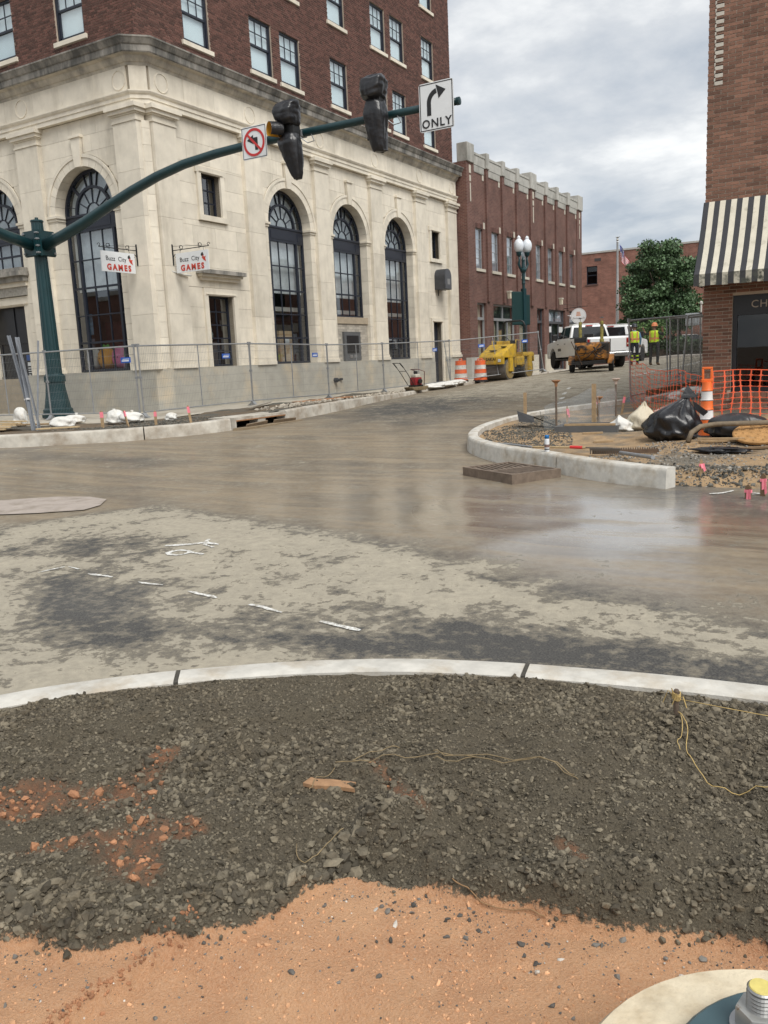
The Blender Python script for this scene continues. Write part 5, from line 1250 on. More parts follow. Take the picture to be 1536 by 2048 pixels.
for i in range(n_):
    a, b = -pi*.3+1.6*pi*i/n_, -pi*.3+1.6*pi*(i+1)/n_
    q = [(r_*cos(t_), y_, r_*sin(t_)) for r_, t_, y_ in ((.165, a, 0), (.165, b, 0), (.155, b, -.28), (.155, a, -.28), (.158, a, 0), (.158, b, 0), (.147, b, -.28), (.147, a, -.28))]
    v.add(q, [(0, 1, 2, 3), (3, 2, 6, 7)], 1); v.add(q, [(7, 6, 5, 4)], 0)
v.build('visor', [M('amber_visor', (.62, .32, .03), .5), black_pl], t1, loc=(-.13, -.14, .0), rot=radians(-30)); MB().lathe([(0, 0), (.15, 0), (.15, .02)], 20, axis='y').build('lens', M('dark_lens', (.02, .012, .006), .15), t1, loc=(-.12, -.15, .0), rot=radians(-30))
signal(-8.98, [(.10, 0, -.78, .13, .10), (.07, 0, -.74, .15, .12), (.03, 0, -.45, .19, .18), (0, -.02, -.05, .24, .22), (.0, 0, .17, .19, .18), (0, 0, .22, .13, .13)], [(.0, 0, .20, .13, .13), (-.02, -.02, .26, .22, .24), (-.02, -.03, .42, .25, .26), (.0, -.02, .58, .25, .24), (.06, 0, .66, .15, .14)], 0, 'black bagged signal fully wrapped beside the right turn sign', 8)
def plate(t, w, h, m, r=.05, y=0, th=.006, name='plate'):
    q = []
    for cx, cy, a0 in ((w/2-r, h/2-r, 0), (-w/2+r, h/2-r, pi/2), (-w/2+r, -h/2+r, pi), (w/2-r, -h/2+r, 1.5*pi)):
        for i in range(5): a = a0+pi/2*i/4; q.append((cx+r*cos(a), cy+r*sin(a)))
    return MB().prism(q, y+th, y, lambda p, q_, w_: (p, w_, q_)).build(name, m, t)
def border(t, w, h, inset, lw, m, y):
    a, b = w/2-inset, h/2-inset; MB().box(-a, a, y, y+.003, b-lw, b).box(-a, a, y, y+.003, -b, -b+lw).box(-a, -a+lw, y, y+.003, -b+lw, b-lw).box(a-lw, a, y, y+.003, -b+lw, b-lw).build('border', m, t)
def flat(t, poly, m, y, name, th=.003): return MB().prism(poly, y+th, y, lambda p, q, w: (p, w, q)).build(name, m, t)
sg = thing('turn_sign', 'white right turn only sign with black arrow near the mast arm tip', 'sign', (-7.73, PY-.16, AZ-.06), 0, None)
plate(sg, .76, .91, white_sign); border(sg, .76, .91, .018, .016, black_ink, -.004)
arc = []; R_, w_ = .22, .045
for i in range(9): a = pi-pi/2*i/8*.85; arc.append((.06+(R_+w_)*cos(a), .07+(R_+w_)*sin(a)))
inn = []
for i in range(9): a = pi-pi/2*i/8*.85; inn.append((.06+(R_-w_)*cos(a), .07+(R_-w_)*sin(a)))
flat(sg, [(-.205, -.16)]+arc+inn[::-1]+[(-.115, -.16)], black_ink, -.005, 'arrow_shaft')
flat(sg, [(.0, .395), (.215, .275), (.055, .13), (.05, .19), (.01, .36)], black_ink, -.006, 'arrow_head')
sub(text_mesh('ONLY', .225, black_ink, .002, 1.15, bold=.004), 'lettering', None, sg, (0, -.006, -.385), (pi/2, 0, 0))
MB().box(-.03, .03, .006, .15, -.3, .3).build('bracket', steel2, sg)
sg2 = thing('turn_ban_sign', 'white no left turn sign with red ring and slash on the mast arm', 'sign', (-12.31, PY-.16, AZ-.0), 0, None)
plate(sg2, .70, .70, white_sign); border(sg2, .70, .70, .016, .012, black_ink, -.004)
rg = MB()
for i in range(40):
    a, b = 2*pi*i/40, 2*pi*(i+1)/40; rg.prism([(r_*cos(t_), r_*sin(t_)) for r_, t_ in ((.245, a), (.30, a), (.30, b), (.245, b))], -.006, -.009, lambda p, q, w: (p, w, q))
d = Vector((1, -1)).normalized(); n = Vector((1, 1)).normalized()*.026
rg.prism([tuple(-d*.26-n), tuple(d*.26-n), tuple(d*.26+n), tuple(-d*.26+n)], -.010, -.0125, lambda p, q, w: (p, w, q)); rg.build('ban_ring', red_ink, sg2)
flat(sg2, [(.02, -.17), (.10, -.17), (.10, .10), (-.02, .10), (-.02, .16), (-.20, .06), (-.02, -.04), (-.02, .02), (.02, .02)], black_ink, -.0055, 'arrow')
MB().box(-.03, .03, .006, .15, -.2, .2).build('bracket', steel2, sg2)

# ---- hanging shop signs at the corner
def shop_sign(loc, rz_, flip, label):
    t = thing('shop_sign', label, 'sign', loc, rz_); t.scale = (.88, .88, .88)
    W_, H_ = 1.38, .62
    MB().box(-W_/2, W_/2, -.02, .02, -H_/2, H_/2).build('board', M('sign_board', (.70, .72, .73), .5, var=.04), t)
    for s_ in (-1, 1):
        rt = (pi/2, 0, 0) if s_ < 0 else (pi/2, 0, pi); y = -.024 if s_ < 0 else .024
        sub(text_mesh('Buzz  City', .20, black_ink, .002, 1.02), 'lettering', None, t, ((.10*flip if s_ < 0 else -.10*flip), y, .03), rt)
        sub(text_mesh('GAMES', .25, M('sign_red', (.50, .05, .03), .5), .004, 1.42, bold=.011), 'lettering', None, t, (0, y, -.25), rt)
        ex = -.55 if flip > 0 else .50
        em = MB().prism([(ex-.07, .08), (ex, .0), (ex+.06, -.03), (ex+.10, -.06), (ex+.07, .05), (ex+.10, .12), (ex+.02, .10), (ex-.02, .17)], y+.002 if s_ < 0 else y-.002, y, lambda p, q, w: (p if s_ < 0 else -p, w, q)); em.build('emblem', MATS['sign_red'], t)
        MB().prism([(ex-.11, .17), (ex-.09, .13), (ex+.02, .15), (ex-.0, .19), (ex-.02, .25), (ex-.08, .23)], y+.003 if s_ < 0 else y-.003, y-.0005*s_, lambda p, q, w: (p if s_ < 0 else -p, w, q)).build('emblem_hat', black_ink, t)
    br = MB(); x0 = W_/2*flip*1.0
    wall = x0+.13*flip
    br.box(min(wall, wall+.05*flip), max(wall, wall+.05*flip), -.03, .03, -.05, .62)
    br.tube([(wall, 0, .42), (-x0-.05*flip, 0, .42)], .014, 6)
    def scroll(cx, cz, r, s0):
        return [(cx+flip*s0*r*(1-.09*i)*cos(.65*i), 0, cz+r*(1-.09*i)*sin(.65*i)) for i in range(10)]
    for cx in (x0*.62, -x0*.55): br.tube(scroll(cx, .47, .10, 1), .010, 5).tube([(cx+.08*flip, 0, .56), (cx+.05*flip, 0, .38)], .010, 5)
    br.tube(scroll(-x0-.03*flip, .47, .07, -1), .010, 5).tube(scroll(wall-.12*flip, .22, .09, 1), .012, 5).tube([(wall, 0, .56), (-x0*.9, 0, .45)], .006, 5)
    for cx in (-.5, .5): br.tube([(cx, 0, .42), (cx, 0, .30)], .006, 5)
    br.build('scroll_bracket', bm_, t); return t
shop_sign((KX-.53, KY-.86, 4.66), pi/2+pi, -1, 'white Buzz City Games sign hanging over the arched shop window')
shop_sign((KX+.86, KY+.62, 4.66), 0., -1, 'white Buzz City Games sign hanging beside the hooded window')

# ---- twin acorn street lamps
globe = M('lamp_globe', (.72, .76, .80), .18, var=.05, spec=.6)
def street_lamp(loc, rz_, label, H=7.0):
    t = thing('street_lamp', label, 'street lamp', loc, rz_, 'twin globe street lamps')
    MB().lathe([(.26, 0), (.26, .1), (.20, .15), (.19, .5), (.15, .6), (.13, .75), (.11, .8)], 18, flute=.03).build('post_base', green, t)
    MB().lathe([(.085, .78), (.07, H-2.4), (.10, H-2.35), (.08, H-2.25), (.08, H-1.85), (.15, H-1.75), (.17, H-1.68), (.10, H-1.62), (.07, H-1.3), (.09, H-1.2), (.03, H-1.05), (0, H-.95)], 18).build('post', green, t)
    for s_ in (-1, 1):
        MB().tube([(0, 0, H-1.68), (s_*.2, 0, H-1.62), (s_*.29, 0, H-1.4), (s_*.24, 0, H-1.2), (s_*.27, 0, H-1.0)], [.05, .06, .07, .05, .05], 8).lathe([(.09, 0), (.12, .06), (.13, .16), (.16, .2)], 14, (s_*.27, 0, H-1.02)).build('lamp_arm', green, t, True)
        MB().lathe([(.13, 0), (.21, .12), (.245, .27), (.24, .42), (.18, .56), (.10, .63), (.085, .66), (.11, .69), (.07, .75), (.02, .80), (0, .82)], 20, (s_*.27, 0, H-.83)).build('globe', globe, t, True)
    pm = M('green_panel', (.005, .032, .032), .5, var=.1)
    MB().bev(-.80, -.08, -.04, .04, 2.5, 4.15, .03).build('panel', pm, t); MB().bev(.05, .42, -.02, .06, 2.5, 4.0, .03).build('panel', pm, t); MB().box(-.1, .1, -.1, .1, 2.45, 4.3).build('panel_bracket', green, t)
    return t
street_lamp((-15.44, 41.5, gz(-15.44, 41.5, .1)), radians(62), 'dark green twin globe street lamp behind the road roller', 6.9)
l2 = dup([o for o in COL.objects if o.name == 'street_lamp'][0], (-11.45, 60.9, gz(-11.45, 60.9, .1)), radians(72), 'dark green twin globe street lamp in front of the big tree'); l2.scale = (.78, .78, .76)
# ---- flagpole
fp = thing('flagpole', 'tall white flagpole with an eagle top in front of the far brick building', 'flagpole', (-16., 62, .6))
MB().lathe([(.12, 0), (.11, 3), (.07, 8.6), (.09, 8.62), (.09, 8.68), (0, 8.70)], 12).build('mast', M('pole_white', (.66, .67, .68), .4), fp, True)
MB().lathe([(0, 0), (.07, .04), (.09, .1), (.05, .17), (0, .18)], 10, (0, 0, 8.68)).prism([(-.16, 9.02), (-.05, 8.88), (.05, 8.88), (.16, 9.02), (.06, 8.96), (0, 9.0), (-.06, 8.96)], -.02, .02, lambda p, q, w: (p, w, q)).build('finial', M('pole_gold', (.35, .33, .28), .4, .6), fp)
fl = thing('flag', 'striped red white and blue flag hanging limp from the flagpole', 'flag', (-15.9, 62, 9.05))
fr_ = M('flag_red', (.55, .03, .045), .8); fw = M('flag_white', (.75, .75, .77), .8); fbm_ = M('flag_blue', (.03, .05, .24), .8)
def fpos(u, v):
    """u along the fly 0..1, v down the hoist 0..1"""
    x = .05+u*.74+.05*sin(u*7+v*2); z = -u*1.30-v*.88*(1-.15*u); y = .09*sin(u*9+v*1.5)+.05*sin(u*17)
    return (x, y, z)
NU = 26
for mname, mat_, sel in (('red_stripes', fr_, lambda i, k: k % 2 == 0 and not (i < NU*.4 and k < 7)), ('white_stripes', fw, lambda i, k: k % 2 == 1 and not (i < NU*.4 and k < 7)), ('canton', fbm_, lambda i, k: i < NU*.4 and k < 7)):
    m = MB()
    for i in range(NU):
        for k in range(13):
            if sel(i, k): m.add([fpos(i/NU, k/13), fpos((i+1)/NU, k/13), fpos((i+1)/NU, (k+1)/13), fpos(i/NU, (k+1)/13)], [(0, 1, 2, 3)])
    m.build(mname, mat_, fl)
m = MB()
for rr in range(9):
    for cc in range(6 if rr % 2 == 0 else 5):
        u, v = .4*((cc+.5+(.5 if rr % 2 else 0))/6), 7/13*(rr+.5)/9; p = Vector(fpos(u, v))
        for s_ in (-.006, .006): m.add([(p.x+.018*cos(t_), p.y+s_, p.z+.018*sin(t_)) for t_ in np.arange(5)*1.2566+.3], [(0, 1, 2, 3, 4)])
m.build('stars', fw, fl)

# ---- temporary fence panels
tagblue = M('tag_blue', (.02, .10, .42), .5)
FH = 1.83
def fence_panel(w, label, loc, rz_, group, tags=(.8,), tilt=0):
    t = thing('fence_panel', label, 'fence', loc, rz_, group, rot=(tilt, 0, rz_))
    f = MB(); r_ = .021
    f.tube([(0, 0, .02), (0, 0, FH+.04)], r_, 8).tube([(w, 0, .02), (w, 0, FH+.04)], r_, 8).tube([(0, 0, FH), (w, 0, FH)], r_, 8).tube([(0, 0, .14), (w, 0, .14)], r_*.85, 8).build('frame', steel, t)
    MB().tube([(w/2, .0, .14), (w/2, .0, FH)], r_*.75, 8).build('brace', steel2, t)
    m = MB(); n_ = int(w/.06)
    for i in range(1, n_):
        x = w*i/n_; m.add([(x-.0024, .0, .15), (x+.0024, .0, .15), (x, .003, .15), (x-.0024, 0, FH), (x+.0024, 0, FH), (x, .003, FH)], [(0, 1, 4, 3), (1, 2, 5, 4), (2, 0, 3, 5)])
    for z in np.arange(.3, FH, .22): m.add([(.02, 0, z-.0024), (w-.02, 0, z-.0024), (w-.02, 0, z+.0024), (.02, 0, z+.0024), (.02, .004, z), (w-.02, .004, z)], [(0, 1, 2, 3), (3, 2, 5, 4), (1, 0, 4, 5)])
    tag(m.build('wire_mesh', M('fence_wire', (.22, .23, .24), .5, .5), t), kind='stuff')
    for s_ in (.0, w): MB().box(s_-.05, s_+.05, -.02, .02, FH-.03, FH+.05).box(s_-.045, s_+.045, -.022, .022, 1.0, 1.06).build('clamp', steel2, t)
    for s_ in (.0, w): MB().prism([(-.2, 0), (.2, 0), (.08, .05), (.02, .12), (-.02, .12), (-.08, .05)], -.14, .14, lambda p, q, w_: (s_+w_*.4, p, q)).build('foot', steel2, t)
    for x in tags:
        tg = MB().box(x-.17, x+.17, -.012, -.006, 1.42, 1.56).build('tag', tagblue, t)
        sub(MB().box(x-.13, x+.11, -.0145, -.012, 1.455, 1.485).box(x-.10, x+.13, -.0145, -.012, 1.505, 1.52), 'tag_print', white_sign, tg)
    return t
def fp_between(a, b, label, group='temporary fence panels in front of the limestone building', tags=(.8,), ha=None, hb=None, tilt=0):
    a, b = Vector(a), Vector(b); w = (b-a).length; za = hl(np.array(a.x), np.array(a.y)) if ha is None else ha; zb = hl(np.array(b.x), np.array(b.y)) if hb is None else hb
    t = fence_panel(w, label, (a.x, a.y, float(min(za, zb))), atan2(b.y-a.y, b.x-a.x), group, tags, tilt)
    t.rotation_euler = (tilt, -atan2(float(zb-za), w), t.rotation_euler.z); t.location.z = float(za); return t
LF = [(-26.6, 15.3), (-23.0, 15.4), (-19.6, 15.55), (-16.35, 15.7)]
fp_between(LF[0], LF[1], 'fence panel beside the black doorway', tags=()); fp_between(LF[1], LF[2], 'fence panel in front of the signal pole base', tags=()); fp_between(LF[2], LF[3], 'fence panel in front of the toy shop window', tags=(2.95,))
RF_ = [(-16.25, 15.75), (-16.15, 20.1), (-16.3, 24.5), (-16.2, 28.2), (-15.6, 32.9), (-12.95, 37.3)]
fp_between(RF_[0], RF_[1], 'fence panel at the stone corner below the hooded window', tags=(3.3,)); fp_between(RF_[1], RF_[2], 'fence panel below the first street arch', tags=(3.6,)); fp_between(RF_[2], RF_[3], 'fence panel below the cash hatch', tags=())
fp_between(RF_[3], RF_[4], 'fence panel behind the plate compactor', tags=(3.6,)); fp_between(RF_[4], RF_[5], 'leaning fence panel in front of the road roller', tags=(1.9, 4.3), tilt=radians(-9))
gR = 'temporary fence panels beside the right shop'
hz = lambda x, y: gz(x, y, .08)
fp_between((-4.75, 19.6), (-3.75, 22.8), 'fence panel rising from the end of the orange netting', gR, (), hz(-4.75, 19.6), hz(-3.75, 22.8)+.05)
fp_between((-4.55, 23.0), (-4.05, 26.2), 'fence panel in the second row by the shop corner', gR, (), hz(-4.5, 23), hz(-4, 26))
fp_between((-3.95, 21.2), (-3.35, 24.6), 'fence panel leaning beside the shop corner', gR, (), hz(-4, 21.2), hz(-3.4, 24.6)+.1, radians(6))
fp_between((-5.2, 27.5), (-3.4, 29.0), 'fence panel standing across the side pavement', gR, (), hz(-5.2, 27.5), hz(-3.4, 29))
# small galvanised sign post bundle leaning at the left
for i, (bx, by, tx, ty, h) in enumerate(((-16.55, 12.62, -16.98, 12.55, 2.15), (-16.50, 12.55, -16.78, 12.62, 2.10), (-16.42, 12.66, -16.62, 12.50, 2.05), (-16.36, 12.58, -16.20, 12.75, 2.0))):
    zb = float(hdirt(np.array([bx]), np.array([by]))[0])
    t = thing('sign_post', ['bare grey steel post leaning furthest from the signal pole', 'bare grey steel post in the middle of the leaning bundle, pole side', 'short grey steel post inside the leaning bundle', 'bare grey steel post crossing in front of the signal pole'][i], 'post', (bx, by, zb), 0, 'bundle of loose sign posts')
    d = Vector((tx-bx, ty-by, h)); A = d.to_track_quat('Z', 'Y').to_matrix().to_4x4(); m = MB()
    m.box(-.035, .035, -.004, .0, 0, d.length, M4=A).box(-.035, -.028, 0, .03, 0, d.length, M4=A).box(.028, .035, 0, .03, 0, d.length, M4=A).box(-.05, -.036, .024, .03, 0, d.length, M4=A).box(.036, .05, .024, .03, 0, d.length, M4=A)
    m.build('post', M('post_steel', (.27, .29, .32), .5, .4, var=.12), t)
    if i < 2: MB().box(-.045, .045, -.008, .034, .70, .74, M4=A).build('collar', M('white_collar', (.6, .6, .6), .6), t)
# ================================================================== VEHICLES, MACHINES, PEOPLE, TREES
def bevel(o, r=.04, seg=2, ang=35):
    bm = bmesh.new(); bm.from_mesh(o.data); bmesh.ops.remove_doubles(bm, verts=bm.verts, dist=1e-5); bm.normal_update()
    ed = [e_ for e_ in bm.edges if len(e_.link_faces) == 2 and e_.calc_face_angle(0) > radians(ang)]
    bmesh.ops.bevel(bm, geom=ed, offset=r, segments=seg, affect='EDGES', profile=.6, clamp_overlap=True); bmesh.ops.recalc_face_normals(bm, faces=bm.faces)
    bm.to_mesh(o.data); bm.free(); return smooth_by_angle(o, 50)
rubber = M('tyre_rubber', (.016, .016, .017), .85, var=.3, scale=12); wpaint = M('white_car_paint', (.78, .79, .79), .28, var=.06, scale=1.2, col2=(.45, .42, .36), c2lo=.6, c2hi=.85, c2scale=2)
carglass = M('car_glass', (.012, .014, .016), .06, spec=.8); chrome = M('chrome', (.55, .55, .55), .2, .9); blackp = M('black_trim', (.015, .015, .016), .5)
def wheel(root, x, y, r, w, rim=True, rimm=None, tyre=None):
    t = MB().lathe([(r*.55, -w/2), (r*.92, -w/2), (r, -w*.32), (r, w*.32), (r*.92, w/2), (r*.55, w/2)], 26, axis='y').build('tyre', tyre or rubber, root, loc=(x, y, r)); smooth_by_angle(t, 40)
    m = MB().lathe([(0, -w*.35), (r*.18, -w*.42), (r*.2, -w*.3), (r*.5, -w*.28), (r*.57, -w*.45), (r*.6, -w*.45), (r*.6, w*.45), (r*.57, w*.45), (r*.5, w*.28), (r*.2, w*.3), (r*.18, w*.42), (0, w*.35)], 22, axis='y')
    for k in range(8): a = k*pi/4; m.lathe([(.02*r/.4, -w*.34), (.02*r/.4, -w*.26)], 6, (r*.34*cos(a), 0, r*.34*sin(a)), axis='y')
    sub(m, 'rim', rimm or chrome, t)
def arch_pts(cx, r, z0, n=9): return [(cx+sqrt(max(0, r*r-(z0-.42)**2))*0+r*cos(pi*i/(n-1)), max(z0, .42+r*sin(pi*i/(n-1)))) for i in range(n)]
def pickup(loc, rz_, label):
    t = thing('pickup_truck', label, 'truck', loc, rz_, 'white pickup trucks')
    zb = .55
    pr = [(2.88, .48), (2.95, .72), (2.90, 1.10), (2.78, 1.20), (1.55, 1.31), (-.62, 1.33), (-2.86, 1.34), (-2.90, 1.28), (-2.90, .66), (-2.52, .60)]
    pr += [(-1.95+.50*cos(a), max(.55, .44+.50*sin(a))) for a in np.linspace(pi, 0, 11)]
    pr += [(1.42, .52)]+[(1.98+.52*cos(a), max(.52, .44+.52*sin(a))) for a in np.linspace(pi, 0, 11)]
    bevel(MB().prism(pr, -.98, .98, lambda p, q, w: (p, w, q)).build('body', wpaint, t), .06, 2)
    # cab
    b0, t0 = [(1.55, .93), (-.60, .93)], [(.78, .76), (-.46, .78)]
    vs = [(1.55, -.93, 1.30), (-.60, -.93, 1.32), (-.60, .93, 1.32), (1.55, .93, 1.30), (.72, -.76, 1.93), (-.42, -.78, 1.94), (-.42, .78, 1.94), (.72, .76, 1.93)]
    cabo = bevel(MB().add(vs, [(0, 3, 2, 1), (4, 5, 6, 7), (0, 1, 5, 4), (1, 2, 6, 5), (2, 3, 7, 6), (3, 0, 4, 7)]).build('cab', wpaint, t), .05, 2)
    def quad(name, pts, off, mat, th=.006):
        P = [Vector(p) for p in pts]; n_ = (P[1]-P[0]).cross(P[2]-P[0]).normalized()*off; MB().add([p+n_ for p in P]+[p-n_*.3 for p in P], [(0, 1, 2, 3), (7, 6, 5, 4), (0, 4, 5, 1), (1, 5, 6, 2), (2, 6, 7, 3), (3, 7, 4, 0)]).build(name, mat, t)
    quad('rear_window', [(-.585, .80, 1.40), (-.585, -.80, 1.40), (-.455, -.70, 1.84), (-.455, .70, 1.84)], .016, carglass)
    quad('windscreen', [(1.44, -.82, 1.40), (1.44, .82, 1.40), (.82, .70, 1.86), (.82, -.70, 1.86)], .016, carglass)
    for s_ in (-1, 1):
        for a, b, c_, d in ((1.30, .55, .55, .72), (.46, -.42, -.36, .46)):
            q = [(a, s_*.925, 1.38), (b, s_*.925, 1.39), (c_, s_*.795, 1.86), (d, s_*.795, 1.86)]; q = q[::-1] if s_ > 0 else q
            quad('side_window', q[::-1] if s_ < 0 else q[::-1], -.014, carglass)
        MB().bev(1.15, 1.30, *sorted((s_*.98, s_*1.22)), 1.32, 1.60, .03).build('mirror', blackp, t)
        MB().box(-.05, .12, *sorted((s_*.975, s_*.995)), 1.12, 1.15).box(1.0-.9+.9, 1.17, *sorted((s_*.975, s_*.995)), 1.12, 1.15).build('door_handle', blackp, t)
        MB().bev(-2.93, -2.82, *sorted((s_*.80, s_*.985)), .88, 1.26, .02).build('tail_light', M('tail_light', (.30, .015, .012), .25), t)
        MB().box(-2.94, -2.93, *sorted((s_*.82, s_*.95)), .98, 1.04).build('reversing_light', M('clear_lens', (.7, .55, .4), .3), t)
        MB().bev(2.78, 2.95, *sorted((s_*.62, s_*.96)), .85, 1.08, .02).build('headlight', M('clear_lamp', (.6, .62, .62), .15), t)
        MB().box(-.6, 1.35, *sorted((s_*.90, s_*1.04)), .40, .46).build('step_bar', blackp, t)
        MB().tube([(-2.8, s_*.93, 1.36), (-.65, s_*.93, 1.36)], .03, 6).build('bed_rail', blackp, t)
        for x in (1.98, -1.95): wheel(t, x, s_*.84, .41, .27, rimm=M('steel_rim', (.32, .32, .33), .4, .6))
    MB().bev(-2.94, -2.90, -.78, .78, .72, 1.27, .012).build('tailgate', wpaint, t)
    MB().bev(-3.06, -2.90, -.98, .98, .50, .68, .03).build('rear_bumper', M('dull_chrome', (.40, .40, .40), .3, .8), t); MB().box(-3.065, -3.06, -.2, .2, .56, .64).build('number_plate', white_sign, t)
    MB().box(-2.8, -.66, -.86, .86, 1.345, 1.36).build('bed_cover', blackp, t); MB().box(2.90, 2.97, -.55, .55, .78, 1.08).build('grille', blackp, t)
    MB().box(-.50, -.44, -.16, .16, 1.885, 1.925).build('brake_light', M('brake_lens', (.55, .06, .05), .3), t); MB().box(-.1, .5, -.6, .6, 1.96, 2.01).build('roof_bar', M('roof_bar', (.6, .6, .58), .4), t)
    MB().box(-2.6, 2.6, -.6, .6, .36, .52).build('chassis', blackp, t)
    # short dark door decal
    MB().box(.62, 1.1, .982, .986, .82, .94).build('door_print', M('decal', (.10, .09, .08), .5), t)
    return t
pk = pickup((-11.4, 38.6, gz(-11.4, 38.6)), radians(125), 'white pickup truck with tail lights on, behind the orange tar kettle')
pk2 = dup(pk, (-11.5, 43.8, gz(-11.5, 43.8)), radians(88), 'white pickup truck parked beyond the man in blue sleeves')
# white saloon far off
fc = thing('parked_car', 'small white car parked far away beyond the fence', 'car', (-11.6, 68, gz(-11.6, 68, .05)), radians(8))
pr = [(2.2, .35), (2.25, .7), (2.0, .85), (.9, .95), (-1.6, 1.0), (-2.15, .95), (-2.2, .4)]
bevel(MB().prism(pr, -.88, .88, lambda p, q, w: (p, w, q)).build('body', wpaint, fc), .08)
bevel(MB().add([(1.0, -.82, .94), (-1.9, -.82, .98), (-1.9, .82, .98), (1.0, .82, .94), (.15, -.62, 1.42), (-1.2, -.62, 1.42), (-1.2, .62, 1.42), (.15, .62, 1.42)], [(0, 3, 2, 1), (4, 5, 6, 7), (0, 1, 5, 4), (1, 2, 6, 5), (2, 3, 7, 6), (3, 0, 4, 7)]).build('roof', carglass, fc), .05); MB().bev(-1.15, .1, -.6, .6, 1.40, 1.45, .02).build('roof_skin', wpaint, fc)
for x in (1.35, -1.35):
    for s_ in (-1, 1): wheel(fc, x, s_*.78, .32, .2)
# ---- tar kettle trailer
KT = thing('tar_kettle', 'grimy orange tar kettle trailer with two smoke stacks and black hoses', 'trailer', (-9.85, 34.15, gz(-9.85, 34.15)), radians(102))
KT.scale = (.9, .88, .85)
org = M('grimy_orange_paint', (.42, .17, .025), .5, var=.25, scale=4, col2=(.02, .016, .012), c2lo=.40, c2hi=.53, c2scale=2.4)
tar = M('tar_black', (.012, .011, .010), .45, var=.4, scale=8, bump=.01, bscale=20)
bevel(MB().prism([(-.55, .55), (.55, .55), (.65, .75), (.65, 1.22), (.5, 1.38), (-.5, 1.38), (-.65, 1.22), (-.65, .75)], -.78, .70, lambda p, q, w: (p, w, q)).build('tank', org, KT), .03)
MB().box(-.66, -.1, -.80, -.2, .62, 1.30).build('side_box', org, KT); MB().bev(-.5, .3, .2, .74, 1.36, 1.62, .03).build('engine_box', tar, KT)
MB().box(-.75, .75, -.62, .62, .40, .52).box(.7, 2.0, -.05, .05, .42, .5).box(-.9, -.7, -.7, .7, .36, .5).build('chassis', tar, KT)
for s_ in (-1, 1):
    wheel(KT, 0, s_*.88, .34, .22, rimm=M('dirty_rim', (.12, .08, .05), .7)); MB().prism([(.44*cos(a), .36+.44*sin(a)) for a in np.linspace(0, pi, 9)]+[(.40*cos(a), .36+.40*sin(a)) for a in np.linspace(pi, 0, 9)], s_*.74, s_*1.02, lambda p, q, w: (p, w, q)).build('mudguard', org, KT)
stk = M('mossy_stack', (.30, .26, .07), .7, var=.5, scale=9, col2=(.06, .05, .03), c2scale=4)
for y in (-.62, .18) if False else (.50, -.46):
    MB().lathe([(.10, 1.35), (.10, 1.50), (.075, 1.52), (.075, 2.35)], 14, (0, y, 0)).tube([(-.07, y, 2.35), (-.07, y, 2.5)], .008, 5).tube([(.07, y, 2.35), (.07, y, 2.5)], .008, 5).build('smoke_stack', stk, KT); MB().lathe([(.12, 2.5), (.02, 2.55), (0, 2.55)], 12, (0, y, 0)).build('rain_cap', tar, KT)
for k in range(7):
    y0, y1 = random.uniform(-.7, .6), random.uniform(-.7, .6); z0, z1 = random.uniform(.7, 1.4), random.uniform(.4, 1.2); xo = -.70-.06*k*.4
    MB().tube([(xo+.1, y0, z0), (xo-.05, (y0*2+y1)/3, (z0*2+z1)/3-.08), (xo-.08, (y0+2*y1)/3, (z0+2*z1)/3-.12), (xo, y1, z1)], .022, 6).build('hose', tar, KT, True)
MB().tube([(-.75, .8+.12*cos(a*1.0)*0, .9) if False else (-.74-.02*i*.1, .42+.24*cos(i*.7), 1.0+.24*sin(i*.7)) for i, a in enumerate(range(20))], .02, 6).build('hose_coil', tar, KT, True)
MB().tube([(-.7, .85, 1.45), (-.95, .35, .35)], .02, 6).tube([(-.72, -.5, 1.2), (-.8, -.1, .5)], .018, 6).build('wand', M('rusty_rod', (.06, .035, .02), .8), KT)
MB().tube([(-.55, -.85, .9), (-.55, -.85, 1.5), (-.2, -.85, 1.5), (-.2, -.85, .9)], .015, 6).build('rail', tar, KT); MB().bev(-.3, .2, -.1, .3, 1.62, 1.78, .02).build('burner_hood', tar, KT)
# ---- road roller
RL = thing('road_roller', 'yellow tandem road roller with black roll bar parked behind the fence', 'roller', (-14.45, 36.6, gz(-14.45, 36.6, .0)), radians(-96))
yel = M('machine_yellow', (.55, .35, .03), .5, var=.2, scale=3, col2=(.26, .18, .06), c2lo=.48, c2hi=.7, c2scale=4); drum_m = M('drum_steel', (.16, .15, .135), .6, .4, var=.3, scale=4)
for x, nm in ((.95, 'front_drum'), (-.95, 'rear_drum')):
    d_ = MB().lathe([(.38, -.6), (.46, -.6), (.46, .6), (.38, .6)], 36, (x, 0, .46), axis='y').build(nm, drum_m, RL); smooth_by_angle(d_, 40)
    for s_ in (-1, 1): sub(MB().lathe([(.40, -.02), (.40, .0), (.24, .03), (.1, .05), (.0, .05)], 20, (x, s_*.60, .46), axis='y'), 'drum_hub', M('dusty_hub', (.26, .19, .08), .7, var=.3, scale=9), d_)
bevel(MB().prism([(1.58, .70), (1.58, 1.05), (1.45, 1.18), (.55, 1.58), (.30, 1.58), (.28, .55), (.42, .55), (.42, .98), (1.40, .98), (1.42, .70)], -.60, .60, lambda p, q, w: (p, w, q)).build('front_body', yel, RL), .03)
bevel(MB().prism([(-1.55, .75), (-1.55, 1.12), (-1.4, 1.2), (-.35, 1.2), (-.3, .55), (-.42, .55), (-.45, 1.0), (-1.4, 1.0)], -.60, .60, lambda p, q, w: (p, w, q)).build('rear_body', yel, RL), .03)
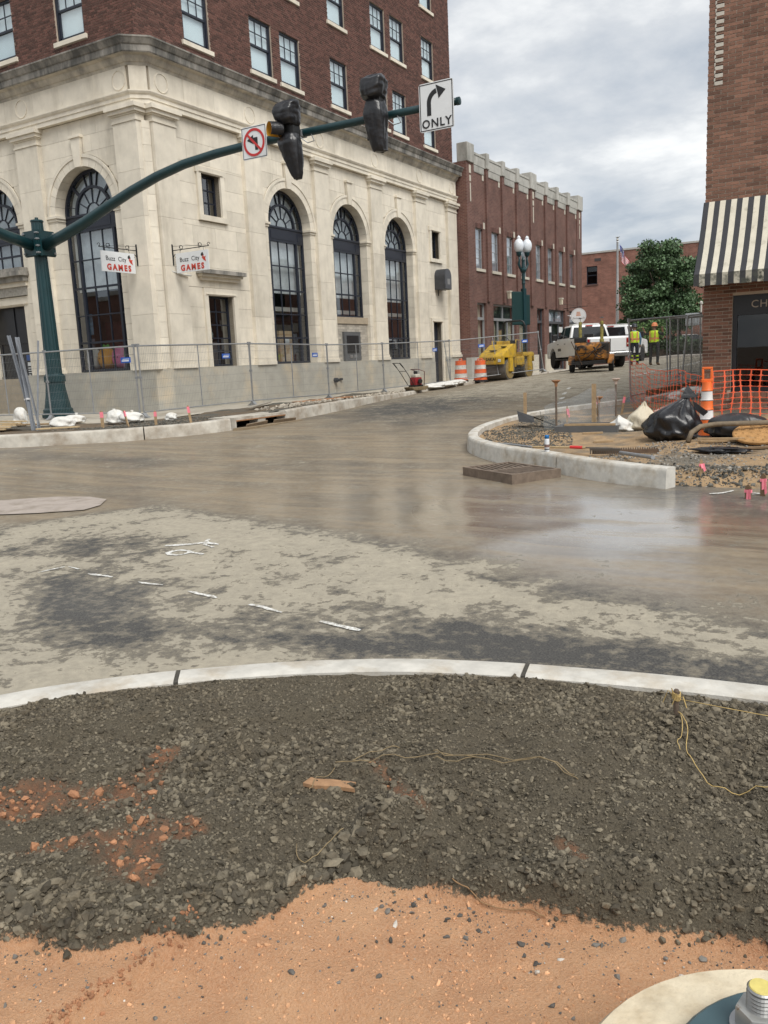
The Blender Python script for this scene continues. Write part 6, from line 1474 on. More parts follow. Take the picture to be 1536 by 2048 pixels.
MB().box(-.3, .3, -.5, .5, .35, .75).build('articulation', blackp, RL); MB().bev(-.42, .30, -.66, .66, .62, 1.0, .03).build('platform', yel, RL)
bevel(MB().box(-.55, -.1, -.24, .24, 1.18, 1.34).box(-.6, -.48, -.24, .24, 1.34, 1.75).build('seat', blackp, RL), .04)
MB().tube([(.35, 0, 1.5), (.18, 0, 1.72)], .03, 8).tube([(.18+.17*cos(a)*.3, .19*sin(a), 1.72+.17*cos(a)) for a in np.linspace(0, 2*pi, 18)], .014, 6).build('steering_wheel', blackp, RL); MB().bev(.28, .48, -.3, .3, 1.5, 1.72, .02).build('console', yel, RL)
MB().tube([(-.75, -.55, 1.15), (-.70, -.56, 2.4), (-.66, -.5, 2.56), (-.65, -.38, 2.62), (-.65, .38, 2.62), (-.66, .5, 2.56), (-.70, .56, 2.4), (-.75, .55, 1.15)], .04, 10).build('roll_bar', blackp, RL, True)
for s_ in (-1, 1): MB().tube([(.3, s_*.6, 1.15), (.32, s_*.6, 1.75), (-.25, s_*.6, 1.72), (-.3, s_*.6, 1.1)], .022, 8).build('hand_rail', yel, RL, True)
for s_ in (-1, 1):
    MB().bev(1.575, 1.60, s_*.42-.07, s_*.42+.07, .80, .93, .01).build('headlamp', M('lamp_lens', (.55, .57, .55), .2), RL)
    
    for x0, x1, zt in ((.78, 1.12, .98), (-1.12, -.78, 1.05)): MB().box(x0, x1, *sorted((s_*.61, s_*.69)), .38, zt).build('drum_bracket', yel, RL)
sub(text_mesh('SAKAI', .17, black_ink, .002, 1.1, bold=.004), 'lettering', None, RL, (1.587, 0, .88), (pi/2, 0, pi/2))
MB().box(1.15, 1.35, -.2, .1, 1.30, 1.335).box(.8, 1.0, .2, .4, 1.44, 1.49).build('warning_sticker', M('dark_sticker', (.10, .08, .02), .6), RL)
# ---- plate compactor
PC = thing('plate_compactor', 'small plate compactor with red engine and tall handle by the kerb', 'compactor', (-14.35, 27.3, gz(-14.4, 27.3, .12)), radians(70))
tanp = M('muddy_steel', (.22, .17, .10), .7, .3, var=.3, scale=9)
bevel(MB().prism([(-.35, .06), (-.28, 0), (.28, 0), (.40, .10), (.40, .14), (-.38, .12)], -.24, .24, lambda p, q, w: (p, w, q)).build('plate', tanp, PC), .01)
bevel(MB().box(-.16, .16, -.16, .16, .18, .46).build('engine', M('engine_red', (.25, .02, .025), .4), PC), .03); bevel(MB().box(-.14, .10, -.15, .13, .46, .58).build('fuel_tank', M('cream_tank', (.55, .52, .44), .4), PC), .03); MB().lathe([(.07, 0), (.08, .1), (.05, .12)], 12, (.05, .05, .57)).build('air_filter', blackp, PC); MB().lathe([(.09, 0), (.09, .05)], 14, (0, -.21, .32), axis='y').build('recoil_cover', blackp, PC)
MB().box(-.2, .2, -.18, .18, .12, .19).build('base_mount', blackp, PC)
MB().tube([(.22, -.2, .15), (.26, -.2, .66), (-.05, -.2, .75), (-.05, .2, .75), (.26, .2, .66), (.22, .2, .15)], .014, 7).build('frame', M('dark_red_tube', (.10, .02, .02), .5), PC, True)
MB().tube([(-.25, -.16, .2), (-.55, -.18, .62), (-.86, -.18, .98), (-.98, -.12, 1.0), (-.98, .12, 1.0), (-.86, .18, .98), (-.55, .18, .62), (-.25, .16, .2)], .013, 7).tube([(-.62, -.18, .7), (-.62, .18, .7)], .01, 6).build('handle', blackp, PC, True)
for s_ in (-1, 1): MB().tube([(-.74, s_*.18, .84), (-.90, s_*.17, 1.0)], .022, 7).build('grip', blackp, PC)
# ---- traffic drums
dor = M('drum_orange', (.72, .13, .035), .5, var=.12, scale=6); dwh = M('drum_white', (.62, .60, .56), .5, var=.15, scale=6, col2=(.35, .3, .25), c2lo=.55, c2hi=.7, c2scale=7)
def drum(loc, label):
    t = thing('traffic_drum', label, 'traffic drum', loc, random.random()*6, 'orange and white traffic drums')
    z = [0, .20, .38, .56, .74, .94]; r_ = [.30, .285, .27, .255, .24, .225]
    for k in range(5): o = MB().lathe([(0, z[k]), (r_[k], z[k]), (r_[k]-.005, z[k]+.02), (r_[k+1]+.008, z[k+1]-.005), (0, z[k+1]-.002)], 26).build('orange_band' if k % 2 == 0 else 'white_band', dor if k % 2 == 0 else dwh, t); smooth_by_angle(o, 40)
    MB().lathe([(.33, 0), (.33, .07), (.30, .09)], 26).build('rubber_base', rubber, t); MB().tube([(-.12, 0, .93), (-.1, 0, 1.0), (.1, 0, 1.0), (.12, 0, .93)], .025, 8).build('handle', dor, t, True); return t
drum((-15.55, 33.85, gz(-15.55, 33.85, .12)), 'orange and white traffic drum beside the stone doorway'); drum((-14.95, 34.6, gz(-14.95, 34.6, .05)), 'orange and white traffic drum standing against the road roller')

# ---- people
def person(name, loc, rz_, joints, radii, edges, cols, label, extras):
    """one continuous skin-modifier body; joints local, material by height/name"""
    me = bpy.data.meshes.new('body'); me.from_pydata(joints, edges, []); ob = bpy.data.objects.new('tmpbody', me); COL.objects.link(ob)
    md = ob.modifiers.new('s', 'SKIN'); ss = ob.modifiers.new('u', 'SUBSURF'); ss.levels = ss.render_levels = 2
    for i, r_ in enumerate(radii): me.skin_vertices[0].data[i].radius = r_ if isinstance(r_, tuple) else (r_, r_)
    me.skin_vertices[0].data[0].use_root = True
    m2 = bpy.data.meshes.new_from_object(ob.evaluated_get(bpy.context.evaluated_depsgraph_get())); bpy.data.objects.remove(ob)
    m2.materials.clear()
    for c_ in cols[0]: m2.materials.append(c_)
    for p in m2.polygons: p.material_index = cols[1](p.center); p.use_smooth = True
    t = thing(name, label, 'person', loc, rz_); link('body', m2, t); extras(t); return t
skin = M('skin', (.30, .17, .11), .6); hiv = M('hi_vis_yellow', (.62, .85, .04), .6, var=.08); hor = M('vest_orange', (.75, .30, .12), .6); dkb = M('dark_blue_cloth', (.02, .024, .04), .8); shirt = M('light_blue_shirt', (.14, .30, .50), .8); grey_c = M('dark_grey_cloth', (.035, .036, .038), .85); boot = M('tan_boot', (.17, .11, .065), .8); hat_d = M('dark_hat', (.02, .025, .035), .5); silver = M('reflective_grey', (.5, .5, .48), .4)
def vest(t, z0, z1, rx, ry, c=(0, 0), tilt=0):
    m = MB(); seg = 24; pr_ = [(z0, 1.0), (z0+.18, .98), (z0+.36, 1.02), (z1-.06, 1.0), (z1, .72)]
    for z, k in pr_: m.v += [(c[0]+rx*k*cos(2*pi*i/seg), c[1]+ry*k*sin(2*pi*i/seg), z) for i in range(seg)]
    n_ = len(pr_); m.f += [(r_*seg+i, r_*seg+(i+1) % seg, (r_+1)*seg+(i+1) % seg, (r_+1)*seg+i) for r_ in range(n_-1) for i in range(seg)]; m.mi += [0]*len(m.f)
    v_ = m.build('vest', hiv, t, True)
    st = MB()
    for zz in (z0+.12,):
        st.v += [(c[0]+rx*1.015*cos(2*pi*i/seg), c[1]+ry*1.015*sin(2*pi*i/seg), q) for q in (zz, zz+.07) for i in range(seg)]; st.f += [(i, (i+1) % seg, seg+(i+1) % seg, seg+i) for i in range(seg)]; st.mi += [0]*seg
    for sx in (-1, 1):
        for sy in (-1, 1): st.add([(c[0]+sx*.07, c[1]+sy*ry*1.03, z0+.05), (c[0]+sx*.13, c[1]+sy*ry*1.0, z0+.05), (c[0]+sx*.15, c[1]+sy*ry*.86, z1-.02), (c[0]+sx*.09, c[1]+sy*ry*.92, z1-.02)], [(0, 1, 2, 3)])
    sub(st, 'vest_stripe', hor, v_)
def hat(t, c, m):
    MB().lathe([(.155, 0), (.13, .01), (.125, .06), (.10, .12), (.05, .155), (0, .16)], 18, c).build('hard_hat', m, t, True)
def face(t, c, d):
    """nose, eyes, mouth, ears as small forms on the head; d = facing unit vector"""
    d = Vector(d); s_ = Vector((-d.y, d.x, 0)); c = Vector(c); m = MB()
    m.tube([c+d*.105+Vector((0, 0, .03)), c+d*.135+Vector((0, 0, -.015)), c+d*.11+Vector((0, 0, -.025))], [.008, .014, .01], 6)
    for k in (-1, 1): m.tube([c+s_*k*.095+Vector((0, 0, .03)), c+s_*k*.105, c+s_*k*.095+Vector((0, 0, -.03))], .014, 6)
    m.build('face_detail', skin, t, True)
    e_ = MB()
    for k in (-1, 1): e_.tube([c+s_*(k*.035-.012)+d*.103+Vector((0, 0, .025)), c+s_*(k*.035+.012)+d*.103+Vector((0, 0, .025))], .007, 6)
    e_.tube([c+s_*-.025+d*.10+Vector((0, 0, -.06)), c+s_*.025+d*.10+Vector((0, 0, -.06))], .006, 6); e_.build('eyes_and_mouth', M('dark_feature', (.05, .03, .025), .6), t)
def hand_chain(J, R, E, wi, d, side):
    """palm and five fingers continuing a wrist vertex"""
    w = Vector(J[wi]); d = Vector(d).normalized(); sd = Vector(side).normalized(); p = w+d*.06; J.append(tuple(p)); R.append((.035, .03)); pi_ = len(J)-1; E.append((wi, pi_))
    for k, (o_, L_) in enumerate(((-.03, .065), (-.01, .08), (.01, .075), (.03, .06))):
        a = p+d*.035+sd*o_; b = a+d*L_*.5; c_ = b+d*L_*.4+Vector((.0, 0, 0))+sd*0; c_ += Vector((0, .02, 0))
        J.append(tuple(a)); R.append(.011); E.append((pi_, len(J)-1)); J.append(tuple(b)); R.append(.010); E.append((len(J)-2, len(J)-1)); J.append(tuple(c_)); R.append(.009); E.append((len(J)-2, len(J)-1))
    a = w+d*.03+sd*-.045; J.append(tuple(a)); R.append(.012); E.append((pi_, len(J)-1)); J.append(tuple(a+d*.045+sd*-.01)); R.append(.010); E.append((len(J)-2, len(J)-1))
def standing(arm_l, arm_r, leg_l, leg_r, head):
    J = [(0, 0, .96), (0, 0, 1.14), (0, 0, 1.34), (0, 0, 1.46), (0, .01, 1.54), head, (head[0], head[1], head[2]+.11)]
    R = [(.16, .12), (.15, .11), (.185, .125), (.10, .085), .06, (.085, .10), (.075, .085)]; E = [(0, 1), (1, 2), (2, 3), (3, 4), (4, 5), (5, 6)]
    for L_ in (leg_l, leg_r):
        n0 = len(J); J += list(L_); R += [(.10, .10), (.07, .075), (.052, .06), (.05, .07), (.045, .04)]; E += [(0, n0)]+[(n0+i, n0+i+1) for i in range(4)]
    wr = []
    for A_ in (arm_l, arm_r):
        n0 = len(J); J += list(A_[:3]); R += [.062, .048, .034]; E += [(2, n0), (n0, n0+1), (n0+1, n0+2)]; wr.append((n0+2, A_))
    for wi, A_ in wr: hand_chain(J, R, E, wi, Vector(A_[2])-Vector(A_[1]), (1, 0, 0) if abs((Vector(A_[2])-Vector(A_[1])).normalized().x) < .8 else (0, 0, 1))
    return J, R, E
def leg(x, y=0, fy=0): return [(x*1.0, 0, .90), (x*1.15, y*.5+.02, .50), (x*1.25, y, .14), (x*1.25, y, .05), (x*1.35, y+.16+fy, .035)]
# worker one: back to us, arms hanging, blue sleeves
J, R, E = standing([(-.20, 0, 1.38), (-.26, .0, 1.12), (-.27, .06, .88)], [(.20, 0, 1.38), (.27, .0, 1.12), (.26, .08, .90)], leg(-.10), leg(.11, .02), (0, .03, 1.62))
def col1(c):
    if c.z > 1.50: return 0
    if abs(c.x) > .19 and c.z < .88 and c.z > .55: return 0
    if c.z > .98 or (abs(c.x) > .2 and c.z > .85): return 1
    if c.z < .09: return 3
    if .20 < c.z < .27 or .36 < c.z < .42: return 4
    return 2
def ex1(t): vest(t, .98, 1.47, .215, .155); hat(t, (0, .03, 1.66), hat_d); face(t, (0, .03, 1.62), (0, 1, 0))
person('person', (-9.15, 38.4, gz(-9.15, 38.4)), radians(20), J, R, E, ([skin, shirt, dkb, boot, hiv], col1), 'person in yellow vest and light blue sleeves standing with arms down', ex1)
# worker two: raised forearms, dark clothes
J, R, E = standing([(-.20, 0, 1.38), (-.40, .06, 1.30), (-.46, -.02, 1.50)], [(.20, 0, 1.38), (.38, .06, 1.26), (.40, -.04, 1.48)], leg(-.15, .05), leg(.17, -.08), (0, .03, 1.62))
def col2_(c):
    if c.z > 1.50 and abs(c.x) < .2: return 0
    if abs(c.x) > .33 and c.z > 1.38: return 0
    if c.z < .12: return 2
    return 1
def ex2(t): vest(t, .98, 1.47, .215, .155); hat(t, (0, .03, 1.66), M('orange_hat', (.75, .25, .10), .5)); face(t, (0, .03, 1.62), (0, -1, 0))
person('person', (-8.15, 37.7, gz(-8.15, 37.7)), radians(-15), J, R, E, ([skin, grey_c, boot], col2_), 'person in orange hat and yellow vest with forearms raised', ex2)

# ---- trees and shrubs
def leaves(mb_v, mb_f, centre, rad, n, size, r):
    d = r.normal(size=(n, 3)); d /= np.linalg.norm(d, axis=1)[:, None]; rr = r.random(n)**.45
    p = np.array(centre)+d*rr[:, None]*np.array(rad); Rm = rot_rand(n, r); s_ = size*(.6+.8*r.random(n))
    q = np.array([(-.5, -.3, 0), (.1, -.42, .06), (.55, 0, 0), (.1, .42, .06), (-.5, .3, 0)])
    V = np.einsum('nij,kj->nki', Rm, q)*s_[:, None, None]+p[:, None]; V[..., 2] -= .15*np.abs(V[..., 0]-p[:, None, 0])
    b = sum(len(x) for x in mb_v)*1; mb_v.append(V.reshape(-1, 3)); mb_f.append((np.arange(n)[:, None]*5+np.arange(5)[None])+b)
def foliage(name, clumps, per, size, mat, parent, seed):
    r = np.random.default_rng(seed); vs, fs = [], []
    for c_, rad in clumps: leaves(vs, fs, c_, rad, per, size, r)
    me = bpy.data.meshes.new(name); V = np.concatenate(vs); F_ = np.concatenate(fs); me.from_pydata(V.tolist(), [], F_.tolist()); me.materials.append(mat); me.update(); return link(name, me, parent)
leaf_m = M('tree_leaf', (.09, .155, .07), .6, var=.45, scale=1.2, isl=.45); leaf_b = M('bush_leaf', (.085, .16, .04), .6, var=.3, scale=2, isl=.35); leaf_h = M('hedge_leaf', (.035, .06, .022), .65, var=.35, scale=2, isl=.35); bark = M('bark', (.08, .06, .045), .9, var=.3, scale=8)
TR = thing('tree', 'dense dark green street tree standing before the far brick building', 'tree', (-12.55, 59.6, .9))
MB().tube([(0, 0, 0), (.05, 0, 1.2), (.0, .05, 2.4), (.1, 0, 4.2), (.05, 0, 6)], [.22, .18, .15, .09, .03], 10).build('trunk', bark, TR, True)
for k in range(7):
    a = k*.9; MB().tube([(0, 0, 1.6+k*.35), (.7*cos(a), .7*sin(a), 2.5+k*.45), (1.5*cos(a), 1.5*sin(a), 3.2+k*.5)], [.09, .06, .02], 7).build('limb', bark, TR, True)
r = np.random.default_rng(5); cl_ = []
for k in range(92):
    zz = r.random(); z = .7+zz*7.0; w = 2.5*min(1, max(.12, 1-((zz-.36)/.68)**2)**.5 if zz > .36 else .78+.22*zz/.36); a = r.random()*6.28; q = w*sqrt(r.random())*.95
    cl_.append(((q*cos(a), q*sin(a)*.9, z), (.62+.3*r.random(), .62+.3*r.random(), .42+.2*r.random())))
foliage('crown', cl_, 420, .135, leaf_m, TR, 6)
BS = thing('bush', 'rounded light green bush behind the workers', 'bush', (-12.6, 54.6, 1.0))
foliage('foliage', [((random.uniform(-1.1, 1.1), random.uniform(-.7, .7), .55+random.uniform(0, 1.65)), (.6, .6, .45)) for _ in range(22)], 260, .11, leaf_b, BS, 8); MB().tube([(0, 0, 0), (.05, 0, .8)], [.06, .03], 6).tube([(.1, .1, 0), (.5, .1, .9)], [.05, .02], 6).build('stems', bark, BS)
HG = thing('hedge', 'low dark hedge along the far path', 'hedge', (-10.2, 53.2, 1.1))
foliage('foliage', [((x, random.uniform(-.3, .3), .25+random.uniform(0, .55)), (.5, .4, .32)) for x in np.arange(-2.4, 3.4, .28)], 170, .10, leaf_h, HG, 9); MB().box(-2.5, 3.4, -.08, .08, -.1, .5).build('stems', bark, HG)
SH = thing('shrub', 'small dark shrub beside the green utility box', 'shrub', (-8.6, 53.4, 1.1)); foliage('foliage', [((random.uniform(-.4, .4), random.uniform(-.3, .3), .3+random.uniform(0, .4)), (.35, .35, .3)) for _ in range(6)], 170, .10, leaf_h, SH, 10); MB().tube([(0, 0, -.1), (0, 0, .4)], .04, 6).build('stems', bark, SH)
ub = thing('utility_box', 'green metal utility cabinet on the far lawn', 'utility box', (-9.6, 58.5, 1.2)); bevel(MB().box(-.6, .6, -.45, .45, 0, .85).build('cabinet', M('cabinet_green', (.09, .16, .10), .5), ub), .03); MB().box(-.65, .65, -.5, .5, .85, .93).build('lid', MATS['cabinet_green'], ub)
rsn = thing('road_sign', 'grey back of a road sign on a post far behind the fence', 'sign', (-9.0, 51.5, 1.15)); MB().tube([(0, 0, 0), (0, 0, 2.3)], .035, 8).build('post', steel2, rsn); MB().bev(-.38, .38, -.02, .02, 1.7, 2.4, .01).build('plate', M('grey_back', (.42, .45, .47), .5, .3), rsn)
pp_ = thing('bollard_post', 'slim pale post with a round cap beside the shop corner', 'post', (-9.0, 54.3, 1.15)); MB().lathe([(.06, 0), (.055, 3.0), (.10, 3.02), (.10, 3.12), (0, 3.2)], 10).build('post', M('post_pale', (.5, .48, .44), .5), pp_)
# ================================================================== SMALL SITE THINGS
def lump(rx, ry, rz__, seed, wr=.10, tie=None, seg=34, rings=22, sag=.5):
    """soft filled bag: sphere flattened below, wrinkled, optionally gathered to a tied neck (dx, dy, dz)"""
    r = np.random.default_rng(seed); ph = r.uniform(0, 6.28, 9); vs = []; m = MB()
    for i in range(rings+1):
        t_ = pi*i/rings; cz = cos(t_); sr = sin(t_)
        for k in range(seg):
            a = 2*pi*k/seg; w = 1+wr*(.6*sin(3*a+ph[0]+cz*3)+.5*sin(5*a+ph[1]-cz*5)+.5*sin(7*cz+ph[2]+2*a)+.35*sin(11*a+ph[3]+cz*8)+.3*sin(17*a+ph[4]-cz*4)+.25*sin(23*a+6*cz+ph[5]))
            sq = abs(sr)**.75; x, y, z = rx*sq*cos(a)*w, ry*sq*sin(a)*w, rz__*(cz if cz > 0 else cz*sag)*(1+.25*wr*sin(4*a+ph[6]))
            if tie and cz > .55:
                f = ((cz-.55)/.45)**1.4; x = x*(1-f*.75)+tie[0]*f; y = y*(1-f*.75)+tie[1]*f; z = z+tie[2]*f*(1+.3*sin(5*a+ph[7])*(i < 3))
            vs.append((x, y, z+rz__*sag))
    fs = [(i*seg+k, (i+1)*seg+k, (i+1)*seg+(k+1) % seg, i*seg+(k+1) % seg) for i in range(rings) for k in range(seg)]
    return m.add(vs, fs)
def tri_obj(lab, name, cat, loc, rz_=0, group=None): return thing(name, lab, cat, loc, rz_, group)
bagw = M('white_sandbag', (.66, .65, .61), .7, var=.12, scale=7, bump=.008, bscale=25, col2=(.50, .42, .30), c2lo=.55, c2hi=.8, c2scale=3)
bagc = M('cream_sandbag', (.58, .52, .40), .75, var=.15, scale=7, bump=.008, bscale=25)
def hv(fn, x, y): return float(fn(np.array([x]), np.array([y]))[0])
def sandbag(x, y, fn, rx, ry, rz__, rot_, seed, label, group, mat=bagw, tie=(0, 0, .14), dz=-.02):
    t = thing('sandbag', label, 'sandbag', (x, y, hv(fn, x, y)+dz), rot_, group); lump(rx, ry, rz__, seed, .13, None).build('bag', mat, t, True)
    if tie: MB().lathe([(.05, -.03), (.022, .02), (.02, .035), (.045, .07), (.03, .085), (0, .06)], 9, (0, 0, 0), flute=.25).build('tied_neck', mat, t, True, loc=(tie[0], tie[1], rz__*1.25))
    return t
gl_ = 'white sandbags on the corner verge'
sandbag(-18.3, 13.6, hdirt, .17, .15, .32, .3, 1, 'upright white sandbag left of the leaning posts', gl_)
sandbag(-16.35, 13.25, hdirt, .28, .20, .19, .6, 2, 'white sandbag slumped beside the signal pole base', gl_, tie=None); sandbag(-17.0, 14.1, hdirt, .30, .2, .15, 1.2, 3, 'flat white sandbag against the signal pole base', gl_, tie=(.1, 0, .1))
sandbag(-15.75, 14.35, hdirt, .26, .22, .24, -.4, 4, 'plump white sandbag behind the leaning pink stake', gl_, tie=(-.12, 0, 0)); sandbag(-15.0, 14.1, hdirt, .32, .22, .18, .2, 5, 'white sandbag with a knotted top between two pink stakes', gl_, tie=(.05, 0, 0)); sandbag(-14.35, 14.75, hdirt, .14, .12, .13, .2, 6, 'small pale sandbag at the fence corner foot', gl_, tie=None)
gk = 'white sandbags along the kerb'
for i, (x, y, a) in enumerate(((-14.45, 29.0, 1.4), (-14.6, 30.1, 1.5), (-14.8, 31.2, 1.6), (-15.05, 32.4, 1.5))):
    t = sandbag(x, y, lambda p, q: g(p, q)+.1, .62, .26, .13, a, 20+i, ['flat white sandbag touching the plate compactor', 'flat white sandbag second from the plate compactor', 'flat white sandbag third from the plate compactor', 'flat white sandbag at the foot of the traffic drum'][i], gk, tie=None)
# stakes with ribbons
wood = M('stake_wood', (.36, .25, .14), .85, var=.25, scale=14); wood_d = M('wet_wood', (.17, .11, .06), .85, var=.3, scale=14); pinkr = M('pink_ribbon', (.88, .24, .30), .6)
def stake(x, y, z, h, label, group, rib='paint', lean=(0, 0), w=.035, m=None):
    t = thing('survey_stake', label, 'stake', (x, y, z-.03), random.uniform(-.6, .6), group, None); t.rotation_euler = (lean[0], lean[1], random.uniform(-.5, .5)); m = m or wood
    MB().prism([(-w/2, 0), (w/2, 0), (w/2, h-.03), (0, h), (-w/2, h-.03)], -.011, .011, lambda p, q, v_: (p, v_, q)).build('stake', m, t)
    if rib == 'paint': MB().box(-w/2-.002, w/2+.002, -.013, .013, h*.62, h-.035).build('pink_top', pinkr, t)
    else:
        MB().box(-w/2-.004, w/2+.004, -.016, .016, h-.09, h-.06).add([(.005, -.018, h-.06), (.03, -.02, h-.05), (.05, -.03, h-rib), (.028, -.03, h-rib-.02)], [(0, 1, 2, 3)]).add([(-.01, -.02, h-.06), (.012, -.024, h-.06), (.022, -.045, h-rib*.8), (.0, -.045, h-rib*.85)], [(3, 2, 1, 0)]).build('ribbon', pinkr, t)
    return t
gs = 'pink topped survey stakes on the corner verge'
stake(-14.95, 13.2, hv(hdirt, -14.95, 13.2), .42, 'wide pink topped survey stake nearest the leaning posts', gs, w=.07); stake(-14.35, 13.4, hv(hdirt, -14.35, 13.4), .42, 'tilted pink topped survey stake in front of a white sandbag', gs, lean=(.0, -.35), w=.055); stake(-13.6, 13.5, hv(hdirt, -13.6, 13.5), .36, 'pink topped survey stake on the dark gravel', gs, w=.055); stake(-12.98, 13.95, hv(hdirt, -12.98, 13.95), .45, 'pink topped survey stake next to the open inlet', gs, lean=(0, -.12), w=.05)
gi = 'ribboned survey stakes at the excavated corner'
stake(-1.62, 9.98, hv(hisl, -1.62, 9.98), .22, 'short survey stake with a pink ribbon beside the gravel', gi, .13); stake(-1.02, 9.12, hv(hisl, -1.02, 9.5)-.10, .34, 'dark survey stake with a long pink ribbon at the road edge', gi, .24, w=.06, m=wood_d); stake(-.90, 9.3, hv(hisl, -.9, 9.6)-.08, .38, 'tall survey stake with a pink ribbon at the road edge', gi, .2, w=.05, m=wood_d)
stake(-4.75, 14.9, hv(hisl, -4.75, 14.9), .35, 'pink marked stake behind the clear sheet, kerb side', gi, .2); stake(-4.55, 16.2, hv(hisl, -4.55, 16.2), .42, 'pink marked stake with a crosspiece behind the clear sheet', gi, 'paint'); stake(-4.2, 16.6, hv(hisl, -4.2, 16.6), .40, 'leaning pink stake at the far end of the clear sheet', gi, 'paint', (0, .2))
# steel form pins with rusty caps and clear plastic sheet
rust = M('rusty_cap', (.34, .17, .08), .8, var=.3, scale=20); pin_m = M('rusty_steel_pin', (.16, .12, .09), .7, .4, var=.3, scale=20)
def form_pin(x, y, h, label, capm=rust):
    z = hv(hisl, x, y)-.06; t = thing('form_pin', label, 'steel pin', (x, y, z), 0, 'capped steel form pins'); MB().tube([(0, 0, 0), (0, 0, h)], .018, 8).build('pin', pin_m, t); MB().lathe([(.022, -.08), (.03, -.02), (.075, .015), (.075, .03), (0, .035)], 14, (0, 0, h)).build('cap', capm, t); return z
form_pin(-4.72, 14.2, .88, 'tall steel pin with a rust brown cap at the torn black flap'); form_pin(-4.02, 14.35, .58, 'short steel pin with a rust brown cap behind the wooden stake'); form_pin(-4.05, 15.6, .72, 'steel pin with a pale cap at the far end of the clear sheet', M('pale_cap', (.55, .45, .38), .8))
t = thing('wood_stake', 'plain wooden stake on the kerb side of the torn flap', 'stake', (-5.85, 15.7, gz(-5.85, 15.7, .1))); MB().box(-.03, .03, -.012, .012, 0, .55).build('stake', wood, t)
t = thing('wood_stake', 'plain wooden stake rising behind the clear plastic sheet edge', 'stake', (-4.0, 14.0, hv(hisl, -4, 14)-.05)); MB().box(-.035, .035, -.012, .012, 0, .80).build('stake', wood, t)
clear = translucent('clear_plastic', (.55, .60, .62), .30, .2)
def curtain(name, pts, h0, h1, mat, label, cat, wob=.03, seed=3):
    r = np.random.default_rng(seed); pl = resample(pts, .12); m = MB(); n_ = len(pl)
    for i, p in enumerate(pl):
        for k in range(6):
            f = k/5; z = hv(hisl, p.x, p.y)-.03; dx = wob*sin(i*.9+k*1.3+seed); hh = h0+(h1-h0)*i/(n_-1); m.v.append((p.x+dx, p.y+wob*cos(i*.7-k), z+hh*f+.015*sin(i*1.1)*f))
    m.f += [(i*6+k, (i+1)*6+k, (i+1)*6+k+1, i*6+k+1) for i in range(n_-1) for k in range(5)]; m.mi += [0]*len(m.f)
    o = m.build(name, mat, None, True); return tag(o, label, cat)
curtain('plastic_sheet', [(-4.98, 14.3), (-4.70, 14.22), (-4.0, 14.1)], .42, .74, clear, 'clear plastic sheet stretched between the capped pins, near run', 'plastic sheet', .02)
curtain('plastic_sheet', [(-3.98, 14.15), (-4.05, 15.6)], .70, .55, clear, 'clear plastic sheet running back to the pale capped pin', 'plastic sheet', .02, 5)
geo = M('black_geotextile', (.035, .035, .036), .75, var=.3, scale=10)
t = thing('fabric_flap', 'torn black fabric flap sticking up beside the tall capped pin', 'fabric', (-5.25, 14.5, hv(hisl, -5.25, 14.5)))
MB().add([(-.25, .1, .22), (-.32, .02, .30), (.0, 0, .20), (.05, .1, .14), (.35, -.15, .10), (.3, .05, .05), (.7, -.3, .0), (.65, -.1, -.02)], [(0, 1, 2, 3), (3, 2, 4, 5), (5, 4, 6, 7)]).add([(-.32, .02, .30), (-.2, -.2, .12), (.1, -.2, .1), (.0, 0, .20)], [(0, 1, 2, 3)]).build('flap', geo, t)
# catch basin opening with a board
t = thing('catch_basin', 'dark open concrete catch basin with a board across it', 'catch basin', (-3.95, 13.6, hv(hisl, -3.95, 13.6)), .1)
MB().box(-.5, .5, -.4, -.3, -.3, .10).box(-.5, .5, .3, .4, -.3, .10).box(-.5, -.4, -.3, .3, -.3, .10).box(.4, .5, -.3, .3, -.3, .10).build('rim', M('dark_concrete', (.10, .10, .10), .9), t); MB().box(-.4, .4, -.3, .3, -.3, .02).build('void', M('void_black', (.004, .004, .004), .9), t); MB().box(-.35, .45, -.36, -.26, .105, .135).build('board', wood, t)
# white sacks by the netting
t = thing('sack', 'crumpled cream plastic sack beside the orange netting', 'sack', (-3.15, 13.75, hv(hisl, -3.15, 13.75)-.03), .3); lump(.24, .2, .24, 41, .2, (.03, 0, .10)).build('sack', bagc, t, True)
t = thing('sack', 'small white plastic sack lying against the cream one', 'sack', (-3.42, 13.55, hv(hisl, -3.42, 13.55)-.03), .3); lump(.17, .14, .16, 42, .2, (-.05, 0, .04)).build('sack', bagw, t, True)
# black refuse bags
t = thing('refuse_bag', 'big black refuse bag tied and leaning beside the orange channelizer', 'bag', (-2.42, 12.45, hv(hisl, -2.42, 12.45)-.04), radians(20)); lump(.37, .31, .37, 51, .12, (.20, .05, .07), seg=60, rings=40).build('bag', black_pl, t, True); MB().add([(.1, .0, .62), (.2, .05, .80), (.28, .02, .70), (.34, .0, .62)], [(0, 1, 2, 3)]).add([(.26, -.05, .58), (.46, -.12, .42), (.40, -.1, .36), (.28, -.06, .46)], [(0, 1, 2, 3)]).build('loose_end', black_pl, t)
t = thing('refuse_bag', 'low slumped black refuse bag behind the round lid', 'bag', (-1.62, 12.85, hv(hisl, -1.62, 12.85)-.04), radians(-10)); lump(.42, .30, .24, 53, .10, None, seg=48, rings=26).build('bag', M('dusty_black_plastic', (.03, .03, .032), .4, var=.3, scale=5, bump=.012, bscale=9), t, True)
